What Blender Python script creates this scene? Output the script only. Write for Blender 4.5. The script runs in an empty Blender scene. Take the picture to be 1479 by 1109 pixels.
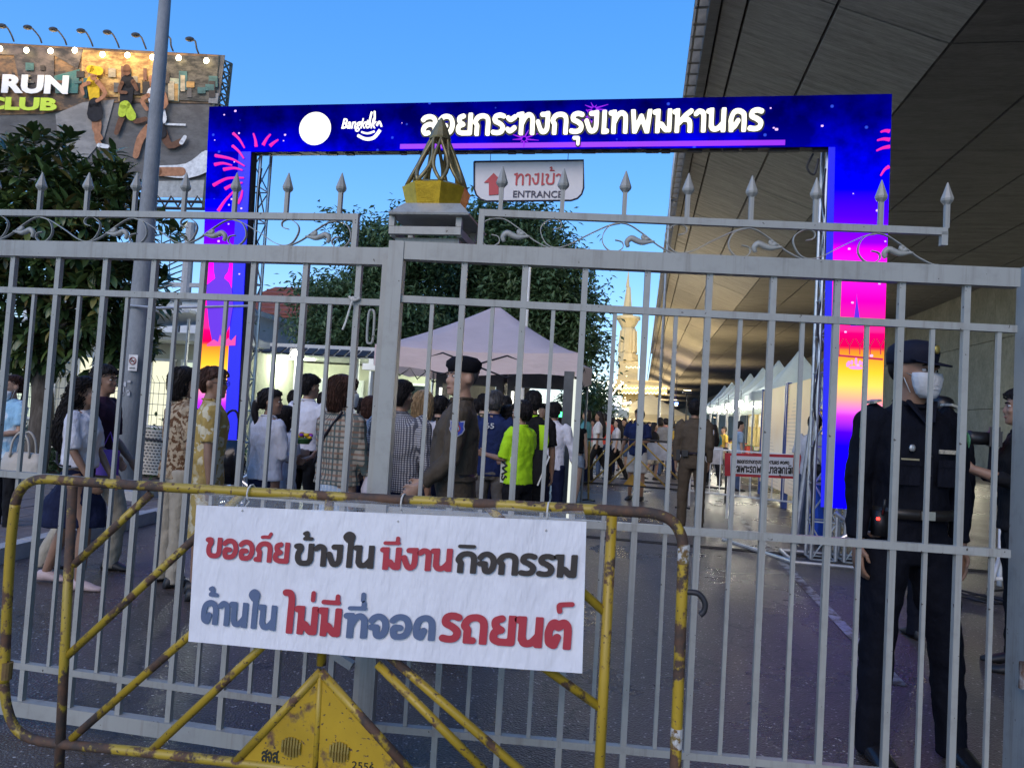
import bpy, bmesh, math, random
from mathutils import Vector, Matrix, noise as mnoise

# ------------------------------------------------------------------ camera, sky, sun, exposure
scene = bpy.context.scene
C = scene.collection
R = math.radians
CAM_H = 1.45
YAW, PITCH, ROLL = 10.061, 2.531, 3.438
FPX, PW, PH = 1068.0, 1479.0, 1109.0
_y, _p, _r = R(YAW), R(PITCH), R(ROLL)
FWD = Vector((-math.sin(_y)*math.cos(_p), math.cos(_y)*math.cos(_p), math.sin(_p)))
_R = Vector((math.cos(_y), math.sin(_y), 0)); _U = _R.cross(FWD)
RGT = _R*math.cos(_r) + _U*math.sin(_r)
UPV = -_R*math.sin(_r) + _U*math.cos(_r)
CAMP = Vector((0, 0, CAM_H))
cd = bpy.data.cameras.new('camera'); cam = bpy.data.objects.new('camera', cd); C.objects.link(cam)
m3 = Matrix((RGT, UPV, -FWD)).transposed()
cam.matrix_world = Matrix.Translation(CAMP) @ m3.to_4x4()
cd.sensor_width = 36; cd.lens = 36*FPX/PW; cd.clip_start = 0.05; cd.clip_end = 3000
scene.camera = cam

world = bpy.data.worlds.new('World'); scene.world = world; world.use_nodes = True
wn = world.node_tree; wn.nodes.clear()
w_out = wn.nodes.new('ShaderNodeOutputWorld'); w_bg = wn.nodes.new('ShaderNodeBackground')
w_sky = wn.nodes.new('ShaderNodeTexSky'); w_sky.sky_type = 'NISHITA'; w_sky.sun_disc = False
SUN_EL, SUN_ROT = R(34), R(195)
w_sky.sun_elevation = SUN_EL; w_sky.sun_rotation = SUN_ROT
w_sky.air_density = 1.0; w_sky.dust_density = 0.0; w_sky.ozone_density = 6.0
w_hs = wn.nodes.new('ShaderNodeHueSaturation'); w_hs.inputs['Saturation'].default_value = 1.75; w_hs.inputs['Hue'].default_value = .515; w_hs.inputs['Value'].default_value = 2.6
w_gm = wn.nodes.new('ShaderNodeGamma'); w_gm.inputs[1].default_value = .5
wn.links.new(w_sky.outputs[0], w_gm.inputs[0]); wn.links.new(w_gm.outputs[0], w_hs.inputs['Color']); wn.links.new(w_hs.outputs[0], w_bg.inputs[0])
w_bg.inputs[1].default_value = 0.15
wn.links.new(w_bg.outputs[0], w_out.inputs[0])
sl = bpy.data.lights.new('sun', 'SUN'); sun = bpy.data.objects.new('sun', sl); C.objects.link(sun)
sl.energy = 1.25; sl.angle = R(40); sl.color = (1.0, 0.80, 0.60)
sun.rotation_euler = (R(56), 0, R(-15))       # low soft light from behind the camera
scene.view_settings.view_transform = 'Standard'; scene.view_settings.look = 'None'
scene.view_settings.exposure = 0.5; scene.view_settings.gamma = 1.0
scene.view_settings.use_curve_mapping = False
scene.render.engine = 'CYCLES'
scene.cycles.use_denoising = True
scene.cycles.max_bounces = 6; scene.cycles.diffuse_bounces = 3; scene.cycles.glossy_bounces = 3
scene.cycles.transparent_max_bounces = 8; scene.cycles.sample_clamp_indirect = 6.0

def ray(px, py):
    return FWD + RGT*((px-PW/2)/FPX) - UPV*((py-PH/2)/FPX)
def at(px, py, Y):
    v = ray(px, py); return CAMP + v*(Y/v.y)
def ground(px, py, z=0.0):
    v = ray(px, py); return CAMP + v*((z-CAM_H)/v.z)

# ------------------------------------------------------------------ object helpers
def tag(o, label=None, cat=None, group=None, kind=None):
    if label: o['label'] = label
    if cat: o['category'] = cat
    if group: o['group'] = group
    if kind: o['kind'] = kind
    return o
def empty(name, loc=(0, 0, 0), rz=0.0, label=None, cat=None, group=None):
    o = bpy.data.objects.new(name, None); C.objects.link(o)
    o.location = loc; o.rotation_euler = (0, 0, rz); o.empty_display_size = 0.2
    return tag(o, label, cat, group)
def link(name, me, parent=None):
    o = bpy.data.objects.new(name, me); C.objects.link(o)
    if parent: o.parent = parent
    return o
def kids(o): return [c for c in C.objects if c.parent == o]
def copy_tree(o, loc=None, rz=None, label=None, parent=None):
    c = o.copy(); C.objects.link(c)
    if parent: c.parent = parent
    for ch in list(o.children): copy_tree(ch, parent=c)
    if loc is not None: c.location = loc
    if rz is not None: c.rotation_euler = (0, 0, rz)
    if label: c['label'] = label
    return c

class MB:
    def __init__(s): s.v = []; s.f = []; s.m = []
    def add(s, vs, fs, mi=0):
        b = len(s.v); s.v += [tuple(v) for v in vs]
        s.f += [tuple(i+b for i in f) for f in fs]; s.m += [mi]*len(fs)
        return s
    def box(s, c, d, rot=None, mi=0):
        c = Vector(c); hx, hy, hz = d[0]/2, d[1]/2, d[2]/2
        vs = [Vector((x, y, z)) for z in (-hz, hz) for y in (-hy, hy) for x in (-hx, hx)]
        if rot is not None: vs = [rot @ v for v in vs]
        return s.add([v+c for v in vs], [(0,2,3,1),(4,5,7,6),(0,1,5,4),(2,6,7,3),(0,4,6,2),(1,3,7,5)], mi)
    def bar(s, a, b, w, d=None, mi=0, up=(0, 0, 1)):
        """square bar from a to b"""
        a = Vector(a); b = Vector(b); d = d or w
        z = (b-a).normalized(); u = Vector(up)
        if abs(z.dot(u)) > .95: u = Vector((0, 1, 0))
        x = u.cross(z).normalized(); y = z.cross(x)
        rot = Matrix((x, y, z)).transposed()
        return s.box((a+b)/2, (w, d, (b-a).length), rot, mi)
    def tube(s, pts, r, n=8, mi=0, sq=1.0, caps=True, ref=None):
        pts = [Vector(p) for p in pts]
        rs = r if isinstance(r, (list, tuple)) else [r]*len(pts)
        prev = None; rings = []
        for i, p in enumerate(pts):
            t = (pts[min(i+1, len(pts)-1)] - pts[max(i-1, 0)])
            t = t.normalized() if t.length > 1e-9 else Vector((0, 0, 1))
            if prev is None:
                u = Vector(ref) if ref is not None else Vector((0, 1, 0))
                if abs(t.dot(u)) > .95: u = Vector((1, 0, 0))
                x = (u - t*u.dot(t)).normalized()
            else: x = (prev - t*prev.dot(t)).normalized()
            prev = x; y = t.cross(x)
            rings.append([p + (x*math.cos(a)*sq + y*math.sin(a))*rs[i] for a in [2*math.pi*k/n for k in range(n)]])
        return s.loft(rings, mi, caps)
    def loft(s, rings, mi=0, caps=True):
        n = len(rings[0]); vs = [v for rg in rings for v in rg]; fs = []
        for i in range(len(rings)-1):
            for k in range(n):
                a = i*n+k; b = i*n+(k+1) % n
                fs.append((a, b, b+n, a+n))
        if caps:
            fs.append(tuple(reversed(range(n)))); fs.append(tuple(range((len(rings)-1)*n, len(rings)*n)))
        return s.add(vs, fs, mi)
    def rings(s, spec, n=20, mi=0, c=(0, 0), pw=2.0):
        """spec: (z, rx, yfront, yback[, xoff]) horizontal superellipse rings"""
        out = []
        for q in spec:
            z, rx, yf, yb = q[:4]; xo = q[4] if len(q) > 4 else 0
            cy = (yf+yb)/2; ry = abs(yf-yb)/2; rg = []
            for k in range(n):
                a = 2*math.pi*k/n; ca, sa = math.cos(a), math.sin(a)
                e = 2.0/pw
                rg.append(Vector((c[0]+xo+rx*math.copysign(abs(ca)**e, ca), c[1]+cy+ry*math.copysign(abs(sa)**e, sa), z)))
            out.append(rg)
        return s.loft(out, mi)
    def ell(s, c, r, n=12, mi=0, rot=None):
        rg = []; c = Vector(c)
        for i in range(1, n//2+1):
            ph = -math.pi/2 + math.pi*i/(n//2+1)
            row = []
            for k in range(n):
                a = 2*math.pi*k/n
                v = Vector((math.cos(a)*math.cos(ph)*r[0], math.sin(a)*math.cos(ph)*r[1], math.sin(ph)*r[2]))
                if rot is not None: v = rot @ v
                row.append(c+v)
            rg.append(row)
        return s.loft(rg, mi)
    def lathe(s, prof, n=16, mi=0, c=(0, 0, 0)):
        rg = [[Vector((c[0]+r*math.cos(2*math.pi*k/n), c[1]+r*math.sin(2*math.pi*k/n), c[2]+z)) for k in range(n)] for r, z in prof]
        return s.loft(rg, mi)
    def prism(s, poly, y0, y1, mi=0):
        """polygon in x,z extruded along y"""
        n = len(poly)
        vs = [(x, y0, z) for x, z in poly] + [(x, y1, z) for x, z in poly]
        fs = [tuple(range(n)), tuple(reversed(range(n, 2*n)))]
        fs += [((k+1) % n, k, k+n, (k+1) % n+n) for k in range(n)]
        return s.add(vs, fs, mi)
    def quad(s, a, b, c, d, mi=0): return s.add([a, b, c, d], [(0, 1, 2, 3)], mi)
    def tf(s, M):
        s.v = [tuple(M @ Vector(v)) for v in s.v]; return s
    def mesh(s, name, mats, smooth=False):
        me = bpy.data.meshes.new(name); me.from_pydata(s.v, [], s.f)
        if not isinstance(mats, (list, tuple)): mats = [mats]
        for m in mats: me.materials.append(m)
        if len(mats) > 1: me.polygons.foreach_set('material_index', s.m)
        if smooth: me.polygons.foreach_set('use_smooth', [True]*len(me.polygons))
        me.update()
        return me
    def build(s, name, mats, parent=None, smooth=False, fix=True):
        me = s.mesh(name, mats, smooth)
        if fix and len(s.f) < 20000:
            bm = bmesh.new(); bm.from_mesh(me); bmesh.ops.recalc_face_normals(bm, faces=bm.faces); bm.to_mesh(me); bm.free()
        return link(name, me, parent)

def crv(pts, n=6, closed=False):
    """catmull-rom"""
    P = [Vector(p) for p in pts]
    if len(P) < 3: return P
    out = []
    for i in range(len(P)-1):
        p0 = P[max(i-1, 0)]; p1 = P[i]; p2 = P[i+1]; p3 = P[min(i+2, len(P)-1)]
        for k in range(n):
            t = k/n
            out.append(0.5*((2*p1) + (p2-p0)*t + (2*p0-5*p1+4*p2-p3)*t*t + (3*p1-p0-3*p2+p3)*t**3))
    out.append(P[-1]); return out

# ------------------------------------------------------------------ materials
def nmat(name):
    m = bpy.data.materials.new(name); m.use_nodes = True
    nt = m.node_tree; b = nt.nodes['Principled BSDF']
    return m, nt, b
def N(nt, t, **kw):
    n = nt.nodes.new(t)
    for k, v in kw.items(): setattr(n, k, v)
    return n
def L(nt, a, b): nt.links.new(a, b)
def coord(nt, kind='Object', scale=(1, 1, 1)):
    tc = N(nt, 'ShaderNodeTexCoord'); mp = N(nt, 'ShaderNodeMapping'); mp.inputs['Scale'].default_value = scale
    L(nt, tc.outputs[kind], mp.inputs[0]); return mp.outputs[0]
def ramp(nt, fac, stops, interp='LINEAR'):
    r = N(nt, 'ShaderNodeValToRGB'); r.color_ramp.interpolation = interp
    el = r.color_ramp.elements
    while len(el) > 1: el.remove(el[-1])
    el[0].position = stops[0][0]; el[0].color = (*stops[0][1], 1)
    for p, c in stops[1:]:
        e = el.new(p); e.color = (*c, 1)
    L(nt, fac, r.inputs[0]); return r.outputs[0]
def noi(nt, vec, scale, detail=4, rough=.6):
    n = N(nt, 'ShaderNodeTexNoise'); n.inputs['Scale'].default_value = scale
    n.inputs['Detail'].default_value = detail; n.inputs['Roughness'].default_value = rough
    L(nt, vec, n.inputs['Vector']); return n.outputs['Fac']
def bump(nt, b, h, s=.3, d=.01):
    bp = N(nt, 'ShaderNodeBump'); bp.inputs['Strength'].default_value = s; bp.inputs['Distance'].default_value = d
    L(nt, h, bp.inputs['Height']); L(nt, bp.outputs[0], b.inputs['Normal'])
def mixc(nt, fac, a, b_):
    mx = N(nt, 'ShaderNodeMix', data_type='RGBA')
    for s_, v in ((0, fac), (6, a), (7, b_)):
        if isinstance(v, (int, float)): mx.inputs[s_].default_value = v
        elif isinstance(v, tuple): mx.inputs[s_].default_value = (*v, 1)
        else: L(nt, v, mx.inputs[s_])
    return mx.outputs[2]
def math_(nt, op, a, b=None, clamp=False):
    m = N(nt, 'ShaderNodeMath', operation=op); m.use_clamp = clamp
    for i, v in enumerate((a, b)):
        if v is None: continue
        if isinstance(v, (int, float)): m.inputs[i].default_value = v
        else: L(nt, v, m.inputs[i])
    return m.outputs[0]
_mc = {}
def plain(name, col, rough=.6, metal=0, var=.25, sc=6, bs=0.0, spec=None):
    if spec is None: spec = .15 if rough >= .68 else .5
    """one colour with uneven tone"""
    if name in _mc: return _mc[name]
    m, nt, b = nmat(name); v = coord(nt)
    f = noi(nt, v, sc, 5)
    lo = tuple(c*(1-var) for c in col); hi = tuple(min(1, c*(1+var)) for c in col)
    L(nt, ramp(nt, f, [(.3, lo), (.7, hi)]), b.inputs['Base Color'])
    b.inputs['Roughness'].default_value = rough; b.inputs['Metallic'].default_value = metal
    b.inputs['Specular IOR Level'].default_value = spec
    if rough >= .72: bump(nt, b, noi(nt, coord(nt, 'Object', (1.6, 1.6, .9)), 9, 4, .55), .65, .03)
    elif bs: bump(nt, b, noi(nt, v, sc*6, 3), bs, .004)
    _mc[name] = m; return m
def emit(name, col, st):
    if name in _mc: return _mc[name]
    m, nt, b = nmat(name); b.inputs['Base Color'].default_value = (.02, .02, .02, 1)
    b.inputs['Emission Color'].default_value = (*col, 1); b.inputs['Emission Strength'].default_value = st
    _mc[name] = m; return m

def m_asphalt():
    m, nt, b = nmat('asphalt'); v = coord(nt, 'Object')
    f = noi(nt, v, .5, 6); g = noi(nt, v, 9, 5, .7)
    base = ramp(nt, f, [(.3, (.058, .046, .041)), (.5, (.088, .071, .064)), (.7, (.13, .106, .096))])
    base = mixc(nt, ramp(nt, g, [(.35, (0,)*3), (.7, (.5,)*3)]), base, (.11, .092, .09))
    vo = N(nt, 'ShaderNodeTexVoronoi'); vo.inputs['Scale'].default_value = 32; L(nt, v, vo.inputs['Vector'])
    sp = ramp(nt, vo.outputs['Distance'], [(.0, (1,)*3), (.12, (.9,)*3), (.22, (0,)*3)])
    sel = ramp(nt, math_(nt, 'FRACT', math_(nt, 'MULTIPLY', vo.outputs['Color'], 7.3)), [(.35, (0,)*3), (.45, (1,)*3)])
    k = math_(nt, 'MULTIPLY', sp, sel)
    base = mixc(nt, k, base, (.55, .51, .49))
    v2 = N(nt, 'ShaderNodeTexVoronoi'); v2.inputs['Scale'].default_value = 75; L(nt, v, v2.inputs['Vector'])
    k2 = math_(nt, 'MULTIPLY', ramp(nt, v2.outputs['Distance'], [(.0, (1,)*3), (.2, (.8,)*3), (.3, (0,)*3)]), ramp(nt, math_(nt, 'FRACT', math_(nt, 'MULTIPLY', v2.outputs['Color'], 9.7)), [(.3, (0,)*3), (.9, (.8,)*3)]))
    base = mixc(nt, k2, base, (.26, .23, .225))
    # long cracks and patched stains
    w = N(nt, 'ShaderNodeTexVoronoi', feature='DISTANCE_TO_EDGE'); w.inputs['Scale'].default_value = .55
    dv = N(nt, 'ShaderNodeVectorMath', operation='ADD'); nn = N(nt, 'ShaderNodeTexNoise'); nn.inputs['Scale'].default_value = 3
    L(nt, v, nn.inputs['Vector']); L(nt, v, dv.inputs[0]); L(nt, nn.outputs['Color'], dv.inputs[1]); L(nt, dv.outputs[0], w.inputs['Vector'])
    cr = ramp(nt, w.outputs['Distance'], [(.0, (1,)*3), (.012, (0,)*3)])
    base = mixc(nt, math_(nt, 'MULTIPLY', cr, .7), base, (.015, .014, .015))
    L(nt, base, b.inputs['Base Color'])
    L(nt, ramp(nt, f, [(.3, (.20,)*3), (.7, (.42,)*3)]), b.inputs['Roughness'])
    vb = N(nt, 'ShaderNodeTexVoronoi'); vb.inputs['Scale'].default_value = 90; L(nt, v, vb.inputs['Vector'])
    h = math_(nt, 'ADD', vb.outputs['Distance'], math_(nt, 'MULTIPLY', g, .6))
    bump(nt, b, h, .5, .010)
    return m
def m_paint(name, col, dirt=(.12, .11, .1), amt=.35, rough=.42):
    m, nt, b = nmat(name); v = coord(nt)
    f = noi(nt, v, 14, 6, .7); g = noi(nt, v, 2.2, 4)
    k = math_(nt, 'MULTIPLY', ramp(nt, f, [(.5, (0,)*3), (.8, (1,)*3)]), amt)
    base = mixc(nt, k, ramp(nt, g, [(.3, tuple(c*.85 for c in col)), (.7, col)]), dirt)
    chips = ramp(nt, noi(nt, v, 42, 2), [(.725, (0,)*3), (.735, (1,)*3)])
    st_ = ramp(nt, noi(nt, coord(nt, 'Object', (30, 30, 1.2)), 1, 5, .7), [(.52, (0,)*3), (.72, (.55,)*3)]); base = mixc(nt, st_, base, (.17, .15, .125))
    base = mixc(nt, chips, base, (.06, .045, .035))
    L(nt, base, b.inputs['Base Color']); b.inputs['Roughness'].default_value = rough
    bump(nt, b, f, .15, .003); return m
def m_chipped(name, col, lo, hi, under=(.055, .04, .032), seed=0):
    """old paint flaking off to rusty primer; share of bare metal grows with lo"""
    m, nt, b = nmat(name); tc = N(nt, 'ShaderNodeTexCoord'); mp = N(nt, 'ShaderNodeMapping'); mp.inputs['Location'].default_value = (seed, seed*2, 0)
    L(nt, tc.outputs['Object'], mp.inputs[0]); v = mp.outputs[0]
    f = noi(nt, v, 9, 6, .65); g = noi(nt, v, 30, 3); big = noi(nt, v, 2.3, 2)
    s = math_(nt, 'ADD', math_(nt, 'MULTIPLY', f, .55), math_(nt, 'ADD', math_(nt, 'MULTIPLY', g, .2), math_(nt, 'MULTIPLY', big, .35)))
    k = ramp(nt, s, [(lo, (0,)*3), (hi, (1,)*3)])
    sp2 = ramp(nt, noi(nt, v, 75, 2, .5), [(.66, (0,)*3), (.69, (1,)*3)]); k = math_(nt, 'MAXIMUM', k, sp2)
    yel = ramp(nt, noi(nt, v, 4, 4), [(.3, tuple(c*.72 for c in col)), (.7, col)])
    un = ramp(nt, g, [(.4, under), (.7, (.13, .065, .035))])
    L(nt, mixc(nt, k, yel, un), b.inputs['Base Color'])
    L(nt, ramp(nt, k, [(0, (.38,)*3), (1, (.8,)*3)]), b.inputs['Roughness'])
    inv = math_(nt, 'SUBTRACT', 1, k); bump(nt, b, inv, .5, .0015)
    return m
def m_concrete(name, a, b_, stretch=(1, 1, 1), sc=1.0, bs=.4, band=0.0):
    m, nt, b = nmat(name); v = coord(nt, 'Object', stretch)
    f = noi(nt, v, 1.2*sc, 8, .65); g = noi(nt, v, 7*sc, 6, .7)
    base = mixc(nt, .45, ramp(nt, f, [(.3, a), (.7, b_)]), ramp(nt, g, [(.3, a), (.7, b_)]))
    L(nt, base, b.inputs['Base Color']); b.inputs['Roughness'].default_value = .85
    bump(nt, b, math_(nt, 'ADD', f, g), bs, .02); return m
def m_leaf(name, cols, rough=.4):
    m, nt, b = nmat(name)
    g = N(nt, 'ShaderNodeNewGeometry'); oi = N(nt, 'ShaderNodeObjectInfo')
    s = math_(nt, 'FRACT', math_(nt, 'ADD', g.outputs['Random Per Island'], oi.outputs['Random']))
    n = len(cols)
    L(nt, ramp(nt, s, [(i/(n-1), c) for i, c in enumerate(cols)]), b.inputs['Base Color'])
    b.inputs['Roughness'].default_value = rough
    return m
def m_streak(name, col, col2, sc=(40, 40, 3), rough=.5):
    m, nt, b = nmat(name); v = coord(nt, 'Object', sc)
    f = noi(nt, v, 1.0, 4)
    L(nt, ramp(nt, f, [(.35, col), (.65, col2)]), b.inputs['Base Color']); b.inputs['Roughness'].default_value = rough
    bump(nt, b, f, .5, .004); b.inputs['Specular IOR Level'].default_value = .22; return m
def m_check(name, bg, l1, l2, fx=18, duty=.3, l3=None):
    """woven check cloth: two crossing sets of stripes"""
    m, nt, b = nmat(name); tc = N(nt, 'ShaderNodeTexCoord'); sp = N(nt, 'ShaderNodeSeparateXYZ'); L(nt, tc.outputs['Object'], sp.inputs[0])
    at2 = math_(nt, 'ARCTAN2', sp.outputs[1], sp.outputs[0])
    a = math_(nt, 'FRACT', math_(nt, 'MULTIPLY', at2, fx*.14)); c_ = math_(nt, 'FRACT', math_(nt, 'MULTIPLY', sp.outputs[2], fx))
    sa = math_(nt, 'LESS_THAN', a, duty); sb = math_(nt, 'LESS_THAN', c_, duty)
    x = mixc(nt, math_(nt, 'MULTIPLY', sa, .75), bg, l1); x = mixc(nt, math_(nt, 'MULTIPLY', sb, .75), x, l2)
    if l3:
        a3 = math_(nt, 'LESS_THAN', math_(nt, 'FRACT', math_(nt, 'MULTIPLY', sp.outputs[2], fx*.5)), .14); x = mixc(nt, math_(nt, 'MULTIPLY', a3, .8), x, l3)
        a4 = math_(nt, 'LESS_THAN', math_(nt, 'FRACT', math_(nt, 'MULTIPLY', at2, fx*.07)), .16); x = mixc(nt, math_(nt, 'MULTIPLY', a4, .7), x, l3)
    L(nt, x, b.inputs['Base Color']); b.inputs['Roughness'].default_value = .85; b.inputs['Specular IOR Level'].default_value = .15; bump(nt, b, noi(nt, coord(nt, 'Object', (1.6, 1.6, .9)), 9, 4, .55), .65, .03)
    return m
def m_spots(name, bg, sp_, sc=28, th=.35, rough=.8):
    m, nt, b = nmat(name); v = coord(nt)
    f = noi(nt, v, sc, 2, .5); g = noi(nt, v, sc*.4, 3)
    k = ramp(nt, f, [(.5-th*.1, (0,)*3), (.54, (1,)*3)]); k2 = ramp(nt, g, [(.5, (0,)*3), (.6, (.6,)*3)])
    x = mixc(nt, k, bg, sp_); x = mixc(nt, k2, x, tuple(c*.7 for c in bg))
    L(nt, x, b.inputs['Base Color']); b.inputs['Roughness'].default_value = rough; b.inputs['Specular IOR Level'].default_value = .15; bump(nt, b, noi(nt, coord(nt, 'Object', (1.6, 1.6, .9)), 9, 4, .55), .65, .03); return m

M_GATE = m_paint('grey_gate_paint', (.355, .36, .335))
M_GATE2 = m_paint('grey_post_paint', (.345, .35, .33), amt=.5)
M_ASPH = m_asphalt()
M_STEEL = plain('galvanised_steel', (.38, .40, .42), .45, .6, .2, 9)
M_ALU = plain('truss_aluminium', (.55, .56, .58), .35, .8, .15, 12)
M_DARK = plain('dark_metal', (.03, .03, .035), .5, .3)
M_BLACK = plain('black_plastic', (.012, .012, .014), .45)
M_WHITEP = plain('white_paint', (.75, .76, .76), .5, 0, .08)
M_RUBBER = plain('rubber', (.015, .015, .015), .7)
# ------------------------------------------------------------------ Thai lettering drawn as strokes
def _s(*p): return ('s', p)
def _l(*p): return ('l', p)
ARCH = [(.17, -.2), (.17, .3), (.17, .46), (.08, .60), (.2, .81), (.42, .87), (.6, .80), (.66, .62), (.66, .3), (.66, -.2)]
GL = {
 'ก': (.80, [_s(*ARCH)]),
 'ถ': (.84, [_s(*ARCH), _l((.19, .11), (.34, .11))]),
 'ภ': (.88, [_s(*[(x+.06, y) for x, y in ARCH]), _l((.08, .11), (.2, .11))]),
 'ข': (.80, [_s((.06, .86), (.2, .87), (.22, .72), (.14, .55), (.14, .3), (.24, .15), (.4, .12), (.58, .16), (.65, .32)), _l((.65, 1.2), (.65, .28))]),
 'ค': (.80, [_s((.17, -.2), (.15, .3), (.14, .52), (.24, .80), (.42, .87), (.6, .78), (.66, .6), (.66, -.2)), _s((.18, .14), (.3, .24), (.42, .46))]),
 'ด': (.80, [_s((.66, -.2), (.66, .55), (.58, .80), (.4, .87), (.2, .76), (.13, .5), (.16, .2), (.28, .12)), _l((.3, .12), (.38, .38))]),
 'ต': (.82, [_s((.68, -.2), (.68, .6), (.61, .82), (.5, .84), (.4, .70), (.3, .84), (.2, .78), (.13, .55), (.13, .4), (.16, .2), (.28, .12)), _l((.3, .12), (.38, .38))]),
 'ท': (.84, [_l((.2, 1.2), (.2, -.2)), _l((.05, .88), (.2, .88)), _s((.22, .5), (.34, .76), (.5, .88), (.64, .80), (.69, .6), (.69, -.2))]),
 'ง': (.64, [_l((.26, .88), (.48, .88)), _s((.50, .95), (.50, .4), (.46, .2), (.34, .12), (.22, .2), (.08, .56))]),
 'จ': (.74, [_s((.1, .72), (.2, .84), (.38, .88), (.55, .74), (.60, .5), (.55, .24), (.42, .12), (.3, .17), (.27, .42)), _l((.1, .46), (.28, .46))]),
 'ฉ': (.92, [_s((.1, .72), (.2, .84), (.38, .88), (.52, .74), (.55, .5), (.5, .24), (.38, .12), (.27, .2), (.26, .42)), _s((.5, .12), (.64, .2), (.78, .12), (.80, .5), (.70, .88))]),
 'น': (.82, [_l((.17, 1.2), (.17, .25)), _l((.04, .88), (.17, .88)), _s((.17, .35), (.22, .16), (.34, .12), (.48, .18), (.66, .40)), _l((.66, 1.2), (.66, -.2))]),
 'บ': (.80, [_l((.17, 1.2), (.17, .12)), _l((.04, .88), (.17, .88)), _l((.17, .12), (.65, .12)), _l((.65, 1.2), (.65, .12))]),
 'ม': (.82, [_l((.19, 1.2), (.19, -.2)), _l((.05, .88), (.19, .88)), _s((.19, .3), (.34, .36), (.46, .2), (.56, .12), (.66, .2)), _l((.67, 1.2), (.67, .12))]),
 'พ': (1.0, [_l((.13, 1.2), (.24, .04)), _l((.24, .04), (.5, .72)), _l((.5, .72), (.76, .04)), _l((.76, .04), (.87, 1.2))]),
 'ฉุ': (.9, []),
 'ย': (.80, [_l((.66, 1.2), (.66, .12)), _l((.66, .12), (.3, .12)), _s((.34, .88), (.17, .80), (.18, .62), (.34, .51)), _s((.34, .51), (.15, .42), (.14, .2), (.32, .12))]),
 'ร': (.66, [_s((.54, .84), (.36, .89), (.18, .82), (.16, .64), (.36, .53), (.52, .38), (.48, .18), (.3, .11), (.1, .14))]),
 'ล': (.80, [_s((.1, .74), (.2, .84), (.42, .88), (.6, .80), (.66, .6), (.66, -.2)), _s((.66, .42), (.45, .54), (.22, .46), (.14, .28), (.22, .13), (.38, .16))]),
 'ส': (.80, [_s((.1, .74), (.2, .84), (.42, .88), (.6, .80), (.66, .6), (.66, -.2)), _s((.66, .42), (.45, .54), (.22, .46), (.14, .28), (.22, .13), (.38, .16)), _l((.5, .8), (.76, 1.05))]),
 'ห': (.86, [_l((.17, 1.2), (.17, -.2)), _l((.05, .88), (.17, .88)), _s((.17, .34), (.34, .52), (.5, .72), (.72, .9)), _s((.42, .56), (.6, .54), (.69, .36), (.69, -.2))]),
 'อ': (.80, [_s((.1, .74), (.22, .85), (.4, .88), (.58, .78), (.66, .5), (.58, .22), (.4, .12), (.2, .13), (.14, .3), (.18, .46), (.36, .46))]),
 'พะ': (.9, []),
 'า': (.52, [_s((.06, .78), (.18, .88), (.33, .83), (.38, .65), (.38, -.2))]),
 'ะ': (.48, [_s((.08, .76), (.2, .68), (.38, .80)), _s((.08, .26), (.2, .18), (.38, .32))]),
 'เ': (.40, [_l((.19, 1.2), (.19, -.2)), _l((.19, .11), (.32, .11))]),
 'แ': (.74, [_l((.19, 1.2), (.19, -.2)), _l((.53, 1.2), (.53, -.2))]),
 'ไ': (.46, [_s((.04, 1.42), (.2, 1.40), (.27, 1.2), (.27, .8), (.27, -.2))]),
 'ใ': (.46, [_s((.16, 1.2), (.06, 1.34), (.18, 1.46), (.32, 1.36), (.28, 1.12), (.27, .8), (.27, -.2))]),
 ' ': (.34, []),
 '.': (.3, [_l((.13, .1), (.16, .1))]),
 '๒': (.8, [_s((.3, .3), (.16, .2), (.12, .6), (.3, .85), (.45, .6), (.6, .3), (.66, .9))]),
 '๕': (.8, [_s((.3, .3), (.16, .2), (.12, .6), (.3, .85), (.6, .7), (.66, .2), (.5, .12))]),
}
MK = {  # marks sit over / under the letter before them
 'ั': [_s((-.52, 1.16), (-.40, 1.18), (-.20, 1.18)), _l((-.2, 1.18), (-.12, 1.34))],
 'ิ': [_l((-.64, 1.18), (-.12, 1.18))],
 'ี': [_l((-.64, 1.18), (-.12, 1.18)), _l((-.16, 1.18), (-.16, 1.40))],
 '่': [_l((-.20, 1.22), (-.20, 1.46))],
 '้': [_s((-.40, 1.42), (-.30, 1.46), (-.28, 1.32), (-.38, 1.20)), _l((-.38, 1.20), (-.10, 1.20))],
 '์': [_s((-.36, 1.22), (-.38, 1.40), (-.26, 1.44)), _l((-.26, 1.44), (-.02, 1.46))],
 'ุ': [_l((-.36, -.16), (-.18, -.16)), _l((-.18, -.16), (-.18, -.42))],
}
def _flat(st):
    out = []
    for k, p in st:
        pts = [Vector((x, y, 0)) for x, y in p]
        pts = crv(pts, 5) if k == 's' else pts
        out += [(pts[i], pts[i+1]) for i in range(len(pts)-1)]
    return out
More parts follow.
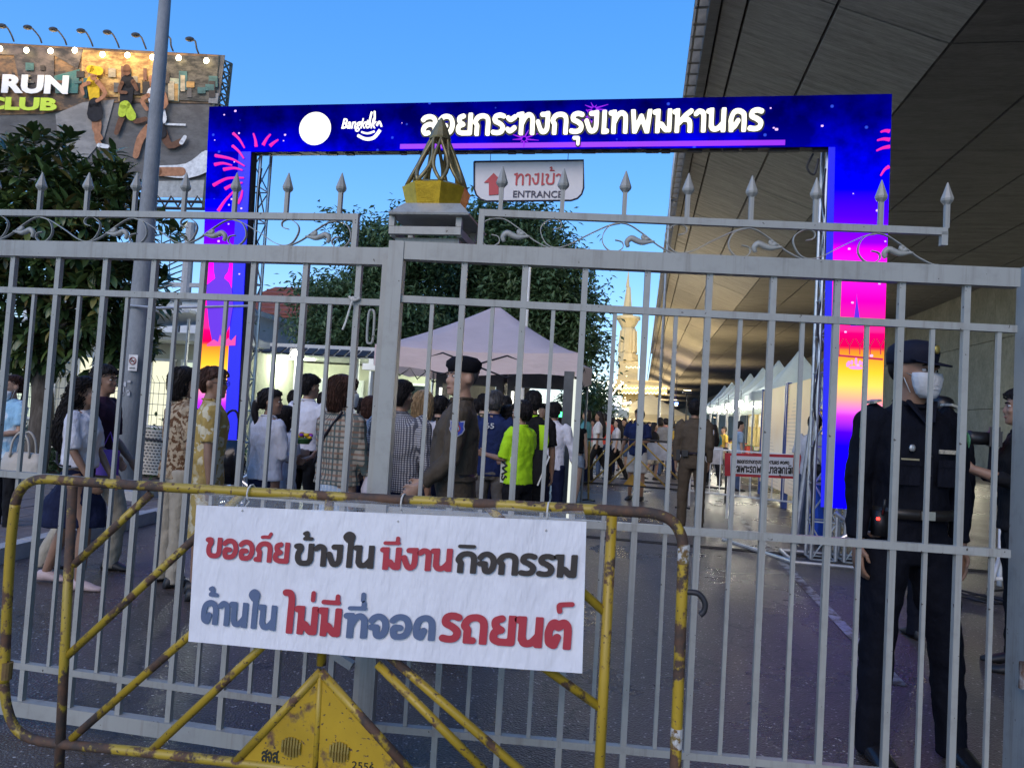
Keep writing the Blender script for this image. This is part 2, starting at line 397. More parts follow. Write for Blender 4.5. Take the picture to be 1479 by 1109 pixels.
def _glyph(strokes, t, clip, cell, x0, x1, y0, y1):
    segs = _flat(strokes); nx = int((x1-x0)/cell)+2; ny = int((y1-y0)/cell)+2
    def fld(x, y):
        d = 9.0
        for a, b in segs:
            ax, ay, bx, by = a.x, a.y, b.x, b.y; dx, dy = bx-ax, by-ay; l2 = dx*dx+dy*dy
            u = 0 if l2 == 0 else max(0, min(1, ((x-ax)*dx+(y-ay)*dy)/l2))
            e = (x-ax-u*dx)**2+(y-ay-u*dy)**2
            if e < d: d = e
        v = t-math.sqrt(d)
        if clip: v = min(v, y, clip-y)
        return v
    F = [[fld(x0+i*cell, y0+j*cell) for i in range(nx)] for j in range(ny)]
    vs = []; idx = {}; polys = []; edges = []
    def vid(x, y):
        k = (round(x, 4), round(y, 4))
        if k not in idx: idx[k] = len(vs); vs.append((x, y))
        return idx[k]
    for j in range(ny-1):
        for i in range(nx-1):
            cs = [(i, j), (i+1, j), (i+1, j+1), (i, j+1)]
            f = [F[b][a] for a, b in cs]
            if max(f) <= 0: continue
            poly = []; ex = []
            for k in range(4):
                a, b = cs[k], cs[(k+1) % 4]; fa, fb = f[k], f[(k+1) % 4]
                if fa > 0: poly.append(vid(x0+a[0]*cell, y0+a[1]*cell))
                if (fa > 0) != (fb > 0):
                    u = fa/(fa-fb); w = vid(x0+(a[0]+(b[0]-a[0])*u)*cell, y0+(a[1]+(b[1]-a[1])*u)*cell)
                    poly.append(w); ex.append((w, fa > 0))
            pp = [p for q, p in enumerate(poly) if p != poly[q-1]]
            if len(pp) > 2: polys.append(pp)
            if len(ex) == 2:
                a = [w for w, o in ex if o][0:1]; b = [w for w, o in ex if not o][0:1]
                if a and b and a[0] != b[0]: edges.append((a[0], b[0]))
    return vs, polys, edges
_gc = {}
def thai(text, o, ux, uz, height, width, t=.125, cell=.045, depth=.004, off=0.0, xs=0.0):
    """MB holding one line of lettering; o origin (baseline left), ux right, uz up, facing -n"""
    lay = []; x = 0.0; prev = None
    for i, ch in enumerate(text):
        if ch in MK:
            dy = .0
            if ch in '่้์' and prev and prev in 'ิีั': dy = .27
            lay.append((ch, x-.06, dy)); prev = ch
        else:
            w, st = GL[ch]; lay.append((ch, x, 0)); x += w+xs; prev = ch
    total = x; sx = width/total if width else height
    ux = Vector(ux).normalized(); uz = Vector(uz).normalized(); n = ux.cross(uz).normalized()   # n points towards viewer for right-handed (x right, z up) -> -y
    mb = MB(); o = Vector(o)
    for ch, gx, dy in lay:
        mk = ch in MK
        key = (ch, t, cell)
        if key not in _gc:
            st = MK[ch] if mk else GL[ch][1]
            if not st: continue
            if mk: _gc[key] = _glyph(st, t*.68, 0, cell*.8, -.85, .15, -.6, 1.7)
            else:
                tall = ch in 'ไใ'
                _gc[key] = _glyph(st, t, 1.7 if tall else (1.25 if ch == 'ส' else 1.0), cell, -.12, GL[ch][0]+.08, -.05, 1.7 if tall else 1.2)
        vs, polys, edges = _gc[key]
        P = [o + ux*((gx+vx)*sx) + uz*((vy+dy)*height) + n*off for vx, vy in vs]
        nv = len(P)
        mb.add([p+n*depth for p in P]+P, [tuple(q) for q in polys] + [(b, a, a+nv, b+nv) for a, b in edges])
    return mb, total
def latin(text, o, ux, uz, height, width=None, depth=.004, bold=.0, shear=0.0, off=0.0):
    c = bpy.data.curves.new('lettering', 'FONT'); c.body = text; c.offset = bold; c.shear = shear; c.resolution_u = 3
    ob = bpy.data.objects.new('lettering', c); C.objects.link(ob); bpy.context.view_layer.update()
    me = ob.to_mesh(); ux = Vector(ux).normalized(); uz = Vector(uz).normalized(); n = ux.cross(uz).normalized(); o = Vector(o)
    xs_ = [v.co.x for v in me.vertices]; x0 = min(xs_); w = max(xs_)-x0
    ys_ = [v.co.y for v in me.vertices]; y0 = min(ys_); h = max(ys_)-y0
    sy = height/h; sx = width/w if width else sy
    mb = MB()
    P = [o+ux*((v.co.x-x0)*sx)+uz*((v.co.y-y0)*sy)+n*off for v in me.vertices]; nv = len(P)
    fs = [tuple(p.vertices) for p in me.polygons]; cnt = {}
    for f in fs:
        for k in range(len(f)):
            e = (f[k], f[(k+1) % len(f)]); cnt[e] = 1
    sd = [(b, a, a+nv, b+nv) for a, b in cnt if (b, a) not in cnt]
    mb.add([p+n*depth for p in P]+P, fs+sd)
    ob.to_mesh_clear(); bpy.data.objects.remove(ob); bpy.data.curves.remove(c)
    return mb
# ------------------------------------------------------------------ the setting
rnd = random.Random(7)
mb = MB()
n = 60
gx = [-400+800*i/n for i in range(n+1)]
mb.quad((-600, -60, 0), (600, -60, 0), (600, 900, 0), (-600, 900, 0))
tag(mb.build('road', M_ASPH, fix=False), kind='structure')
# pavement on the left with kerb stones and slabs
KA, KB = Vector((-4.93, 4.2, 0)), Vector((-5.75, 10.6, 0))
kd = (KB-KA).normalized(); kn = Vector((-kd.y, kd.x, 0))
M_PAVE = m_concrete('paving_concrete', (.10, .085, .085), (.19, .165, .16), sc=3)
M_KERB = m_concrete('kerb_concrete', (.30, .30, .29), (.48, .47, .46), sc=4)
pv = MB(); a0 = KA-kd*6; 
pts = [a0+kn*.16, a0+kd*40+kn*.16, a0+kd*40+kn*14, a0+kn*14]
vs = [p+Vector((0, 0, z)) for z in (0, .105) for p in pts]
pv.add(vs, [(3,2,1,0),(4,5,6,7),(0,1,5,4),(1,2,6,5),(2,3,7,6),(3,0,4,7)])
pave = tag(pv.build('pavement', m_concrete('pavement_bed', (.05, .045, .045), (.1, .09, .09))), kind='structure')
sl_me = MB().box((0, 0, .012), (.385, .385, .024)).mesh('paving_slab', M_PAVE)
for i in range(21):
    for j in range(11):
        p = KA + kd*(-.6+i*.4) + kn*(.36+j*.4)
        if (i+j) % 9 == 4 and False: continue
        o = link('paving_slab', sl_me, pave); o.location = (p.x, p.y, .105+rnd.uniform(-.004, .003)-.006)
        o.rotation_euler = (rnd.uniform(-.006, .006), rnd.uniform(-.006, .006), math.atan2(kd.y, kd.x)+rnd.uniform(-.01, .01))
ks = MB().box((0, 0, .0675), (.98, .15, .135)).mesh('kerb_stone', M_KERB)
kerb = tag(empty('kerb'), kind='structure')
for i in range(14):
    p = KA+kd*(-2+i)+kn*.08
    o = link('kerb_stone', ks, kerb); o.location = (p.x, p.y, rnd.uniform(-.004, .004)); o.rotation_euler = (0, 0, math.atan2(kd.y, kd.x))
# painted line, dark strip across the road
M_LINE = m_chipped('worn_white_road_paint', (.42, .42, .40), .50, .62, under=(.06, .055, .06))
p0, p1 = ground(1105, 786), ground(1300, 990)
d = (p1-p0).normalized(); q = Vector((-d.y, d.x, 0))*.045; mb = MB(); up = Vector((0, 0, .004))
p0 = p0-d*12
mb.quad(p0-q+up, p1-q+up, p1+q+up, p0+q+up); tag(mb.build('road_marking', M_LINE), kind='structure')
mb = MB(); mb.box((-.6, 9.35, .006), (9.6, .03, .012)); mb.box((-.6, 9.45, .006), (9.6, .03, .012)); mb.box((-.6, 9.40, .003), (9.6, .07, .006))
tag(mb.build('gate_track', plain('rusty_track', (.035, .03, .028), .6, .5)), kind='structure')

# ------------------------------------------------------------------ elevated road
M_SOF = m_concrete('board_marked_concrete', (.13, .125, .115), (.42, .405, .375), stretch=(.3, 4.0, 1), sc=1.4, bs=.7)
M_SOFD = m_concrete('dark_concrete', (.085, .086, .085), (.23, .23, .225), stretch=(.5, 2.2, 1), sc=1.2, bs=.7)  # darker copy of the soffit concrete; the flat panels' shade is in its colour
M_WALL = m_concrete('stained_wall_concrete', (.12, .12, .095), (.33, .325, .27), stretch=(1, .8, .6), sc=1.1, bs=.6)
fly = empty('elevated_road', (0, 0, 0), 0, 'long concrete elevated road overhead on the right, soffit of large panels', 'elevated road')
XS = [1.22, 1.72, 3.28, 5.3, 7.6, 9.85, 12.1, 14.3, 15.9]
ZS = 7.4+CAM_H
def sz(x): return ZS + max(0, 5.3-x)*.4
YS = [-6, 3.7, 9.15, 14.6, 20.05, 25.5, 31, 36.5, 42, 48, 54, 60, 68, 76, 88, 104, 124, 150, 185, 230, 290, 380]
for i in range(len(XS)-1):
    xa, xb = XS[i]+.03, XS[i+1]-.03
    for j in range(len(YS)-1):
        ya, yb = YS[j]+.02, YS[j+1]-.02
        dz = -.02 if j % 2 else 0.0
        m = MB(); t = .25; zc = rnd.uniform(-.012, .012)
        vs = [(xa, ya, sz(xa)+zc), (xb, ya, sz(xb)+zc), (xb, yb, sz(xb)+zc), (xa, yb, sz(xa)+zc)]
        vs += [(x, y, z+t) for x, y, z in vs]
        m.add(vs, [(3,2,1,0),(4,5,6,7),(0,1,5,4),(1,2,6,5),(2,3,7,6),(3,0,4,7)])
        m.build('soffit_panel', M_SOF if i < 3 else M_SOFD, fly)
m = MB()
for a, b in zip(XS[:-1], XS[1:]):
    vs = [(a, -6, sz(a)+.14), (b, -6, sz(b)+.14), (b, 380, sz(b)+.14), (a, 380, sz(a)+.14)]
    vs += [(x, y, z+1.2) for x, y, z in vs]
    m.add(vs, [(3,2,1,0),(4,5,6,7),(0,1,5,4),(1,2,6,5),(2,3,7,6),(3,0,4,7)])
m.build('deck', plain('joint_shadow_concrete', (.05, .047, .042), .9), fly)  # dark slab that shows in the joints between soffit panels
# edge beam with bracket row and parapet
e = MB(); e.box((1.08, 187, sz(1.22)+.15), (.22, 386, .5)); e.build('edge_beam', M_SOFD, fly)
bk = MB().box((0, 0, 0), (.34, .10, .34)).box((-.1, 0, .33), (.10, .08, .4)).mesh('bracket', plain('weathered_bracket', (.22, .215, .2), .8))
for k in range(150):
    o = link('bracket', bk, fly); o.location = (.86, 3+k*.62, sz(1.22)+.2+rnd.uniform(-.03, .03))
e = MB(); e.box((.76, 187, sz(1.22)+.86), (.07, 386, .07)); e.box((.74, 187, sz(1.22)+.02), (.05, 386, .05)); e.build('edge_rail', M_DARK, fly)
# abutment wall
wall = empty('retaining_wall', (15.5, 0, 0), 0, 'tall stained concrete wall carrying the right side of the elevated road', 'wall')
for j in range(len(YS)-1):
    for z0, z1 in ((0, 3.1), (3.1, 6.2), (6.2, ZS+.1)):
        m = MB(); m.box((.3+rnd.uniform(-.01, .01), (YS[j]+YS[j+1])/2, (z0+z1)/2), (.6, YS[j+1]-YS[j]-.03, z1-z0-.025)); m.build('wall_panel', M_WALL, wall)
m = MB().box((.75, 187, 4.2), (.3, 386, 8.4)); m.build('wall_core', M_SOFD, wall)
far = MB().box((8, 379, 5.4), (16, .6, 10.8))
tag(far.build('end_wall', plain('shadowed_wall', (.09, .085, .09), .9)), 'dark wall closing the far end under the elevated road', 'wall')  # far wall in one even dark colour
bl = empty('stage_lamp', (3.9, 90, 4.2), 0, 'small blue stage lamp glowing far under the elevated road', 'lamp')
m = MB().box((0, 0, 0), (.5, .3, .5)); m.build('housing', M_BLACK, bl)
m = MB().ell((0, -.2, 0), (.3, .12, .22)); m.build('lens', emit('blue_lens', (.12, .2, 1.0), 14), bl, True)
m = MB().tube([(0, 0, 0), (0, 0, 3.6)], .04); m.build('hanger', M_DARK, bl)
def point(name, loc, e, col, r=.15):
    l = bpy.data.lights.new(name, 'POINT'); l.energy = e; l.color = col; l.shadow_soft_size = r
    o = bpy.data.objects.new(name, l); C.objects.link(o); o.location = loc; return o
point('stage_lamp_light', (3.0, 89, 4.6), 160, (.16, .1, 1.0), .3)

# ------------------------------------------------------------------ LED arch
YA = 8.64
def led(name, dz=0.0, header=False):
    m, nt, b = nmat(name)
    g = N(nt, 'ShaderNodeNewGeometry'); sp = N(nt, 'ShaderNodeSeparateXYZ'); L(nt, g.outputs['Position'], sp.inputs[0])
    z = math_(nt, 'DIVIDE', math_(nt, 'ADD', sp.outputs[2], dz), 5.4)
    st = [(.0, (0, 0, .9)), (1.35, (.005, 0, 1)), (1.50, (.06, .0, .9)), (1.68, (.5, .03, .72)), (1.86, (1, .32, .25)), (2.02, (1, .58, .10)), (2.16, (1, .50, .03)), (2.40, (1, .20, .02)), (2.43, (.85, .0, .06)), (2.60, (.95, .0, .15)), (2.62, (1, .02, .22)),
          (2.95, (.95, .0, .40)), (3.3, (.95, .01, .68)), (3.52, (.72, .0, .85)), (3.6, (.22, .0, 1)), (3.9, (.06, .0, 1)), (4.2, (0, 0, .95)), (4.6, (.0, .0, .75)), (5.05, (.0, .0, .24)), (5.3, (0, 0, .16))]
    c = ramp(nt, z, [(a/5.4, q) for a, q in st])
    v = coord(nt, 'Object')
    nz = noi(nt, v, 1.6, 5, .6)
    dark = ramp(nt, nz, [(.38, (.30,)*3), (.62, (1,)*3)])
    up = math_(nt, 'GREATER_THAN', math_(nt, 'ADD', sp.outputs[2], dz), 4.3)
    mul = mixc(nt, up, (1.0, 1.0, 1.0), dark)
    mm = N(nt, 'ShaderNodeMix', data_type='RGBA', blend_type='MULTIPLY'); mm.inputs[0].default_value = 1; L(nt, c, mm.inputs[6]); L(nt, mul, mm.inputs[7])
    vo = N(nt, 'ShaderNodeTexVoronoi'); vo.inputs['Scale'].default_value = 6; L(nt, v, vo.inputs['Vector'])
    bk_ = ramp(nt, vo.outputs['Distance'], [(0, (1,)*3), (.10, (.55,)*3), (.13, (0,)*3)])
    sel = ramp(nt, math_(nt, 'FRACT', math_(nt, 'MULTIPLY', vo.outputs['Color'], 5.1)), [(.66, (0,)*3), (.72, (.55,)*3)])
    k = math_(nt, 'MULTIPLY', math_(nt, 'MULTIPLY', bk_, sel), up)
    c2 = mixc(nt, k, mm.outputs[2], (.05, .12, 1.0))
    nt.nodes.remove(b); em = N(nt, 'ShaderNodeEmission'); em.inputs[1].default_value = 1.15
    L(nt, c2, em.inputs[0]); out = [x for x in nt.nodes if x.type == 'OUTPUT_MATERIAL'][0]; L(nt, em.outputs[0], out.inputs[0]); return m
arch = empty('led_arch', (0, 0, 0), 0, 'wide square archway of glowing blue and pink screens on metal trusses', 'archway')
def AP(px, py, off=0.0):
    return at(px, py, YA-off)
def slab(corners, name, mat, y0, y1, parent=arch):
    m = MB(); m.prism([(c[0], c[1]) for c in corners], y0, y1); return m.build(name, mat, parent)
TL, TR = (-5.77, 5.255), (2.555, 5.28); ITL, ITR = (-5.13, 4.655), (1.985, 4.69)
BL, BLI = (-5.575, .72), (-5.02, .72); BR, BRI = (2.585, .665), (2.06, .665)
M_CASE = plain('screen_casing', (.012, .012, .02), .5)
scr = [('header_screen', [ITL, ITR, (2.56, 4.69), TR, TL, (-5.747, 4.655)], led('header_picture')),
       ('pillar_screen', [BL, (BLI[0]-.17, .72), (ITL[0]-.17, 4.655), (-5.747, 4.655)], led('left_pillar_picture', .27)),
       ('pillar_screen', [BRI, BR, (2.56, 4.69), ITR], led('right_pillar_picture'))]
for nm, cs, mt in scr: slab(cs, nm, mt, YA, YA+.012)
slab([(BLI[0]-.17, .72), BLI, ITL, (ITL[0]-.17, 4.655)], 'screen_border', emit('blue_border', (.0, .0, .95), .68), YA, YA+.012)
slab([(BRI[0]-.07, .665), BRI, ITR, (ITR[0]-.07, 4.69)], 'screen_border', emit('blue_border', (.0, .0, .95), .68), YA+.013, YA+.03)
for cs in ([ITL, ITR, (2.56, 4.69), TR, TL, (-5.747, 4.655)], [BL, BLI, ITL, (-5.747, 4.655)], [BRI, BR, (2.56, 4.69), ITR]):
    slab(cs, 'screen_cabinet', M_CASE, YA+.031, YA+.16)
EW = emit('glowing_white', (1.0, .97, .80), 1.15); EP = emit('glowing_pink', (.9, .01, .45), .75); EV = emit('glowing_violet', (.34, .0, 1.0), .68)
EB = emit('glowing_soft_blue', (.05, .08, 1.0), .9)
X, Z = Vector((1, 0, 0)), Vector((0, 0, 1))
# violet bar under the title
p, q = AP(578, 221), AP(1134, 206)
mb = MB(); a, b_ = AP(578, 212), AP(1134, 204)
mb.prism([(a.x, 4.68), (b_.x, 4.705), (b_.x, 4.765), (a.x, 4.74)], YA-.006, YA-.001); mb.build('violet_band', EV, arch)
# title letters: dark shadow body with a glowing face
b0, b1 = AP(607, 198, .03), AP(1103, 190.5, .03); t0 = AP(607, 166, .03)
ux = (b1-b0); W_ = ux.length
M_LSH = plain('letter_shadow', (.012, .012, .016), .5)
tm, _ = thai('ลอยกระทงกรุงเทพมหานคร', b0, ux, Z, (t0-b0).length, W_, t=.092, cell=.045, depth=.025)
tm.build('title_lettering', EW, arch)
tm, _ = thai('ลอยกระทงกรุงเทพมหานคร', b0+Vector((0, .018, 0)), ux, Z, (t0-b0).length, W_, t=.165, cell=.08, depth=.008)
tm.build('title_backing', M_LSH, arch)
c = AP(455, 186, .02)
mb = MB(); mb.prism([(c.x+.21*math.cos(a), c.z+.21*math.sin(a)) for a in [2*math.pi*k/40 for k in range(40)]], c.y-.01, c.y+.01); mb.build('round_emblem', EW, arch)
o = AP(493, 191, .02); m = latin('Bangkok', o, X, Z, .17, .46, .01, .012, .25)
def swoosh(m, pts, r=.017, y=YA-.02):
    P = [AP(px, py, .03) for px, py in pts]; m.tube(crv(P, 4), r, 6)
swoosh(m, [(517, 196), (528, 201), (540, 199), (549, 188)], .02); swoosh(m, [(522, 191), (531, 193), (541, 190)], .012)
for pts in ([(533, 181), (535, 170), (537, 162)], [(538, 181), (541, 172), (541, 161)], [(544, 182), (548, 176), (551, 183)], [(529, 181), (532, 174)]): swoosh(m, pts, .013)
m.build('script_emblem', EW, arch)
# fireworks of curved streaks, sparks and silhouettes shown on the screens
m = MB()
def streak(m, pts, r0=.010, r1=.022):
    P = crv([AP(px, py, .012) for px, py in pts], 5); n_ = len(P)
    m.tube(P, [r0+(r1-r0)*(i/(n_-1)) for i in range(n_)], 6)
for pts in ([(353, 214), (346, 202), (337, 193)], [(352, 229), (345, 219), (336, 211)], [(353, 240), (335, 230), (311, 225)], [(335, 239), (322, 236), (310, 238)], [(350, 246), (338, 243), (323, 245)],
            [(352, 257), (328, 258), (308, 268)], [(350, 264), (336, 267), (325, 273)], [(338, 276), (325, 290), (315, 305)], [(350, 275), (348, 285), (343, 294)],
            [(366, 193), (369, 203), (370, 212)], [(391, 194), (385, 201), (380, 210)], [(402, 202), (396, 206), (390, 211)],
            [(1272, 191), (1279, 189), (1285, 190)], [(1267, 203), (1276, 201), (1285, 202)], [(1266, 218), (1275, 214), (1285, 212)], [(1272, 254), (1278, 245), (1284, 241)]):
    m = MB(); streak(m, pts); m.build('firework_streak', EP, arch)
rr = random.Random(3)
for cx_, cy_ in ((858, 158), (757, 201), (855, 172)):
    for k in range(9):
        a = 2*math.pi*k/9+rr.random()*.3; l_ = rr.uniform(8, 26)
        m = MB(); streak(m, [(cx_+3*math.cos(a), cy_+3*math.sin(a)), (cx_+l_*math.cos(a), cy_+l_*.6*math.sin(a))], .010, .003); m.build('burst_ray', emit('glowing_magenta', (.35, .0, .95), .7), arch)
m = MB()
for k in range(46):
    px, py = rr.choice([(rr.uniform(305, 350), rr.uniform(160, 500)), (rr.uniform(1215, 1280), rr.uniform(240, 560)), (rr.uniform(310, 1280), rr.uniform(152, 205))])
    if 590 < px < 1110 and py < 215 or 430 < px < 560: continue
    c = AP(px, py, .004); s_ = rr.uniform(.006, .02); m.ell(c, (s_, .003, s_), 6)
tag(m.build('sparks', emit('spark_glow', (.75, .45, 1.0), 1.0), arch), kind='stuff')
# left pillar: shadow of a boy, lotus; right pillar: temple spire and lantern
def flatpoly(pts, name, mat, off=.006):
    P = [AP(px, py, off) for px, py in pts]; m = MB(); m.prism([(q.x, q.z) for q in P], P[0].y-.003, P[0].y); return m.build(name, mat, arch)
hd = [(320+11*math.cos(a), 384+14*math.sin(a)) for a in [-math.pi/2+.3+k*.42 for k in range(13)]]
flatpoly([(309, 377), (314, 371), (323, 370), (330, 374), (331, 384), (329, 393), (325, 398), (324, 402), (331, 408), (335, 418), (337, 440), (332, 470), (322, 492), (308, 500), (302, 470), (299, 440), (298, 412), (306, 406), (311, 402), (309, 392)], 'boy_silhouette', emit('violet_shape', (.13, .0, .85), .7))
flatpoly([(299, 497), (309, 490), (315, 494), (318, 483), (323, 494), (330, 488), (334, 492), (341, 484), (340, 499), (299, 500)], 'lotus_silhouette', emit('lilac_shape', (.95, .06, .45), .7), .010)
flatpoly([(1228, 471), (1233, 462), (1236, 440), (1237.5, 423), (1239, 440), (1242, 462), (1247, 471)], 'spire_silhouette', emit('violet_shape', (.13, .0, .85), .7))
m = MB()
for k in range(5):
    x0 = 1212+k*15
    for pts in ([(x0, 512), (x0, 500), (x0-6, 489)], [(x0, 500), (x0+6, 489)]):
        m.tube([AP(a, b, .008) for a, b in pts], .006, 5)
m.tube([AP(1208, 513, .008), AP(1275, 519, .008)], .012, 5)
m.build('bridge_outline', emit('dark_red_shape', (.55, .0, .10), .6), arch)
c = AP(1236, 531, .012); m = MB()
for k in range(7):
    a = math.pi*(k/6); m.ell(c+Vector((.085*math.cos(a), 0, .03+.03*math.sin(a))), (.016, .004, .032), 8)
m.ell(c, (.075, .004, .022), 10); m.ell(c+Vector((0, 0, .07)), (.014, .004, .05), 8)
m.build('lantern_picture', emit('lantern_glow', (1, .30, .80), .85), arch)
# trusses
def truss(m, x, y, w, z0, z1, step=.42, r=.016):
    cs = [(x, y), (x+w, y), (x+w, y+w), (x, y+w)]
    for a, b in cs: m.tube([(a, b, z0), (a, b, z1)], .022, 8)
    nz = int((z1-z0)/step)
    for k in range(nz):
        za = z0+k*step; zb = za+step
        for s_ in range(4):
            p, q = cs[s_], cs[(s_+1) % 4]
            if k % 2: p, q = q, p
            m.tube([(p[0], p[1], za), (q[0], q[1], zb)], r*.6, 5, caps=False)
            m.tube([(p[0], p[1], za), (q[0], q[1], za)], r*.6, 5, caps=False)
for x in (-5.36, 1.95):
    m = MB(); truss(m, x, YA+.2, .26, .06, 4.9); m.build('truss_tower', M_ALU, arch)
for x in (2.3,):
    m = MB(); truss(m, x, YA+.2, .26, .06, 5.1); m.build('truss_tower', M_ALU, arch)
m = MB()
for z in (4.86, 5.12):
    for y in (YA+.2, YA+.46): m.tube([(-5.7, y, z), (2.5, y, z)], .022, 8)
for k in range(24):
    x = -5.6+k*.34; m.tube([(x, YA+.2, 4.86 if k % 2 else 5.12), (x+.34, YA+.2, 5.12 if k % 2 else 4.86)], .01, 5)
m.build('header_truss', M_ALU, arch)
for xx in (-5.55, 1.72):
    m = MB()
    for a, b in (((xx, YA-.05, .05), (xx+.95, YA-.05, .05)), ((xx, YA-.05, .30), (xx+.95, YA-.05, .30)), ((xx, YA+.75, .05), (xx+.95, YA+.75, .05)), ((xx, YA-.05, .05), (xx, YA+.75, .05)), ((xx+.95, YA-.05, .05), (xx+.95, YA+.75, .05)),
                 ((xx+.4, YA-.05, .30), (xx+.9, YA-.05, .62)), ((xx+.9, YA-.05, .30), (xx+.4, YA-.05, .62)), ((xx, YA-.05, .05), (xx-.62*(-1 if xx < 0 else 1), YA+1.2, .05)),
                 ((xx, YA-.05, .05), (xx, YA-.05, .62)), ((xx+.95, YA-.05, .05), (xx+.95, YA-.05, .62))): m.tube([a, b], .022, 8)
    m.build('base_frame', M_ALU, arch)
m = MB(); rr = random.Random(5)
for k in range(30):
    x = -5+k*.235+rr.uniform(-.05, .05); m.box((x, YA+.1, 4.665+rr.uniform(-.012, .0)+(x+5)*.004), (rr.uniform(.08, .2), .06, .03))
m.tube(crv([(1.78, YA+.15, 4.66), (1.72, YA+.15, 4.5), (1.80, YA+.15, 4.42), (1.84, YA+.15, 4.6)]), .012)
tag(m.build('cable_clamps', M_BLACK, arch), kind='stuff')
for x in (-5.08, 1.93):
    m = MB(); P = [(x+rr.uniform(-.02, .03), YA+.19, .3+k*.3) for k in range(15)]; m.tube(crv(P, 3), .012, 5); m.build('cable', M_BLACK, arch)
# hanging entrance sign
sg = empty('entrance_sign', (0, 0, 0), 0, 'white hanging entrance sign with red arrow and rounded lower corners', 'sign')
YE = 8.9
cs = [at(px, py, YE) for px, py in ((685, 234), (843, 232), (843, 272), (840, 281), (834, 287), (825, 290), (703, 291), (694, 288), (688, 282), (685, 273))]
M_SIGNW = plain('sign_white', (.62, .62, .66), .45, 0, .05)
m = MB(); m.prism([(p.x, p.z) for p in cs], YE, YE+.03); m.build('panel', M_SIGNW, sg)
m = MB(); P = [Vector((p.x, YE-.004, p.z)) for p in cs]; m.tube(P+[P[0]], .012, 6); m.build('edging', plain('sign_edge', (.03, .03, .05), .4), sg)
m = MB()
for px in (708, 820):
    a = at(px, 236, YE+.015); m.tube([a, (a.x, YE+.015, 4.72)], .004, 4)
m.build('hanging_wire', M_DARK, sg)
M_RED = plain('sign_red', (.45, .035, .05), .5, 0, .05); M_NAVY = plain('sign_navy', (.02, .02, .06), .5, 0, .05)
P = [at(px, py, YE-.012) for px, py in ((699, 264), (713, 250), (726, 263), (720, 264), (720, 281), (706, 282), (706, 264))]
m = MB(); m.prism([(p.x, p.z) for p in P], YE-.012, YE-.002); m.build('arrow', M_RED, sg)
a = at(742, 268, YE); b_ = at(812, 267, YE); m, _ = thai('ทางเข้า', Vector((a.x, YE-.002, a.z)), X, Z, .155, b_.x-a.x, t=.07, cell=.035, depth=.008); m.build('lettering', M_RED, sg)
a = at(741, 285.5, YE); b_ = at(812, 285, YE); latin('ENTRANCE', Vector((a.x, YE-.002, a.z)), X, Z, .085, b_.x-a.x, .008, .012).build('lettering', M_NAVY, sg)

# ------------------------------------------------------------------ gate
M_G = M_GATE
def finial(h=.165):
    m = MB(); m.box((0, 0, .05), (.016, .016, .10)); m.lathe([(.008, .085), (.021, .10), (.023, .108), (.012, .14), (.002, h+.005)], 8); return m
FIN = finial().mesh('finial', M_G, False)
def scroll_unit(flip, half=False):
    """one wave of flat bar with its two curls; origin on the top rail, x 0 .. .46"""
    def T(x, y): u = (x-250)/650*.46; v = (970-y)/170*.116; return Vector((-u if flip else u, 0, v))
    m = MB()
    paths = [[(245, 862), (284, 850), (286, 818), (242, 803), (190, 835), (181, 880), (212, 940), (260, 962), (330, 945), (430, 885), (560, 818), (640, 815), (720, 862), (805, 925), (880, 962), (910, 964)],
             [(578, 905), (615, 915), (621, 945), (590, 968), (545, 962), (512, 920), (515, 870), (545, 828), (600, 812)]]
    if half: paths[0] = paths[0][10:]
    for p in paths:
        P = crv([T(*q) for q in p], 4); w, t = .013, .0028
        rg = []
        for i, c in enumerate(P):
            d = (P[min(i+1, len(P)-1)]-P[max(i-1, 0)]).normalized(); nn = Vector((-d.z, 0, d.x))*t/2; yv = Vector((0, w/2, 0))
            rg.append([c-nn-yv, c+nn-yv, c+nn+yv, c-nn+yv])
        m.loft(rg)
    return m
def leaf_orn(flip):
    def T(x, y): u = (x-250)/650*.46; v = (970-y)/170*.116; return Vector((-u if flip else u, 0, v))
    m = MB()
    P = crv([T(*q) for q in ((648, 942), (640, 915), (662, 893), (690, 905), (722, 915), (752, 910), (785, 906))], 3); n_ = len(P)
    m.tube(P, [.004+.008*math.sin(math.pi*min(1, .12+i/(n_-1)*.9)) for i in range(n_)], 7)
    m.tube(crv([T(*q) for q in ((742, 908), (728, 895), (722, 880), (740, 880))], 3), [.007, .007, .007, .008, .008, .008, .008, .006, .006, .003], 7)
    m.ell(T(740, 895), (.013, .009, .010), 8)
    return m
SCP = {f: scroll_unit(f, True).mesh('scroll', M_G) for f in (0, 1)}
SC = {f: scroll_unit(f).mesh('scroll', M_G) for f in (0, 1)}; LO = {f: leaf_orn(f).mesh('leaf_ornament', M_G, True) for f in (0, 1)}
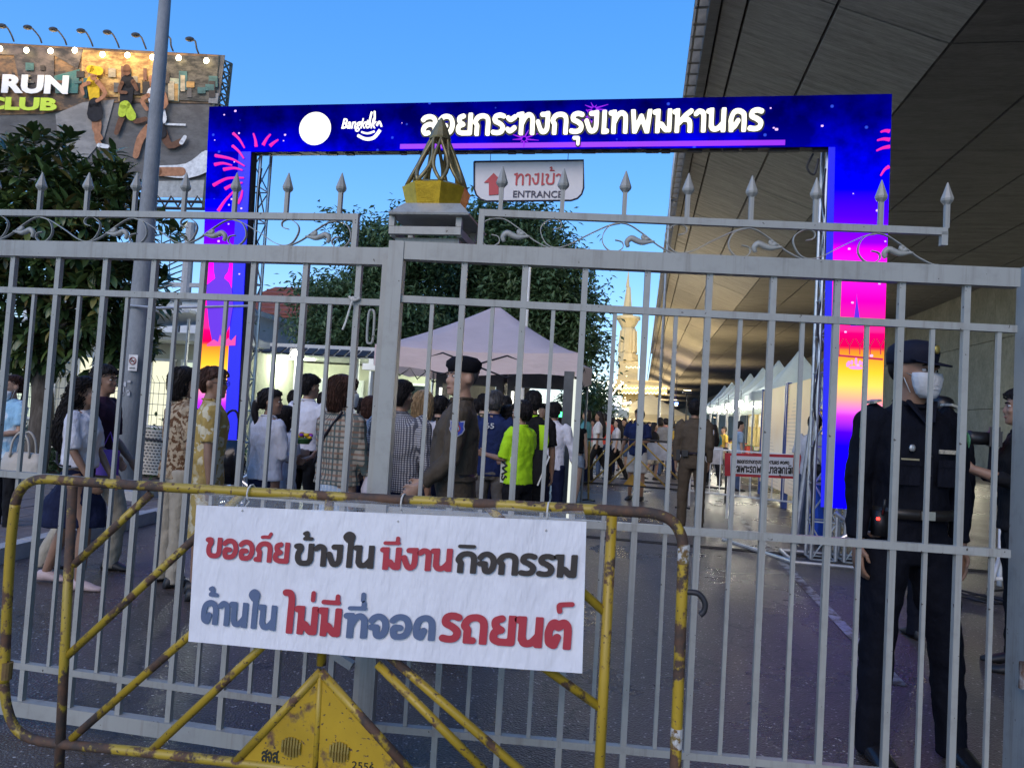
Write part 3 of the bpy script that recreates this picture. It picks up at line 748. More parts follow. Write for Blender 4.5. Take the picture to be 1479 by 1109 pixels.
def leaf(name, label, loc, rz, x0, x1, bars, stiles, fins, scr, scr_x, flip, zt=2.09, part=None):
    g = empty(name, loc, rz, label, 'gate', None)
    def rail(z, h, d, xa=x0, xb=x1, nm='rail'):
        m = MB(); m.box(((xa+xb)/2, 0, z), (xb-xa, d, h)); return m.build(nm, M_G, g)
    xi0, xi1 = x0+stiles[0], x1-stiles[1]
    rail(zt-.034, .068, .046, xi0, xi1, 'top_rail'); rail(1.872, .026, .026, xi0, xi1); rail(1.072, .028, .028, xi0, xi1); rail(.272, .026, .028, xi0, xi1); rail(.098, .062, .046, xi0, xi1, 'bottom_rail')
    if stiles[0]: MB().box((x0+stiles[0]/2, 0, (zt+.067)/2), (stiles[0], .056, zt-.067)).build('stile', M_G, g)
    if stiles[1]: MB().box((x1-stiles[1]/2, 0, (zt+.067)/2), (stiles[1], .056, zt-.067)).build('stile', M_G, g)
    tall = MB().box((0, 0, 0), (.022, .022, zt-.068-.129)).mesh('bar', M_G); zc = (zt-.068+.129)/2
    small = MB().box((0, 0, 0), (.0145, .0145, 1.859-.285)).mesh('bar', M_G); zs = (1.859+.285)/2
    for b in bars:
        o = link('bar', tall, g); o.location = (b+rnd.uniform(-.002, .002), .0, zc)
    for a, b in zip(bars[:-1], bars[1:]):
        o = link('bar', small, g); o.location = ((a+b)/2+rnd.uniform(-.004, .004), 0, zs); o.rotation_euler = (rnd.uniform(-.002, .002), rnd.uniform(-.0022, .0022), 0)
    if bars[0]-xi0 > .15: o = link('bar', small, g); o.location = (bars[0]-.115, 0, zs)
    if xi1-bars[-1] > .15: o = link('bar', small, g); o.location = (bars[-1]+.115, 0, zs)
    # scroll band
    sx0, sx1 = scr
    m = MB().box(((sx0+sx1)/2, 0, zt+.126), (sx1-sx0, .022, .026)); m.build('rail', M_G, g)
    for f in fins: o = link('finial', FIN, g); o.location = (f, 0, zt+.139)
    for s_ in scr_x:
        o = link('scroll', SC[flip], g); o.location = (s_, 0, zt)
        o = link('leaf_ornament', LO[flip], g); o.location = (s_, -.004, zt)
    if part is not None:
        o = link('scroll', SCP[flip], g); o.location = (part, 0, zt); o = link('leaf_ornament', LO[flip], g); o.location = (part, -.004, zt)
    return g
LB = [-2.751+.2292*k for k in range(-5, 8)]
gl = leaf('gate_leaf', 'left leaf of the grey steel gate, with white rope tied near its free edge', (0, 2.8, 0), 0, -4.6, -.985, LB, (0, .058),
          [-2.65+.2333*k for k in range(-5, 7)], (-4.6, -1.165), [-1.01-.46*k for k in range(1, 8)], 1, part=-1.01)
m = MB().box((-1.176, 0, 2.147), (.022, .022, .112)); m.build('end_post', M_G, gl)
RZ = R(6.0)
gr = leaf('gate_leaf', 'right leaf of the grey steel gate, the half in front of the uniformed guard', (-.98, 2.68, 0), RZ, 0.0, 2.30, [.292+.2295*k for k in range(9)], (.058, .0),
          [.414+.2335*k-.0 for k in range(8)], (.335, 2.05), [.621, 1.088, 1.555], 0, part=.154)
for x in (.345, 2.04): MB().box((x, 0, 2.147 if x < 1 else 2.19), (.022, .022, .112 if x < 1 else .05)).build('end_post', M_G, gr)
# fittings on the left leaf
m = MB(); P = [(-1.075, -.02, 1.84), (-1.06, -.03, 1.82), (-1.06, -.03, 1.72), (-1.072, -.03, 1.705), (-1.084, -.03, 1.72), (-1.084, -.03, 1.82), (-1.075, -.03, 1.84)]
m.tube(crv(P, 4), .005, 8); m.build('pull_ring', M_G, gl)
M_ROPE = plain('white_rope', (.62, .6, .55), .9)
m = MB(); m.tube(crv([(-1.175, -.02, 1.89), (-1.15, -.03, 1.875), (-1.13, -.02, 1.885), (-1.16, -.025, 1.868)], 5), .005, 6)
m.tube(crv([(-1.155, -.028, 1.88), (-1.165, -.03, 1.84), (-1.178, -.028, 1.79), (-1.19, -.028, 1.755)], 4), .004, 6); m.ell((-1.155, -.026, 1.88), (.012, .01, .012), 8); m.build('rope_tie', M_ROPE, gl)
m = MB(); m.box((-1.09, -.03, .47), (.085, .03, .03), Matrix.Rotation(.45, 3, 'Y')); m.build('latch_bar', M_GATE2, gl)
# right gate post
gp = empty('gate_post', (1.36, 2.97, 0), 0, 'thick grey gate post with worn hinges at the right edge', 'post')
MB().box((.11, 0, 1.06), (.20, .18, 2.12)).build('post', M_GATE2, gp)
m = MB()
for z in (1.86, 1.50, .66): m.tube([(-.005, -.08, z-.045), (-.005, -.08, z+.045)], .017, 10); m.box((.03, -.094, z), (.07, .012, .05))
m.build('hinge', m_chipped('rusty_hinge_paint', (.4, .42, .43), .42, .55), gp)
m = MB(); m.tube(crv([(.0, -.10, 1.88), (.012, -.11, 1.84), (.0, -.105, 1.81), (.02, -.11, 1.80)], 4), .007, 6); m.tube(crv([(.0, -.10, .67), (.014, -.11, .62), (.002, -.108, .58)], 4), .008, 6); m.build('chain', M_STEEL, gp)
# lotus ornament on its cap
lo = empty('lotus_ornament', (-.865, 2.86, 0), 0, 'gold lotus bud finial of crossing ribs on a grey pyramid cap', 'ornament')
G1 = plain('gold_leaf_paint', (.55, .36, .03), .28, .75, .25, 30, .3); G2 = plain('tarnished_gold', (.24, .20, .10), .42, .6, .3, 20, .2)
def frus(m, z0, w0, z1, w1, d0=None, d1=None):
    d0 = d0 or w0; d1 = d1 or w1
    m.loft([[Vector((sx*w/2, sy*d/2, z)) for sx, sy in ((-1, -1), (1, -1), (1, 1), (-1, 1))] for z, w, d in ((z0, w0, d0), (z1, w1, d1))])
m = MB(); frus(m, 2.205, .318, 2.212, .322); frus(m, 2.2125, .320, 2.262, .225); m.tf(Matrix.Translation((.02, 0, 0))); m.build('cap', M_GATE2, lo)
m = MB()
for y in (-.12, .12): m.box((0, y, 2.150), (.29, .022, .030))
for x in (-.135, .135): m.box((x, 0, 2.145), (.022, .218, .030)); m.box((x, -.12, 2.185), (.022, .0235, .038)); m.box((x, .12, 2.185), (.022, .0235, .038))
m.box((0, 0, 2.112), (.26, .18, .036)); m.build('bracket_frame', M_G, lo)
m = MB()
def ng(r, z, n=8, a0=math.pi/8): return [Vector((r*math.cos(a0+2*math.pi*k/n), r*math.sin(a0+2*math.pi*k/n), z)) for k in range(n)]
m.loft([ng(.116, 2.2625), ng(.140, 2.345), ng(.117, 2.358), ng(.09, 2.350)]); m.build('bowl', G1, lo)
for k in range(8):
    a0 = math.pi/8+2*math.pi*k/8
    for s_ in (-1, 1):
        P = []
        for i in range(11):
            u = i/10; r = .122*(1-u)+.032*u + .012*math.sin(math.pi*u)*0; 
            w = s_*(.39*math.sin(math.pi*min(1, u*1.1))**1.0)*(.9)
            P.append((r*math.cos(a0+w), r*math.sin(a0+w), 2.353+.215*u))
        m = MB(); m.tube(P, [.008]*7+[.007, .007, .006, .006], 6); m.build('rib', G2, lo, True)
m = MB(); m.lathe([(.044, 2.553), (.046, 2.560), (.030, 2.600), (.014, 2.632), (.003, 2.648)], 12); m.build('tip', G2, lo)
# ------------------------------------------------------------------ yellow barrier and banner
M_YEL = m_chipped('flaking_yellow_paint', (.46, .31, .025), .565, .60)
M_YELD = m_chipped('worn_yellow_paint', (.44, .31, .03), .535, .57, seed=4)
YB = 2.2
def B(px, py, Y=YB): return at(px, py, Y)
bar_ = empty('barrier', (0, 0, 0), 0, 'yellow traffic barrier with flaking paint standing right in front of the gate', 'barrier')
r = .0162
m = MB(); m.tube(crv([B(6, 985), B(8, 930), B(11, 860), B(16, 780), B(22, 728)], 6), r, 12); m.build('frame_tube', M_YEL, bar_, True)
m = MB(); m.tube(crv([B(22, 728), B(27, 712), B(40, 698), B(62, 692), B(110, 695), B(250, 704), B(500, 718), B(740, 730), B(900, 738), B(945, 742), B(970, 752), B(983, 771), B(987, 792)], 6), r, 12)
m.build('frame_tube', M_YELD, bar_, True)
m = MB(); m.tube(crv([B(987, 792), B(986, 830), B(981, 960), B(975, 1120), B(973, 1200)], 6), r, 12); m.build('frame_tube', M_YEL, bar_, True)
m = MB(); m.tube(crv([B(6, 985), B(10, 1020), B(22, 1050), B(45, 1066), B(90, 1074), B(200, 1085), B(360, 1103), B(600, 1132), B(900, 1162), B(973, 1200)], 6), r*.95, 12)
m.build('bottom_tube', M_YELD, bar_, True)
for a, b in (((105, 703), (84, 1160)), ((884, 745), (863, 1180))):
    m = MB(); p, q = B(*a), B(*b); q = Vector((q.x, q.y, .03)); m.tube([p, (p+q)/2, q], r*.95, 12); m.build('leg_tube', M_YELD if a[0] < 200 else M_YEL, bar_, True)
m = MB(); m.tube([B(476, 718), B(464, 960)], r*.9, 12); m.build('centre_tube', M_YEL, bar_, True)
for i, (a, b) in enumerate((((107, 815), (218, 713)), ((96, 948), (352, 712)), ((104, 1066), (470, 745)), ((218, 1084), (468, 850)),
             ((478, 745), (868, 1022)), ((700, 728), (874, 884)), ((474, 870), (830, 1180)), ((545, 958), (712, 1125)), ((480, 722), (878, 1030)))[:8]):
    m = MB(); m.tube([B(*a, YB+.004), B(*b, YB+.004)], r*.82, 12); m.build('brace', M_YELD if i < 2 else M_YEL, bar_, True)
AX = B(463, 972); TLp, TRp = B(340, 1100), B(612, 1135)
m = MB(); m.tube([AX+Vector((0, 0, .005)), TLp], r*.85, 12); m.build('plate_edge', M_YEL, bar_, True)
m = MB(); m.tube([AX+Vector((0, 0, .005)), TRp], r*.85, 12); m.build('plate_edge', M_YEL, bar_, True)
m = MB(); m.tube([AX, B(455, 1125)], r*.6, 10); m.build('plate_ridge', M_YEL, bar_, True)
m = MB(); m.prism([(AX.x, AX.z-.01), (TLp.x, TLp.z), (B(455, 1122).x, B(455, 1122).z), (TRp.x, TRp.z)], YB-.003, YB+.003)
m.build('triangle_plate', m_chipped('yellow_plate_paint', (.50, .32, .02), .57, .63, seed=9), bar_)
for cx_, cy_ in ((422, 1077), (491, 1084)):
    c = B(cx_, cy_); m = MB()
    for k in range(7):
        dx = (k-3)*.0095; h = .030*math.sqrt(max(.05, 1-(dx/.036)**2)); m.tube([(c.x+dx, YB-.007, c.z-h), (c.x+dx, YB-.010, c.z), (c.x+dx, YB-.007, c.z+h)], .0034, 6)
    m.build('ribbed_emblem', plain('bare_relief', (.42, .30, .08), .35, .4), bar_)
M_BT = plain('barrier_lettering', (.03, .035, .03), .7)
p = B(377, 1099, YB-.004); q = B(404, 1102, YB-.004); thai('สจส.', p, q-p, Z, .034, (q-p).length, t=.10, cell=.05, depth=.001)[0].build('lettering', M_BT, bar_)
p = B(508, 1109, YB-.004); q = B(540, 1113, YB-.004); latin('2556', p, q-p, Z, .022, (q-p).length, .001).build('lettering', M_BT, bar_)
m = MB(); m.tube(crv([B(985, 855), B(1000, 855), B(1010, 858), B(1018, 870), B(1017, 882), B(1011, 888)], 4), .0085, 8); m.build('hook', M_DARK, bar_, True)
for a in ((10, 968), (987, 800), (977, 1065)):
    c = B(*a); m = MB(); m.tube([c-Vector((0, 0, .028)), c+Vector((0, 0, .028))], r*1.06, 12); m.build('white_patch', m_chipped('chipped_white_patch', (.6, .6, .58), .50, .53, under=(.2, .14, .03), seed=2), bar_)
# banner
YN = 2.15
bn = empty('banner', (0, 0, 0), 0, 'white paper notice in red, black and blue Thai letters tied on the yellow barrier', 'banner')
def bnm():
    m_, nt, b = nmat('banner_paper'); v = coord(nt)
    f = noi(nt, v, 3, 4); L(nt, ramp(nt, f, [(.3, (.70, .70, .74)), (.7, (.80, .80, .83))]), b.inputs['Base Color'])
    L(nt, ramp(nt, noi(nt, v, 2.5, 4), [(.35, (.16,)*3), (.65, (.5,)*3)]), b.inputs['Roughness']); bump(nt, b, noi(nt, coord(nt, 'Object', (2.2, 1, .7)), 4, 4), .8, .03); return m_
M_PAPER = bnm()
c00, c10, c11, c01 = B(284, 729, YN), B(847, 753, YN), B(841, 972, YN), B(272, 926, YN)
def S(u, v): # v 0 top .. 1 bottom
    p = c00*(1-u)*(1-v)+c10*u*(1-v)+c11*u*v+c01*(1-u)*v
    f = abs(((u*4.6+.05) % 1)-.5)*2
    return p + Vector((0, -.0016*f**3-.0008*math.sin(v*5+u*3), -.004*math.sin(math.pi*u)*v))
NU, NV = 46, 10; m = MB(); vs = [S(i/NU, j/NV) for j in range(NV+1) for i in range(NU+1)]
bk2 = [v+Vector((0, .0012, 0)) for v in vs]; fs = []
for j in range(NV):
    for i in range(NU): a = j*(NU+1)+i; fs.append((a, a+1, a+NU+2, a+NU+1))
n0 = len(vs); fs2 = [(d+n0, c+n0, b+n0, a+n0) for a, b, c, d in fs]
m.add(vs+bk2, fs+fs2); m.build('sheet', M_PAPER, bn, True, fix=False)
IR = plain('red_ink', (.42, .035, .05), .5, 0, .06); IK = plain('black_ink', (.035, .026, .022), .5, 0, .06); IB = plain('slate_ink', (.10, .14, .24), .5, 0, .06)
def bz(x, y): return at(280+x/2.55, 700+y/2.55, YN-.0052)
for txt, x0, y0, x1, y1, top, mt in (('ขออภัย', 42, 268, 350, 292, 78, IR), ('ข้างใน', 368, 297, 664, 309, 84, IK), ('มีงาน', 686, 312, 952, 320, 84, IR), ('กิจกรรม', 963, 324, 1412, 344, 84, IK),
                                  ('ด้านใน', 22, 510, 302, 538, 92, IB), ('ไม่มี', 322, 545, 541, 562, 106, IR), ('ที่จอด', 551, 563, 888, 574, 94, IB), ('รถยนต์', 903, 578, 1390, 608, 112, IR)):
    a, b_ = bz(x0, y0), bz(x1, y1); h = (bz(x0, y0-top)-a).length
    thai(txt, a, b_-a, Vector((.02, 0, 1)), h, (b_-a).length, t=.118, cell=.042, depth=.0008)[0].build('lettering', mt, bn)
# clear plastic over the top edge with tape creases and string
m_, nt, b = nmat('clear_plastic'); b.inputs['Base Color'].default_value = (.85, .88, .9, 1); b.inputs['Roughness'].default_value = .08
b.inputs['Alpha'].default_value = .16; bump(nt, b, noi(nt, coord(nt, 'Object', (1, 1, 3)), 22, 5), 1.0, .02); M_CLR = m_
m = MB(); NU = 60; rows = []
for j in range(6):
    row = []
    for i in range(NU+1):
        u = i/NU; p = S(u, 0); t_ = B(288+u*555, 712+u*27, YB-.026); q = p.lerp(t_, j/5)
        row.append(q+Vector((0, -.004-.006*math.sin(u*47+j)*math.sin(j*1.3), .003*math.sin(u*33))))
    rows.append(row)
vs = [v for rw in rows for v in rw]; fs = [(j*(NU+1)+i, j*(NU+1)+i+1, (j+1)*(NU+1)+i+1, (j+1)*(NU+1)+i) for j in range(5) for i in range(NU)]
m.add(vs, fs); m.build('plastic_film', M_CLR, bn, True, fix=False)
for px, py in ((363, 712), (583, 726), (792, 738)):
    c = B(px, py, YB); m = MB(); P = [(c.x, c.y+.027*math.cos(a), c.z+.027*math.sin(a)) for a in [k*math.pi/5 for k in range(8)]]
    m.tube(P+[(c.x+.003, YN-.004, c.z-.05)], .0028, 6); m.build('string', M_ROPE, bn)
# ------------------------------------------------------------------ vegetation
def leaf_mesh(l, w, fold=.25, droop=.25):
    m = MB(); xs = [(0, .004), (.3*l, w*.42), (.6*l, w*.5), (.85*l, w*.28), (l, .001)]
    vs = []
    for x, hw in xs:
        z = -droop*x*x/l
        vs += [(x, 0, z), (x, hw, z+hw*fold), (x, -hw, z+hw*fold)]
    fs = []
    for i in range(4):
        a = i*3; fs += [(a, a+3, a+4, a+1), (a, a+2, a+5, a+3)]
    return vs, fs
def inv_rot(d, roll=0):
    d = Vector(d).normalized(); u = Vector((0, 0, 1)); y = u.cross(d)
    if y.length < .05: y = Vector((0, 1, 0))
    y.normalize(); z = d.cross(y); M = Matrix((d, y, z)).transposed()
    return M @ Matrix.Rotation(roll, 3, 'X')
def whorl_tree(root, ells, nclu, leaf_l, mat, seed, per=9, nind=300, trunk_mat=None, trunk=None, big=.35):
    """clusters of broad leaves at branch ends; nearest leaves are objects, the rest one mesh"""
    rr = random.Random(seed); allv = []
    lv, lf = leaf_mesh(1, .34)
    for k in range(nclu):
        c, r = rr.choices(ells, weights=[e[2] for e in ells])[0][:2] if len(ells[0]) > 2 else rr.choice(ells)
        while True:
            v = Vector((rr.gauss(0, 1), rr.gauss(0, 1), rr.gauss(0, 1))).normalized()
            if v.y < .35: break
        rad = rr.uniform(.55, 1.03)
        p = Vector(c)+Vector((v.x*r[0], v.y*r[1], v.z*r[2]))*rad
        ax = (v+Vector((rr.uniform(-.4, .4), rr.uniform(-.5, .1), rr.uniform(0, .7)))).normalized()
        Mx = inv_rot(ax)
        for j in range(per):
            a = 2*math.pi*(j*.381966)+rr.uniform(-.2, .2); tilt = rr.uniform(.5, 1.35)
            d = Mx @ Vector((math.cos(tilt), math.sin(tilt)*math.cos(a), math.sin(tilt)*math.sin(a)))
            s = leaf_l*rr.uniform(.65, 1.15)
            allv.append((p+ax*rr.uniform(-.05, .05), inv_rot(d, rr.uniform(-.4, .4)), s))
    allv.sort(key=lambda q: (q[0]-CAMP).length)
    crown = empty('crown'); crown.parent = root
    me = MB().add(lv, lf).mesh('leaf', mat, True)
    base = root.location
    for p, M, s in allv[:nind]:
        o = link('leaf', me, crown); o.matrix_local = Matrix.Translation(p-base) @ (M.to_4x4() @ Matrix.Scale(s, 4))
    m = MB()
    for p, M, s in allv[nind:]:
        m.add([M @ (Vector(v)*s)+p-base for v in lv], lf)
    tag(m.build('foliage', mat, crown, True, fix=False), kind='stuff')
M_BARK = m_streak('tree_bark', (.06, .05, .04), (.14, .12, .10), (14, 14, 3), .9)
M_LF = m_leaf('broad_leaves', [(.035, .065, .022), (.055, .10, .03), (.04, .08, .026), (.08, .13, .04), (.05, .09, .03), (.13, .18, .045), (.20, .14, .05)], .36)
M_LF2 = m_leaf('dense_leaves', [(.035, .075, .03), (.055, .115, .045), (.08, .15, .06), (.045, .09, .035), (.11, .18, .07)], .55)
def trunk(root, pts, rs, name='trunk'):
    m = MB(); m.tube(crv([Vector(p)-root.location for p in pts], 4), [rs[0]+(rs[1]-rs[0])*i/(4*(len(pts)-1)) for i in range(4*(len(pts)-1)+1)], 10)
    return m.build(name, M_BARK, root, True)
tb = Vector((-9.1, 9.9, 0))
t1 = empty('broadleaf_tree', tb, 0, 'broad-leaved tree with glossy whorled leaves by the left edge, beside the lamp post', 'tree')
trunk(t1, [tb, tb+Vector((.1, 0, 1)), tb+Vector((-.1, .1, 2.2)), tb+Vector((.1, 0, 3.2))], (.2, .09))
for d in ((1.6, -.5, 4.2), (-1.2, .3, 4.4), (.4, -.8, 4.3), (1.9, .2, 3.0), (-.6, -.9, 3.2), (.9, -.6, 2.4)):
    trunk(t1, [tb+Vector((0, 0, 1.7)), tb+Vector((d[0]*.5, d[1]*.5, (1.7+d[2])/2+.2)), tb+Vector(d)], (.07, .02), 'branch')
el = [(at(55, 285, 9.6), (1.75, 1.0, .92), 3), (at(30, 335, 9.2), (1.7, .9, 1.0), 2), (at(145, 330, 9.9), (1.15, .8, .80), 2), (at(70, 420, 9.7), (1.75, .9, 1.05), 3), (at(170, 440, 10.2), (.85, .7, .7), 1), (at(190, 500, 10.3), (.4, .4, .35), .4), (at(110, 500, 10.2), (.95, .7, .52), 1), (at(10, 470, 9.9), (1.05, .8, .7), 1)]
whorl_tree(t1, el, 1250, .26, M_LF, 11)
def crown_tree(name, label, px_list, Y, depth, nleaf, size, seed, base_px, group=None, mat=None, ctr=None):
    rr = random.Random(seed); b = at(*base_px, Y); b.z = 0
    t = empty(name, b, 0, label, 'tree', group)
    top = at(px_list[0][0], px_list[0][1], Y)
    trunk(t, [b, b+Vector((.1, 0, top.z*.3)), Vector((top.x, b.y, top.z*.8))], (.03*top.z+.08, .05))
    els = []
    for px, py, rx, ry in px_list:
        c = at(px, py, Y); k = (c-CAMP).length/FPX; els.append((c, (rx*k, depth, ry*k)))
        trunk(t, [Vector((b.x, b.y, top.z*.3)), Vector(((b.x+c.x)/2, b.y, (top.z*.3+c.z)/2+.3)), c], (.08, .03), 'branch')
    # clumps of small leaves clustered on the lobes: gaps and light and dark tufts
    m = MB(); vols = [r[0]*r[2] for c, r in els]
    ncl = nleaf//26
    for k in range(ncl):
        c, r = rr.choices(els, weights=vols)[0]
        while True:
            v = Vector((rr.gauss(0, 1), rr.gauss(0, 1), rr.gauss(0, 1))).normalized()
            if v.y < .5: break
        u = rr.uniform(.45, 1.06); 
        if mnoise.noise(Vector((v.x*2.1+seed, v.y*2.1, v.z*2.1))) > .12 and u > .7: continue
        p = c+Vector((v.x*r[0], v.y*r[1], v.z*r[2]))*u
        cr = size*rr.uniform(2.0, 3.6)
        for j in range(26):
            q = p+Vector((rr.gauss(0, 1), rr.gauss(0, 1), rr.gauss(0, .7)))*cr*.5
            d = Vector((rr.uniform(-1, 1), rr.uniform(-1, .3), rr.uniform(-.9, .3))).normalized(); M = inv_rot(d, rr.uniform(-.8, .8)); s = size*rr.uniform(.6, 1.2)
            m.add([q+M @ Vector(w)*s-b for w in ((0, 0, 0), (.5, .2, .05), (1, 0, -.1), (.5, -.2, .05))], [(0, 1, 2, 3)])
    tag(m.build('crown', mat or M_LF2, t, False, fix=False), kind='stuff'); return t
crown_tree('shade_tree', 'tall dark green tree rising directly behind the white tent', [(745, 375, 88, 68), (685, 395, 58, 50), (800, 410, 50, 62), (832, 505, 36, 46), (720, 338, 48, 28), (795, 480, 58, 48), (680, 465, 58, 50), (765, 322, 26, 18), (838, 440, 20, 30), (655, 365, 26, 22), (740, 450, 70, 60)], 24, 3.0, 62000, .24, 21, (745, 640))
crown_tree('shade_tree', 'leafy green tree behind the gate stile, left of the white tent', [(565, 410, 46, 52), (600, 372, 44, 40), (520, 440, 34, 34), (480, 432, 22, 14), (485, 480, 30, 26), (545, 480, 50, 36), (590, 460, 52, 48), (532, 350, 20, 20), (560, 350, 18, 16), (620, 345, 24, 20)], 20, 2.3, 46000, .20, 22, (560, 640))
crown_tree('shade_tree', 'small dark tree hung with white bulbs left of the lit temple', [(850, 585, 26, 46), (835, 610, 26, 40), (866, 560, 12, 22)], 32, 1.5, 5000, .3, 24, (845, 650))
# bushes behind the mesh fence
for k, (px, Y) in enumerate(((20, 11), (85, 10.6), (150, 11.2), (215, 11), (285, 11.4))):
    p = at(px, 690, Y); p.z = .1; rr = random.Random(k+50); t = empty('hedge_bush', p, 0, ['low clipped bush at the far left behind the mesh fence', 'dark bush behind the mesh fence, under the broad-leaved tree', 'leafy bush just left of the lamp post behind the fence', 'green bush just right of the lamp post behind the fence', 'green bush behind the fence beside the left arch pillar'][k], 'bush')
    m = MB(); 
    for j in range(900):
        v = Vector((rr.gauss(0, .35), rr.gauss(0, .2), abs(rr.gauss(0, .35)))); M = inv_rot((rr.uniform(-1, 1), rr.uniform(-1, .4), rr.uniform(-.2, 1)), 0); s = .11
        m.add([v+M @ Vector(w)*s for w in ((0, 0, 0), (.5, .25, .05), (1, 0, -.1), (.5, -.25, .05))], [(0, 1, 2, 3)])
    tag(m.build('leaves', M_LF2, t, fix=False), kind='stuff')
    m = MB(); m.tube([(0, 0, -.1), (0, 0, .4)], .03); m.build('stem', M_BARK, t)

# ------------------------------------------------------------------ lamp post
lp = empty('lamp_post', (-6.62, 8.75, 0), 0, 'thick galvanised steel post with a no smoking notice, left of the archway', 'lamp post')
m = MB(); m.tube([(0, 0, .3), (0, 0, 2.2), (0, 0, 4.5), (-.01, 0, 9.5)], [.165, .135, .095, .05], 20)
m.build('pole', m_concrete('weathered_galvanised', (.17, .185, .20), (.32, .335, .35), (1, 1, .35), 6, .2), lp, True)
m = MB(); m.tube([(0, 0, .1), (0, 0, .34)], [.19, .18], 16); m.build('collar', M_STEEL, lp, True)
m = MB(); m.box((0, 0, .11), (.9, .9, .26)); m.build('plinth', M_KERB, lp)
c = at(193, 524, 8.6)-lp.location; m = MB(); m.prism([(c.x-.065, c.z-.105), (c.x+.065, c.z-.105), (c.x+.065, c.z+.105), (c.x-.065, c.z+.105)], -.165, -.16); m.build('notice', plain('notice_white', (.6, .58, .56), .5), lp)
m = MB(); m.tube([(c.x+.045*math.cos(a), -.17, c.z+.025+.045*math.sin(a)) for a in [k*math.pi/8 for k in range(17)]], .006, 6); m.tube([(c.x-.032, -.17, c.z+.057), (c.x+.032, -.17, c.z-.007)], .006, 6); m.build('prohibition_ring', plain('notice_red', (.25, .06, .06), .5), lp)
m = MB(); m.box((c.x-.003, -.168, c.z+.02), (.05, .005, .010)); m.box((c.x, -.168, c.z-.07), (.08, .004, .010)); m.tube([(c.x+.01, -.168, c.z+.02), (c.x+.026, -.168, c.z+.04)], .003, 5); m.build('cigarette_print', M_BT, lp)
m = MB(); rr = random.Random(4)
for k in range(7): m.box((rr.uniform(-.05, .07), -.150, 1.55+rr.uniform(-.12, .1)), (rr.uniform(.02, .05), .012, rr.uniform(.02, .07)))
m.build('torn_sticker', plain('torn_paper', (.45, .45, .46), .8), lp)
m = MB(); m.tube([(0, 0, 2.62), (.0, 0, 2.62)], .02); m.tube([(-.1, -.14, 2.60), (.4, -.16, 2.58), (1.7, -.1, 2.66)], .018, 6); m.build('tied_rail', M_STEEL, lp)

# ------------------------------------------------------------------ billboard
q0, q1 = Vector((-26.2, 25.0, 0)), Vector((-17.25, 26.6, 0)); bd = (q1-q0).normalized(); bnv = Vector((bd.y, -bd.x, 0))
def bp(px, py, off=0.0):
    v = ray(px, py); t = ((q0-CAMP).dot(bnv)+off)/v.dot(bnv); return CAMP+v*t
bb = empty('billboard', (0, 0, 0), 0, 'big lit running billboard on steel scaffold behind the tree, lamps along its top', 'billboard')
def bpoly(pts, name, mat, off, smooth=False):
    P = [bp(px, py, off) for px, py in pts]; m = MB(); n_ = len(P); d_ = bnv*-.02
    m.add(P+[p+d_ for p in P], [tuple(range(n_)), tuple(reversed(range(n_, 2*n_)))]+[((k+1) % n_, k, k+n_, (k+1) % n_+n_) for k in range(n_)])
    return m.build(name, mat, bb)
def bstroke(pts, r, name, mat, off, rs=None):
    P = crv([bp(px, py, off) for px, py in pts], 3); k = .95*(P[0]-CAMP).length/FPX; n_ = len(P)
    m = MB(); rr_ = [(r*k) if rs is None else k*(rs[0]+(rs[1]-rs[0])*i/(n_-1)) for i in range(n_)]
    rows = []
    for i, p in enumerate(P):
        d = (P[min(i+1, n_-1)]-P[max(i-1, 0)]).normalized(); s_ = bnv.cross(d).normalized()*rr_[i]; rows.append((p-s_, p+s_))
    vs = [x for rw in rows for x in rw]; m.add(vs+[v-bnv*.02 for v in vs], [(2*i, 2*i+1, 2*i+3, 2*i+2) for i in range(n_-1)]+[(2*i+2*n_, 2*i+2+2*n_, 2*i+3+2*n_, 2*i+1+2*n_) for i in range(n_-1)])
    c = P[0]; m.add([c+(bd*math.cos(a)+Z*math.sin(a))*rr_[0] for a in [q*math.pi/5 for q in range(10)]], [tuple(range(10))])
    c = P[-1]; m.add([c+(bd*math.cos(a)+Z*math.sin(a))*rr_[-1]+bnv*.002 for a in [q*math.pi/5 for q in range(10)]], [tuple(range(10))])
    return m.build(name, mat, bb)
def noisy(name, a, b_, sc, rough=.7):
    m, nt, b = nmat(name); v = coord(nt, 'Object', (1, 1, 2)); L(nt, ramp(nt, noi(nt, v, sc, 6, .7), [(.4, a), (.6, b_)]), b.inputs['Base Color']); b.inputs['Roughness'].default_value = rough; return m
bpoly([(-260, 48), (325, 80), (301, 262), (-300, 262)], 'poster', noisy('printed_asphalt', (.085, .08, .078), (.14, .135, .13), 1.2), 0)
bpoly([(-200, 52), (316, 80), (310, 150), (150, 148), (60, 165), (-200, 170)], 'street_print', noisy('printed_street', (.06, .045, .035), (.30, .17, .08), 1.4), .03)
bpoly([(118, 72), (235, 79), (228, 142), (150, 140), (118, 130)], 'shopfront_print', noisy('printed_shopfront', (.30, .15, .05), (.75, .48, .16), 2.2), .06)
bpoly([(232, 80), (316, 82), (310, 148), (234, 143)], 'dark_shop_print', noisy('printed_dark_shop', (.025, .025, .02), (.12, .11, .09), 2.5), .07)
bpoly([(-60, 62), (120, 72), (112, 100), (78, 80), (78, 130), (30, 130), (20, 80), (-60, 75)], 'shadow_print', noisy('printed_shadow', (.03, .028, .03), (.15, .12, .11), 1.6), .07)
bpoly([(78, 110), (115, 100), (112, 135), (80, 135)], 'teal_print', noisy('printed_teal', (.02, .16, .15), (.12, .20, .18), 1.8), .08)
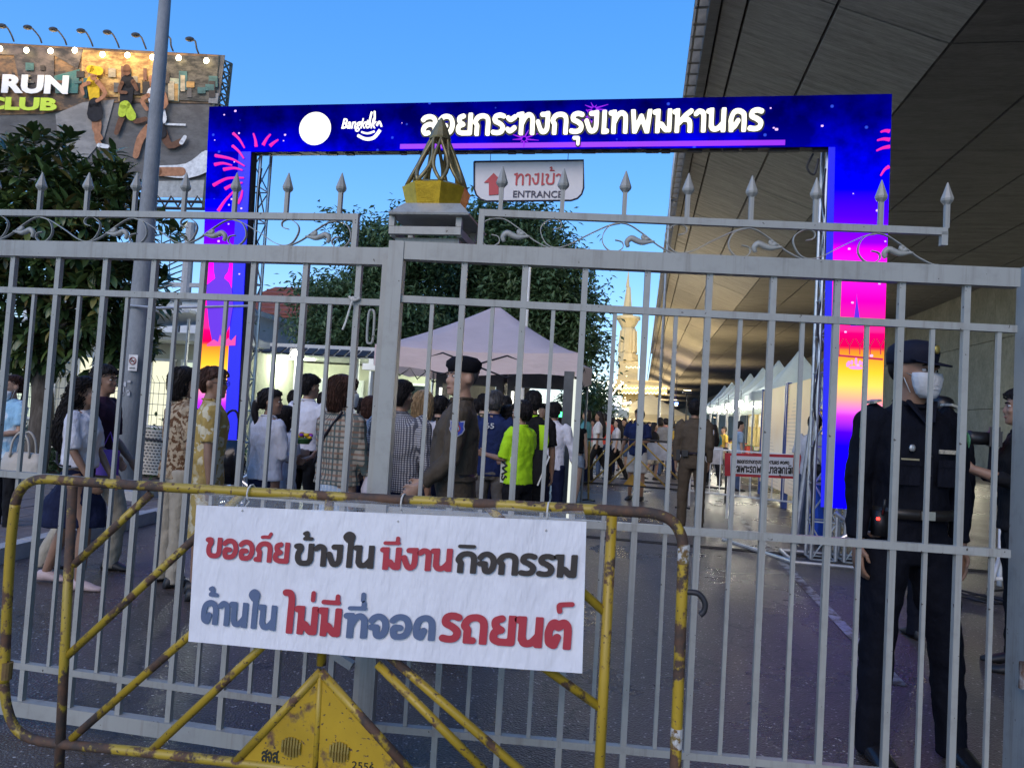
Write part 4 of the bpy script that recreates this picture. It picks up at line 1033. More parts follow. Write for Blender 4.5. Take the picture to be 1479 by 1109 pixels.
bpoly([(80, 165), (120, 148), (165, 144), (150, 200), (120, 235), (85, 215)], 'path_print', noisy('printed_path', (.22, .21, .20), (.33, .31, .29), 1.0), .05)
bpoly([(238, 178), (268, 179), (268, 182), (238, 181)], 'road_line_print', plain('print_white', (.7, .7, .7), .6), .09)
bpoly([(245, 113), (260, 114), (258, 147), (242, 146)], 'doorway_print', noisy('printed_doorway', (.25, .28, .2), (.4, .42, .3), 3), .09)
bpoly([(302, 135), (316, 135), (314, 150), (301, 149)], 'car_print', plain('print_grey', (.22, .22, .22), .6), .09)
a, b_ = bp(2, 135, .16), bp(98, 137, .16); h = (bp(2, 108, .16)-a).length
latin('RUN', a, b_-a, Z, h, (b_-a).length, .03, .05).build('run_lettering', plain('poster_white', (.9, .9, .88), .6, 0, .03), bb)
a, b_ = bp(-24, 159, .16), bp(82, 161, .16); h = (bp(2, 140, .16)-bp(2, 159, .16)).length
latin('CLUB', a, b_-a, Z, h, (b_-a).length, .03, .05).build('club_lettering', plain('poster_lime', (.62, .80, .05), .6, 0, .05), bb)
rr = random.Random(41); tones = [noisy('shop_tone_%s' % n_, tuple(c*.6 for c in c_), c_, 3) for n_, c_ in (('dark', (.05, .04, .035)), ('amber', (.55, .32, .10)), ('brick', (.22, .10, .06)), ('cream', (.5, .42, .28)), ('grey', (.14, .13, .12)), ('teal', (.06, .16, .16)))]
for k in range(44):
    px = rr.uniform(-40, 306); w_ = rr.uniform(4, 13); h_ = rr.uniform(8, 34); py = 84+(px*.06)+rr.uniform(0, 30)
    if 2 < px < 108 and py+h_ > 104: h_ = max(4, 102-py)
    if py+h_ > 146: h_ = 146-py
    if h_ < 3: continue
    o_ = .095+.0008*k; bpoly([(px, py), (px+w_, py+.6), (px+w_, py+h_), (px, py+h_)], 'shopfront_print', tones[rr.randrange(6)], o_)
SK = plain('print_skin', (.42, .20, .11), .7); SKD = plain('print_dark_skin', (.16, .08, .05), .7); YE = plain('print_yellow', (.75, .48, .03), .7); BK = plain('print_black', (.025, .025, .03), .7); LM = plain('print_lime', (.5, .62, .06), .7); WH = plain('print_white', (.7, .7, .7), .6)
o = .14
def runner(parts):
    for i, (pts, r0, r1, mt) in enumerate(parts): bstroke(pts, r0, 'runner_print', mt, o+.012*i, (r0, r1))
runner([([(137, 165), (142, 180), (140, 200), (146, 212)], 5, 2.5, SK), ([(140, 165), (137, 185), (146, 200)], 5, 2.5, SK), ([(143, 210), (155, 212)], 3, 2.5, WH), ([(134, 118), (137, 148)], 8, 6, YE), ([(137, 150), (137, 165)], 8, 10, BK), ([(135, 112), (136, 104)], 4, 5, SK), ([(130, 100), (143, 103)], 5, 5.5, YE), ([(128, 120), (118, 125), (120, 136)], 2.6, 2, SK), ([(140, 118), (152, 135), (140, 146)], 3, 2.2, SK)])
runner([([(178, 165), (172, 180), (168, 192)], 4.2, 3, SKD), ([(190, 165), (196, 175), (210, 172)], 4.2, 3, SKD), ([(184, 118), (182, 145)], 9, 8, BK), ([(181, 152), (190, 168)], 6, 6, LM), ([(178, 152), (176, 164)], 5, 5, LM), ([(183, 104), (183, 98)], 5, 4.5, SKD), ([(176, 120), (172, 132), (182, 134)], 2.6, 2, SKD), ([(192, 118), (198, 130)], 3, 2, SKD)])
runner([([(215, 185), (203, 200), (196, 225)], 6, 4, SK), ([(235, 190), (245, 210), (262, 204)], 5.5, 4, SKD), ([(262, 206), (267, 198)], 3, 2.5, WH), ([(222, 135), (232, 172)], 9, 8, WH), ([(224, 176), (232, 192)], 9, 8, BK), ([(222, 122), (220, 114)], 5, 5, SK), ([(214, 138), (205, 145), (212, 158)], 3, 2.4, SK), ([(236, 135), (240, 150), (232, 158)], 3, 2.4, SK)])
runner([([(226, 246), (270, 247), (300, 232)], 6, 14, WH), ([(228, 248), (262, 248)], 6, 6, SK)])
M_LAT = plain('weathered_board', (.42, .42, .40), .7)
bpoly([(222, 262), (300, 260), (298, 286), (221, 285)], 'lower_panel', M_LAT, .02)
m = MB()
for py in (290, 300): m.tube([bp(-200, py-8), bp(298, py+2)], .06, 6)
for k in range(26): x0 = -190+k*19; m.tube([bp(x0, 283), bp(x0+10, 299)], .035, 5); m.tube([bp(x0+10, 299), bp(x0+19, 284)], .035, 5)
m.build('catwalk', M_DARK, bb)
m = MB()
for k, px in enumerate((316, 322, 334)):
    m.tube([bp(px, 82+k*5, -.6*k), bp(px-22, 300, -.6*k)], .07, 6)
for k in range(12):
    f = k/12; f2 = (k+1)/12; m.tube([bp(322-18*f, 84+190*f, -.4), bp(334-18*f2, 92+190*f2, -1.2)], .04, 5); m.tube([bp(334-18*f, 92+190*f, -1.2), bp(322-18*f2, 84+190*f2, -.4)], .04, 5); m.tube([bp(316-18*f, 84+190*f, 0), bp(334-18*f, 92+190*f, -1.2)], .035, 5)
m.build('scaffold', plain('scaffold_steel', (.10, .11, .09), .6, .5), bb)
for px, py in ((0, 12), (20, 36)): pass
M_LH = plain('lamp_housing', (.05, .05, .055), .5)
EL = emit('warm_lamp_face', (1.0, .82, .5), 9)
for k, (lx, ly, bx, by, hx, hy) in enumerate(((3, 38, 20, 60, 0, 71), (40, 40, 60, 62, 38, 73), (77, 43, 96, 65, 73, 74), (117, 45, 134, 67, 108, 73), (155, 47, 172, 69, 148, 79), (196, 51, 211, 71, 184, 80), (238, 53, 250, 74, 220, 83), (274, 57, 287, 78, 258, 84), (None, 0, 0, 0, 298, 88))):
    if lx is not None:
        m = MB(); m.tube(crv([bp(bx, by, -.1), bp(bx-3, by-8, .3), bp(lx+8, ly+3, 1.0), bp(lx+3, ly, 1.3)], 4), .035, 6); m.build('lamp_arm', M_LH, bb)
        m = MB(); c = bp(lx, ly, 1.35); m.ell(c, (.19, .12, .09), 10); m.build('lamp_head', M_LH, bb)
    c = bp(hx, hy, .25); m = MB(); m.ell(c, (.12, .06, .12), 10); m.build('lamp_face', EL, bb)
    point('billboard_lamp_light', bp(hx, hy+1, .85), 16, (1, .72, .38), .12)

# ------------------------------------------------------------------ buildings on the left
def wallbox(x0, x1, y0, y1, z0, z1, name, mat, parent):
    m = MB(); m.box(((x0+x1)/2, (y0+y1)/2, (z0+z1)/2), (x1-x0, y1-y0, z1-z0)); return m.build(name, mat, parent)
M_CREAM = m_concrete('painted_render', (.42, .42, .34), (.58, .58, .48), sc=1.2, bs=.1)
M_WHB = m_concrete('white_render', (.50, .52, .52), (.68, .70, .70), sc=1, bs=.1)
EWIN = emit('lit_window', (1.0, .98, .70), .75); EWIN2 = emit('lit_window_cool', (.85, 1.0, .78), .6)
M_GLASS = plain('dark_glass', (.02, .03, .035), .08, 0, .1)
def winrow(parent, xs_, y, z0, z1, w, mats, rnd_=None):
    for k, x in enumerate(xs_):
        m = MB()
        for a, b in (((x-w/2, z0), (x+w/2, z0)), ((x-w/2, z1), (x+w/2, z1))): m.bar((a[0]-.03, y-.03, a[1]), (b[0]+.03, y-.03, b[1]), .06)
        for xx in (x-w/2, x, x+w/2): m.bar((xx, y-.03, z0+.03), (xx, y-.03, z1-.03), .045)
        f = m.build('window', M_WHITEP, parent); m = MB(); m.box((x, y-.012, (z0+z1)/2), (w, .012, z1-z0)); m.build('pane', mats[k % len(mats)], f)
ob = empty('office_building', (0, 0, 0), 0, 'pale two storey office building left of the archway, ground floor windows lit', 'building')
wallbox(-17, -8.6, 15, 22, 0, 2.7, 'wall', M_CREAM, ob); wallbox(-15.2, -10.3, 16, 22, 2.7, 3.75, 'upper_wall', M_WHB, ob)
wallbox(-17.4, -8.2, 13.9, 15.2, 2.62, 2.78, 'canopy', M_WHB, ob); wallbox(-15.3, -10.2, 15.8, 22, 3.75, 3.87, 'roof', M_WHB, ob)
winrow(ob, (-15.7, -13.9, -12.2, -10.9, -9.6), 15, .75, 2.25, 1.1, [EWIN, EWIN2, EWIN, EWIN, EWIN2]); winrow(ob, (-14.2, -12.4), 16, 2.95, 3.6, .9, [M_GLASS, EWIN2]); winrow(ob, (-10.9,), 16, 2.95, 3.6, .8, [M_GLASS])
for k in range(8):
    m = MB(); x = -15+k*.62; m.box((x, 15.95, 3.22), (.55, .05, 1.0)); m.build('cladding_panel', M_WHB, ob)
aw = empty('awning', (-9.9, 14.0, 0), 0, 'small white lean-to awning with rail beside the left arch pillar', 'awning')
m = MB(); m.prism([(-1.2, 2.95), (1.0, 3.12), (1.0, 3.18), (-1.2, 3.01)], -.8, .8); m.build('roof', M_WHB, aw)
for x in (-1.1, .95): m = MB(); m.tube([(x, -.7, 0), (x, -.7, 3)], .03); m.build('leg', M_STEEL, aw)
gh = empty('guardhouse', (0, 0, 0), 0, 'long flat-roofed guardhouse with lit white eaves seen between the arch pillar and the gate stile', 'building')
wallbox(-14, -4.2, 17.6, 21, 0, 2.5, 'wall', M_CREAM, gh); wallbox(-14.4, -3.8, 15.6, 21.3, 2.55, 2.80, 'roof', M_WHB, gh)
winrow(gh, (-12.6, -11.0, -9.3, -7.5, -5.8), 17.6, .9, 2.1, 1.2, [EWIN2, M_GLASS, EWIN, EWIN2, M_GLASS])
for x in (-12, -9.2, -6.4): m = MB(); m.tube([(x, 15.9, 0), (x, 15.9, 2.55)], .05); m.build('post', M_WHITEP, gh)
for x in (-11.4, -8.4, -5.4):
    m = MB(); m.box((x, 16.6, 2.53), (1.2, .12, .04)); m.build('ceiling_tube', emit('cool_tube', (.85, 1.0, .8), 9), gh)
m = MB()
for k in range(28): m.bar((-10.8+k*.25, 15.5, 2.70), (-10.8+k*.25, 15.2, 2.55), .2, .03)
m.build('corrugated_eave', M_DARK, gh); tag(kids(gh)[-1], kind='stuff') if False else None
point('eave_light', (-8.4, 16.4, 2.3), 55, (.9, 1, .75), .3); point('eave_light', (-11.4, 16.4, 2.3), 55, (.9, 1, .75), .3); point('eave_light', (-5.4, 16.4, 2.3), 40, (.9, 1, .75), .3)
fl = empty('flood_lamp', (-6.75, 13.6, 0), 0, 'bright white flood lamp above the head of the schoolboy in white', 'lamp')
m = MB(); m.tube([(0, 0, 0), (0, 0, 2.35)], .035); m.build('pole', M_WHITEP, fl); m = MB(); m.ell((0, -.08, 2.42), (.10, .05, .07), 12); m.build('lens', emit('flood_glow', (1, 1, .85), 30), fl)
m = MB(); m.box((0, 0, 2.44), (.28, .08, .2)); m.build('housing', M_DARK, fl); point('flood_lamp_light', (-6.75, 13.3, 2.42), 45, (1, 1, .85), .1)
cc = empty('security_camera', (-5.4, 14.2, 0), 0, 'white security camera on a grey pole behind the plaid shirt woman', 'camera')
m = MB(); m.tube([(0, 0, 0), (0, 0, 2.2)], .06); m.build('pole', M_STEEL, cc); m = MB(); m.box((0, -.05, 2.28), (.34, .14, .13)); m.box((.0, -.05, 2.39), (.1, .1, .1)); m.build('housing', M_WHITEP, cc)
M_TILE = m_streak('red_roof_tiles', (.16, .05, .04), (.27, .10, .07), (3, 3, 22), .8)
def house(name, label, x0, x1, y, ze, zr, zw0=0):
    h = empty(name, (0, 0, 0), 0, label, 'house'); wallbox(x0+.3, x1-.3, y, y+5, zw0, ze+.05, 'wall', M_CREAM, h)
    for s in (0, 1):
        m = MB(); ya, yb = (y-.6, y+2.5) if s == 0 else (y+5.6, y+2.5)
        m.add([(x0, ya, ze), (x1, ya, ze), (x1-.8, yb, zr), (x0+.8, yb, zr), (x0, ya, ze-.12), (x1, ya, ze-.12), (x1-.8, yb, zr-.12), (x0+.8, yb, zr-.12)], [(0, 1, 2, 3), (7, 6, 5, 4), (0, 4, 5, 1), (1, 5, 6, 2), (2, 6, 7, 3), (3, 7, 4, 0)]); m.build('roof', M_TILE, h)
        if s == 0:
            for k in range(7):
                t = k/7; m = MB(); yy = ya+(yb-ya)*t; zz = ze+(zr-ze)*t; m.box(((x0+x1)/2, yy, zz+.02), (x1-x0-1.6*t, .05, .05)); m.build('tile_course', M_TILE, h)
    winrow(h, (x0+1.2, (x0+x1)/2, x1-1.2), y, ze-1.5, ze-.4, .9, [M_GLASS, EWIN2]); return h
house('tiled_house', 'house with steep red tiled roof just right of the left arch pillar', -15.6, -11.6, 25, 4.6, 6.1)
house('tiled_house', 'lower house with dull red roof seen between two bars left of the gate stile', -12.6, -7.5, 25.5, 3.35, 4.5)
# utility pole and wires
up_ = empty('utility_pole', (-11.6, 17, 0), 0, 'concrete utility pole with strung wires left of the archway', 'utility pole')
m = MB(); m.tube([(0, 0, 0), (0, 0, 5.9)], [.17, .12], 10); m.build('pole', M_KERB, up_)
m = MB(); m.box((0, 0, 5.0), (1.6, .1, .1)); m.box((0, 0, 4.3), (1.2, .1, .1)); m.build('crossarm', M_KERB, up_)
rr = random.Random(9)
for k in range(11):
    m = MB(); z0 = 4.2+k*.16; e_ = (rr.uniform(-7.5, -5), -1+rr.uniform(-.4, .4), z0-1.1+rr.uniform(-.6, .5))
    m.tube(crv([(-.1, 0, z0), (e_[0]*.5, e_[1]*.5, z0-1.0-rr.random()*.5), e_], 8), .018, 4); m.build('wire', M_BLACK, up_)
for k in range(5):
    m = MB(); x = -.7-k*.28; m.tube(crv([(x, .1, 3.4), (x+.12, .1, 4.6), (x+.02+k*.05, .1, 6.2)], 6), .014, 4); m.build('wire', M_BLACK, up_)
tm_ = empty('thin_lamp_pole', (0, 0, 0), 0, 'slender pale lamp pole standing in front of the tree behind the tent', 'lamp post')
p = at(750, 640, 19); q = at(757, 378, 19); m = MB(); m.tube([(p.x, p.y, 0), (p.x, p.y, q.z)], [.06, .04], 8); m.build('pole', M_WHITEP, tm_)
m = MB(); m.ell((p.x+.25, p.y, q.z), (.12, .08, .06), 10); m.tube([(p.x, p.y, q.z), (p.x+.25, p.y, q.z+.03)], .03); m.build('lamp_head', emit('lamp_glow', (1, .8, .45), 3), tm_)
p2 = at(968, 300, 30); tp = empty('deck_lamp_pole', (at(962, 400, 30).x, 30, 0), 0, 'tall thin lamp pole close along the left edge of the elevated road', 'lamp post')
m = MB(); m.tube(crv([(0, 0, 0), (0, 0, 8), (.1, 0, 12.2), (.35, 0, 13.2), (.8, 0, 13.4)], 5), .06, 8); m.build('pole', M_STEEL, tp)

# ------------------------------------------------------------------ mesh fence on the left
mf = empty('mesh_fence', (0, 0, 0), 0, 'green-black wire mesh fence on posts running behind the people on the left', 'fence')
fa, fb = at(-40, 560, 10.2), at(345, 575, 11.6); fa.z = fb.z = .12; fd = (fb-fa).normalized(); FL = (fb-fa).length
for k in range(int(FL/1.5)+1):
    p = fa+fd*k*1.5; m = MB(); m.tube([p, p+Z*1.75], .028, 8); m.build('post', plain('fence_green', (.03, .045, .04), .5), mf)
wv = MB().tube([(0, 0, 0), (0, 0, 1.55), (-.03, -.05, 1.66)], .0045, 4).mesh('wire', M_STEEL)
for k in range(min(290, int(FL/.085))):
    o = link('wire', wv, mf); o.location = fa+fd*k*.085
wh = MB().tube([(0, 0, 0), fd*FL], .005, 4).mesh('wire', M_STEEL)
for k in range(9): o = link('wire', wh, mf); o.location = fa+Z*(.1+k*.18)
m = MB(); m.box((fa+fb)/2-Z*.02, (.01, .01, .01)); 
# white perforated barrier by the lamp post
wb = empty('panel_barrier', at(222, 672, 9.3).xyz*1, 0, 'low pale perforated barrier panel standing just right of the lamp post', 'barrier')
wb.location.z = 0
m = MB(); m.box((0, 0, .66), (1.0, .03, .62)); m.build('panel', plain('perforated_cream', (.55, .50, .42), .6), wb)
hl = MB().box((0, -.02, 0), (.03, .006, .014)).mesh('hole', M_DARK)
for i in range(17):
    for j in range(14):
        o = link('hole', hl, wb); o.location = (-.46+i*.057+(j % 2)*.025, 0, .39+j*.042)
m = MB(); m.tube(crv([(-.48, -.03, .5), (-.4, -.04, .78), (-.1, -.04, .84), (.4, -.04, .80), (.49, -.03, .9)], 4), .014); m.build('tube_rail', M_DARK, wb)
for x in (-.5, .5): m = MB(); m.tube([(x, 0, 0), (x, 0, 1.0)], .02); m.build('leg', M_STEEL, wb)
# ------------------------------------------------------------------ tents and checkpoint
def fabric(name, col, tr=.25):
    m, nt, b = nmat(name); f = noi(nt, coord(nt), 2.5, 4); L(nt, ramp(nt, f, [(.3, tuple(c*.88 for c in col)), (.7, col)]), b.inputs['Base Color']); b.inputs['Roughness'].default_value = .75
    t = N(nt, 'ShaderNodeBsdfTranslucent'); t.inputs[0].default_value = (*col, 1); mx = N(nt, 'ShaderNodeMixShader'); mx.inputs[0].default_value = tr
    out = [x for x in nt.nodes if x.type == 'OUTPUT_MATERIAL'][0]; L(nt, b.outputs[0], mx.inputs[1]); L(nt, t.outputs[0], mx.inputs[2]); L(nt, mx.outputs[0], out.inputs[0])
    bump(nt, b, noi(nt, coord(nt, 'Object', (1, 1, 3)), 3, 3), .4, .05); return m
M_TENTW = fabric('pinkish_white_canvas', (.86, .70, .70), .3); M_TENTG = fabric('pale_grey_canvas', (.50, .58, .58)); M_TENTY = fabric('warm_canvas', (.62, .50, .28))
def tent(label, c, w, ze, za, mat, legs=True, val=.32, group=None, sharp=1.6, frame=True, rz=0):
    t = empty('canopy_tent', (c[0], c[1], 0), rz, label, 'tent', group); h = w/2; NS = 10; m = MB(); rows = []
    for j in range(NS+1):
        u = j/NS; s = h*(1-u)+.02; z = ze+(za-ze)*(u**sharp)
        ring = []
        for k in range(24):
            e = k/6.0; side = int(e); f = e-side; a = [(-1, -1), (1, -1), (1, 1), (-1, 1)][side]; b_ = [(1, -1), (1, 1), (-1, 1), (-1, -1)][side]
            sag = 1-.05*math.sin(math.pi*f)*(1-u); ring.append(Vector(((a[0]+(b_[0]-a[0])*f)*s*sag, (a[1]+(b_[1]-a[1])*f)*s*sag, z-.05*math.sin(math.pi*f)*(1-u))))
        rows.append(ring)
    m.loft(rows, caps=False); m.build('canopy', mat, t, True, fix=False)
    m = MB(); bot = [v+Vector((0, 0, -val+.03*math.sin(k*1.7))) for k, v in enumerate(rows[0])]; m.loft([bot, rows[0]], caps=False); m.build('valance', mat, t, False, fix=False)
    if frame:
        m = MB()
        for i in range(4):
            a = [(-1, -1), (1, -1), (1, 1), (-1, 1)][i]; b_ = [(1, -1), (1, 1), (-1, 1), (-1, -1)][i]
            for n_ in range(3):
                f0, f1 = n_/3, (n_+1)/3; P = lambda f: (h*.97*(a[0]+(b_[0]-a[0])*f), h*.97*(a[1]+(b_[1]-a[1])*f))
                m.tube([(*P(f0), ze-.08), (*P(f1), ze-.4)], .012, 4); m.tube([(*P(f0), ze-.4), (*P(f1), ze-.08)], .012, 4)
            m.tube([(a[0]*h*.95, a[1]*h*.95, ze-.1), (0, 0, za-.5)], .012, 4)
        m.build('frame', M_DARK, t)
    if legs:
        lg = MB().tube([(0, 0, 0), (0, 0, ze)], .024, 6).mesh('leg', M_ALU)
        for sx in (-1, 1):
            for sy in (-1, 1): o = link('leg', lg, t); o.location = (sx*h*.97, sy*h*.97, 0)
    return t
tent('pinkish white pop-up tent with pointed roof over the crowd beside the brown-uniformed officer', (-2.45, 12.0), 3.0, 2.41, 3.27, M_TENTW, sharp=1.25)
# walk-through checkpoint frames under the tent
M_FR = plain('checkpoint_grey', (.07, .075, .08), .5); M_LIT = emit('lit_strip', (1.0, 1.0, .88), 2.2)
for i, (x, y) in enumerate(((-1.75, 13.2), (-3.1, 13.3))):
    t = empty('walk_through_gate', (x, y, 0), 0, ['grey walk-through security gate under the right side of the tent', 'grey walk-through security gate under the left side of the tent'][i], 'security gate')
    MB().box((0, 0, 2.12), (1.25, .5, .26)).build('header', M_FR, t)
    for s in (-.56, .56):
        MB().box((s, 0, 1.0), (.13, .5, 1.98)).build('side_panel', M_FR, t); MB().box((s*.9-.02, -.262, 1.15), (.045, .02, 1.5)).build('light_strip', M_LIT, t)
pg = empty('checkpoint_post', (-.98, 9.9, 0), 0, 'dark grey upright post with green lamp at the right corner of the tent', 'post')
MB().box((0, 0, 1.05), (.13, .13, 2.1)).build('post', M_FR, pg); MB().box((-.09, -.03, 1.52), (.05, .05, .07)).build('green_lamp', emit('green_led', (.05, 1, .25), 4), pg)
MB().tube([(.085, -.04, 0), (.085, -.04, 2.0)], .022, 8).build('strip_tube', emit('strip_dim', (.9, .95, .85), .7), pg)
# exhibition panels and the row of tents on the right
def prt():
    m, nt, b = nmat('printed_panel'); tc = coord(nt, 'Object'); sp = N(nt, 'ShaderNodeSeparateXYZ'); L(nt, tc, sp.inputs[0])
    f = noi(nt, tc, 2.0, 6, .7); z = math_(nt, 'ADD', math_(nt, 'MULTIPLY', sp.outputs[2], .38), math_(nt, 'MULTIPLY', f, .25))
    c = ramp(nt, z, [(.05, (.22, .16, .10)), (.25, (.50, .40, .30)), (.45, (.62, .55, .45)), (.8, (.60, .42, .22)), (1, (.62, .45, .2))])
    w = math_(nt, 'FRACT', math_(nt, 'MULTIPLY', sp.outputs[2], 14)); yb = math_(nt, 'GREATER_THAN', noi(nt, tc, .9, 1), .52)
    tx = math_(nt, 'MULTIPLY', math_(nt, 'LESS_THAN', w, .3), math_(nt, 'MULTIPLY', yb, .35)); c2 = mixc(nt, tx, c, (.2, .17, .16))
    L(nt, c2, b.inputs['Base Color']); b.inputs['Roughness'].default_value = .5; b.inputs['Emission Strength'].default_value = .32; L(nt, c2, b.inputs['Emission Color']); return m  # the print emits part of its own colour, so the panels glow
M_PRT = prt(); M_BPOST = plain('blue_frame', (.03, .06, .25), .4)
for i, (y0, y1) in enumerate(((12.75, 15.2), (15.3, 18.2))):
    d_ = empty('display_panel', (2.82, y0, 0), 0, ['tall backlit picture panel with orange sky, nearest in the row by the tents', 'tall backlit picture panel with grey towers, second in the row by the tents'][i], 'display panel')
    MB().box((0, (y1-y0)/2, 1.35), (.06, y1-y0-.1, 2.1)).build('panel', M_PRT, d_)
    for y in (0, y1-y0-.05):
        MB().box((-.01, y, 1.22), (.09, .07, 2.44)).build('post', M_BPOST, d_)
for i in range(7):
    y = 20.2+i*2.9
    tent('peaked grey-green market tent, %s of the row along the right under the elevated road' % ['nearest', 'second', 'third', 'fourth', 'fifth', 'sixth', 'last'][i], (3.95, y), 2.6, 2.42, 3.6, M_TENTG, group='tents in a row on the right', sharp=1.9, val=.22, frame=False)
# far tents
tent('cream yellow pointed tent glowing in front of the temple steps', (at(938, 600, 44).x, 44), 4.2, 2.1, 3.3, M_TENTY, sharp=1.2, frame=False)
tent('grey-blue pointed tent far away left of the yellow tent', (at(880, 600, 40).x-.6, 40), 3.2, 2.1, 2.9, M_TENTG, sharp=1.2, frame=False)
# stall tables, goods and lamps
M_TBL = plain('table_cloth', (.5, .48, .44), .8); BULB = emit('stall_bulb', (1.0, .95, .78), 26); BULBS = emit('string_bulb', (1.0, .85, .5), 4)
rr = random.Random(31)
gc = [plain('goods_red', (.5, .06, .04)), plain('goods_yellow', (.6, .42, .05)), plain('goods_green', (.08, .28, .08)), plain('goods_pink', (.55, .15, .25)), plain('goods_cream', (.55, .5, .4))]
for i in range(6):
    y = 20.6+i*2.9
    t = empty('stall_table', (3.2, y, 0), 0, 'goods table at the open front of the %s lit stall counting from the picture panels' % ['first', 'second', 'third', 'fourth', 'fifth', 'sixth'][i], 'table', 'stall tables')
    MB().box((0, 0, .76), (.9, 2.2, .05)).build('table_top', M_TBL, t)
    for sx in (-.4, .4):
        for sy in (-1, 1): MB().box((sx, sy, .37), (.04, .04, .73)).build('leg', M_DARK, t)
    for k in range(7):
        g = empty('goods_box', (3.2+rr.uniform(-.3, .3), y-1+k*.31, .785), rr.random(), '%s goods box on the %s lit stall table' % (['red', 'yellow', 'green', 'pink', 'cream', 'small red', 'small yellow'][k], ['first', 'second', 'third', 'fourth', 'fifth', 'sixth'][i]), 'box', 'goods on the stall tables')
        s = rr.uniform(.1, .2); m = MB(); m.box((0, 0, s*.6), (s, s, s*1.2)); m.build('box', gc[k % 5], g); m = MB(); m.box((0, 0, s*1.2+.01), (s*1.06, s*1.06, .02)); m.build('lid', gc[(k+2) % 5], g)
    for k, (dx, dz) in enumerate(((-.75, 2.15), (.2, 2.25))):
        l_ = empty('hanging_bulb', (3.3+dx, y-.4+k*.9, dz), 0, '%s glaring bulb hung in the %s lit stall' % (['front', 'rear'][k], ['first', 'second', 'third', 'fourth', 'fifth', 'sixth'][i]), 'lamp', 'bulbs in the stalls')
        MB().ell((0, 0, 0), (.075, .075, .09), 10).build('bulb', BULB, l_, True); MB().tube([(0, 0, .08), (0, 0, .35)], .008, 5).build('flex', M_BLACK, l_)
    point('stall_light', (3.3, y, 2.0), 60, (1, .93, .75), .12)
    bd_ = empty('stall_backboard', (5.0, y, 0), 0, 'lit yellow picture board at the back of the %s lit stall' % ['first', 'second', 'third', 'fourth', 'fifth', 'sixth'][i], 'board', 'boards behind the stalls')
    MB().box((0, 0, 1.35), (.06, 2.6, 2.1)).build('board', plain('board_gold', (.55, .42, .16), .7, 0, .5, 4), bd_); MB().box((-.05, 0, 1.9), (.03, 1.6, .5)).build('sign', plain('board_white', (.7, .68, .6)), bd_)
# crowd barrier rail with board
cb = empty('crowd_barrier', (0, 0, 0), 0, 'thin white railing barrier crossing the road behind the ambulance notice', 'barrier')
pa, pb = Vector((.95, 14.2, 0)), Vector((2.8, 13.3, 0)); dd = (pb-pa)
for z in (.28, 1.08): MB().tube([pa+Z*z, pb+Z*z], .016, 6).build('rail', M_WHITEP, cb)
for k in range(12):
    p = pa+dd*(k/11); MB().tube([p+Z*(.28 if k not in (0, 11) else 0), p+Z*1.08], .010 if k not in (0, 11) else .018, 6).build('bar', M_WHITEP, cb)
an = empty('ambulance_notice', (0, 0, 0), 0, 'white board with red border and black Thai words hung on the white railing', 'sign')
YS_ = 12.6
a, b_, c, d = [at(px, py, YS_) for px, py in ((1047, 654), (1161, 657), (1161, 692), (1047, 687))]
m = MB(); m.prism([(p.x, p.z) for p in (d, c, b_, a)], YS_, YS_+.03); m.build('border', plain('border_red', (.42, .02, .03), .5), an)
a, b_, c, d = [at(px, py, YS_-.01) for px, py in ((1055, 658), (1151, 661), (1151, 688), (1055, 683.5))]
m = MB(); m.prism([(p.x, p.z) for p in (d, c, b_, a)], YS_-.012, YS_-.002); m.build('panel', M_SIGNW, an)
K_ = plain('sign_black', (.02, .02, .02), .6)
p, q = at(1060, 682, YS_-.014), at(1149, 685, YS_-.014); thai('เฉพาะรถพยาบาลฉุกเฉิน', p, q-p, Z, .115, (q-p).length, t=.11, cell=.07, depth=.003)[0].build('lettering', K_, an)
p, q = at(1064, 669, YS_-.014), at(1140, 671, YS_-.014); thai('ลอยกระทงกรุงเทพมหานคร ๒๕๒๕', p, q-p, Z, .06, (q-p).length, t=.12, cell=.09, depth=.003)[0].build('lettering', K_, an)
for px in (1052, 1156): p = at(px, 690, YS_+.05); MB().tube([(p.x, p.y, 0), (p.x, p.y, p.z+.2)], .018, 6).build('leg', M_WHITEP, an)
# far yellow barrier
M_YF = plain('dull_yellow_paint', (.36, .24, .05), .5, 0, .35, 8)
fb_ = empty('barrier', (0, 0, 0), 0, 'far yellow barrier across the road with triangle plate, people leaning behind it', 'barrier'); YF = 13.6
def F(px, py): return at(px, py, YF)
def ft(nm, pts, r=.017, mt=M_YF): m = MB(); m.tube([F(*p) for p in pts], r, 6); m.build(nm, mt, fb_, True)
ft('frame_tube', [(835, 700), (837, 640), (843, 634), (930, 635), (985, 640), (990, 648), (992, 705)], .02, M_DARK); ft('bottom_tube', [(835, 696), (905, 701), (992, 708)], .018, M_DARK)
for px0, px1, yb in ((851, 849, 735), (988, 985, 738)):
    p, q = F(px0, 637), F(px1, yb); MB().tube([p, (q.x, q.y, 0.03)], .02, 6).build('leg_tube', M_YF, fb_); q = Vector((q.x, q.y, .03)); MB().tube([q+Vector((-.12, -.15, 0)), q, q+Vector((.12, -.15, 0))], .018, 6).build('foot', M_DARK, fb_)
for a, b_ in (((851, 678), (885, 637)), ((852, 698), (915, 640)), ((878, 699), (918, 660)), ((920, 660), (962, 703)), ((928, 640), (988, 700)), ((950, 640), (988, 672))): ft('brace', [a, b_])
ap, l_, r_ = F(913, 684), F(899, 701), F(936, 704); m = MB(); m.prism([(l_.x, l_.z), (r_.x, r_.z), (ap.x, ap.z)], YF-.006, YF+.006); m.build('triangle_plate', plain('plate_yellow', (.42, .25, .03), .5, 0, .3), fb_)
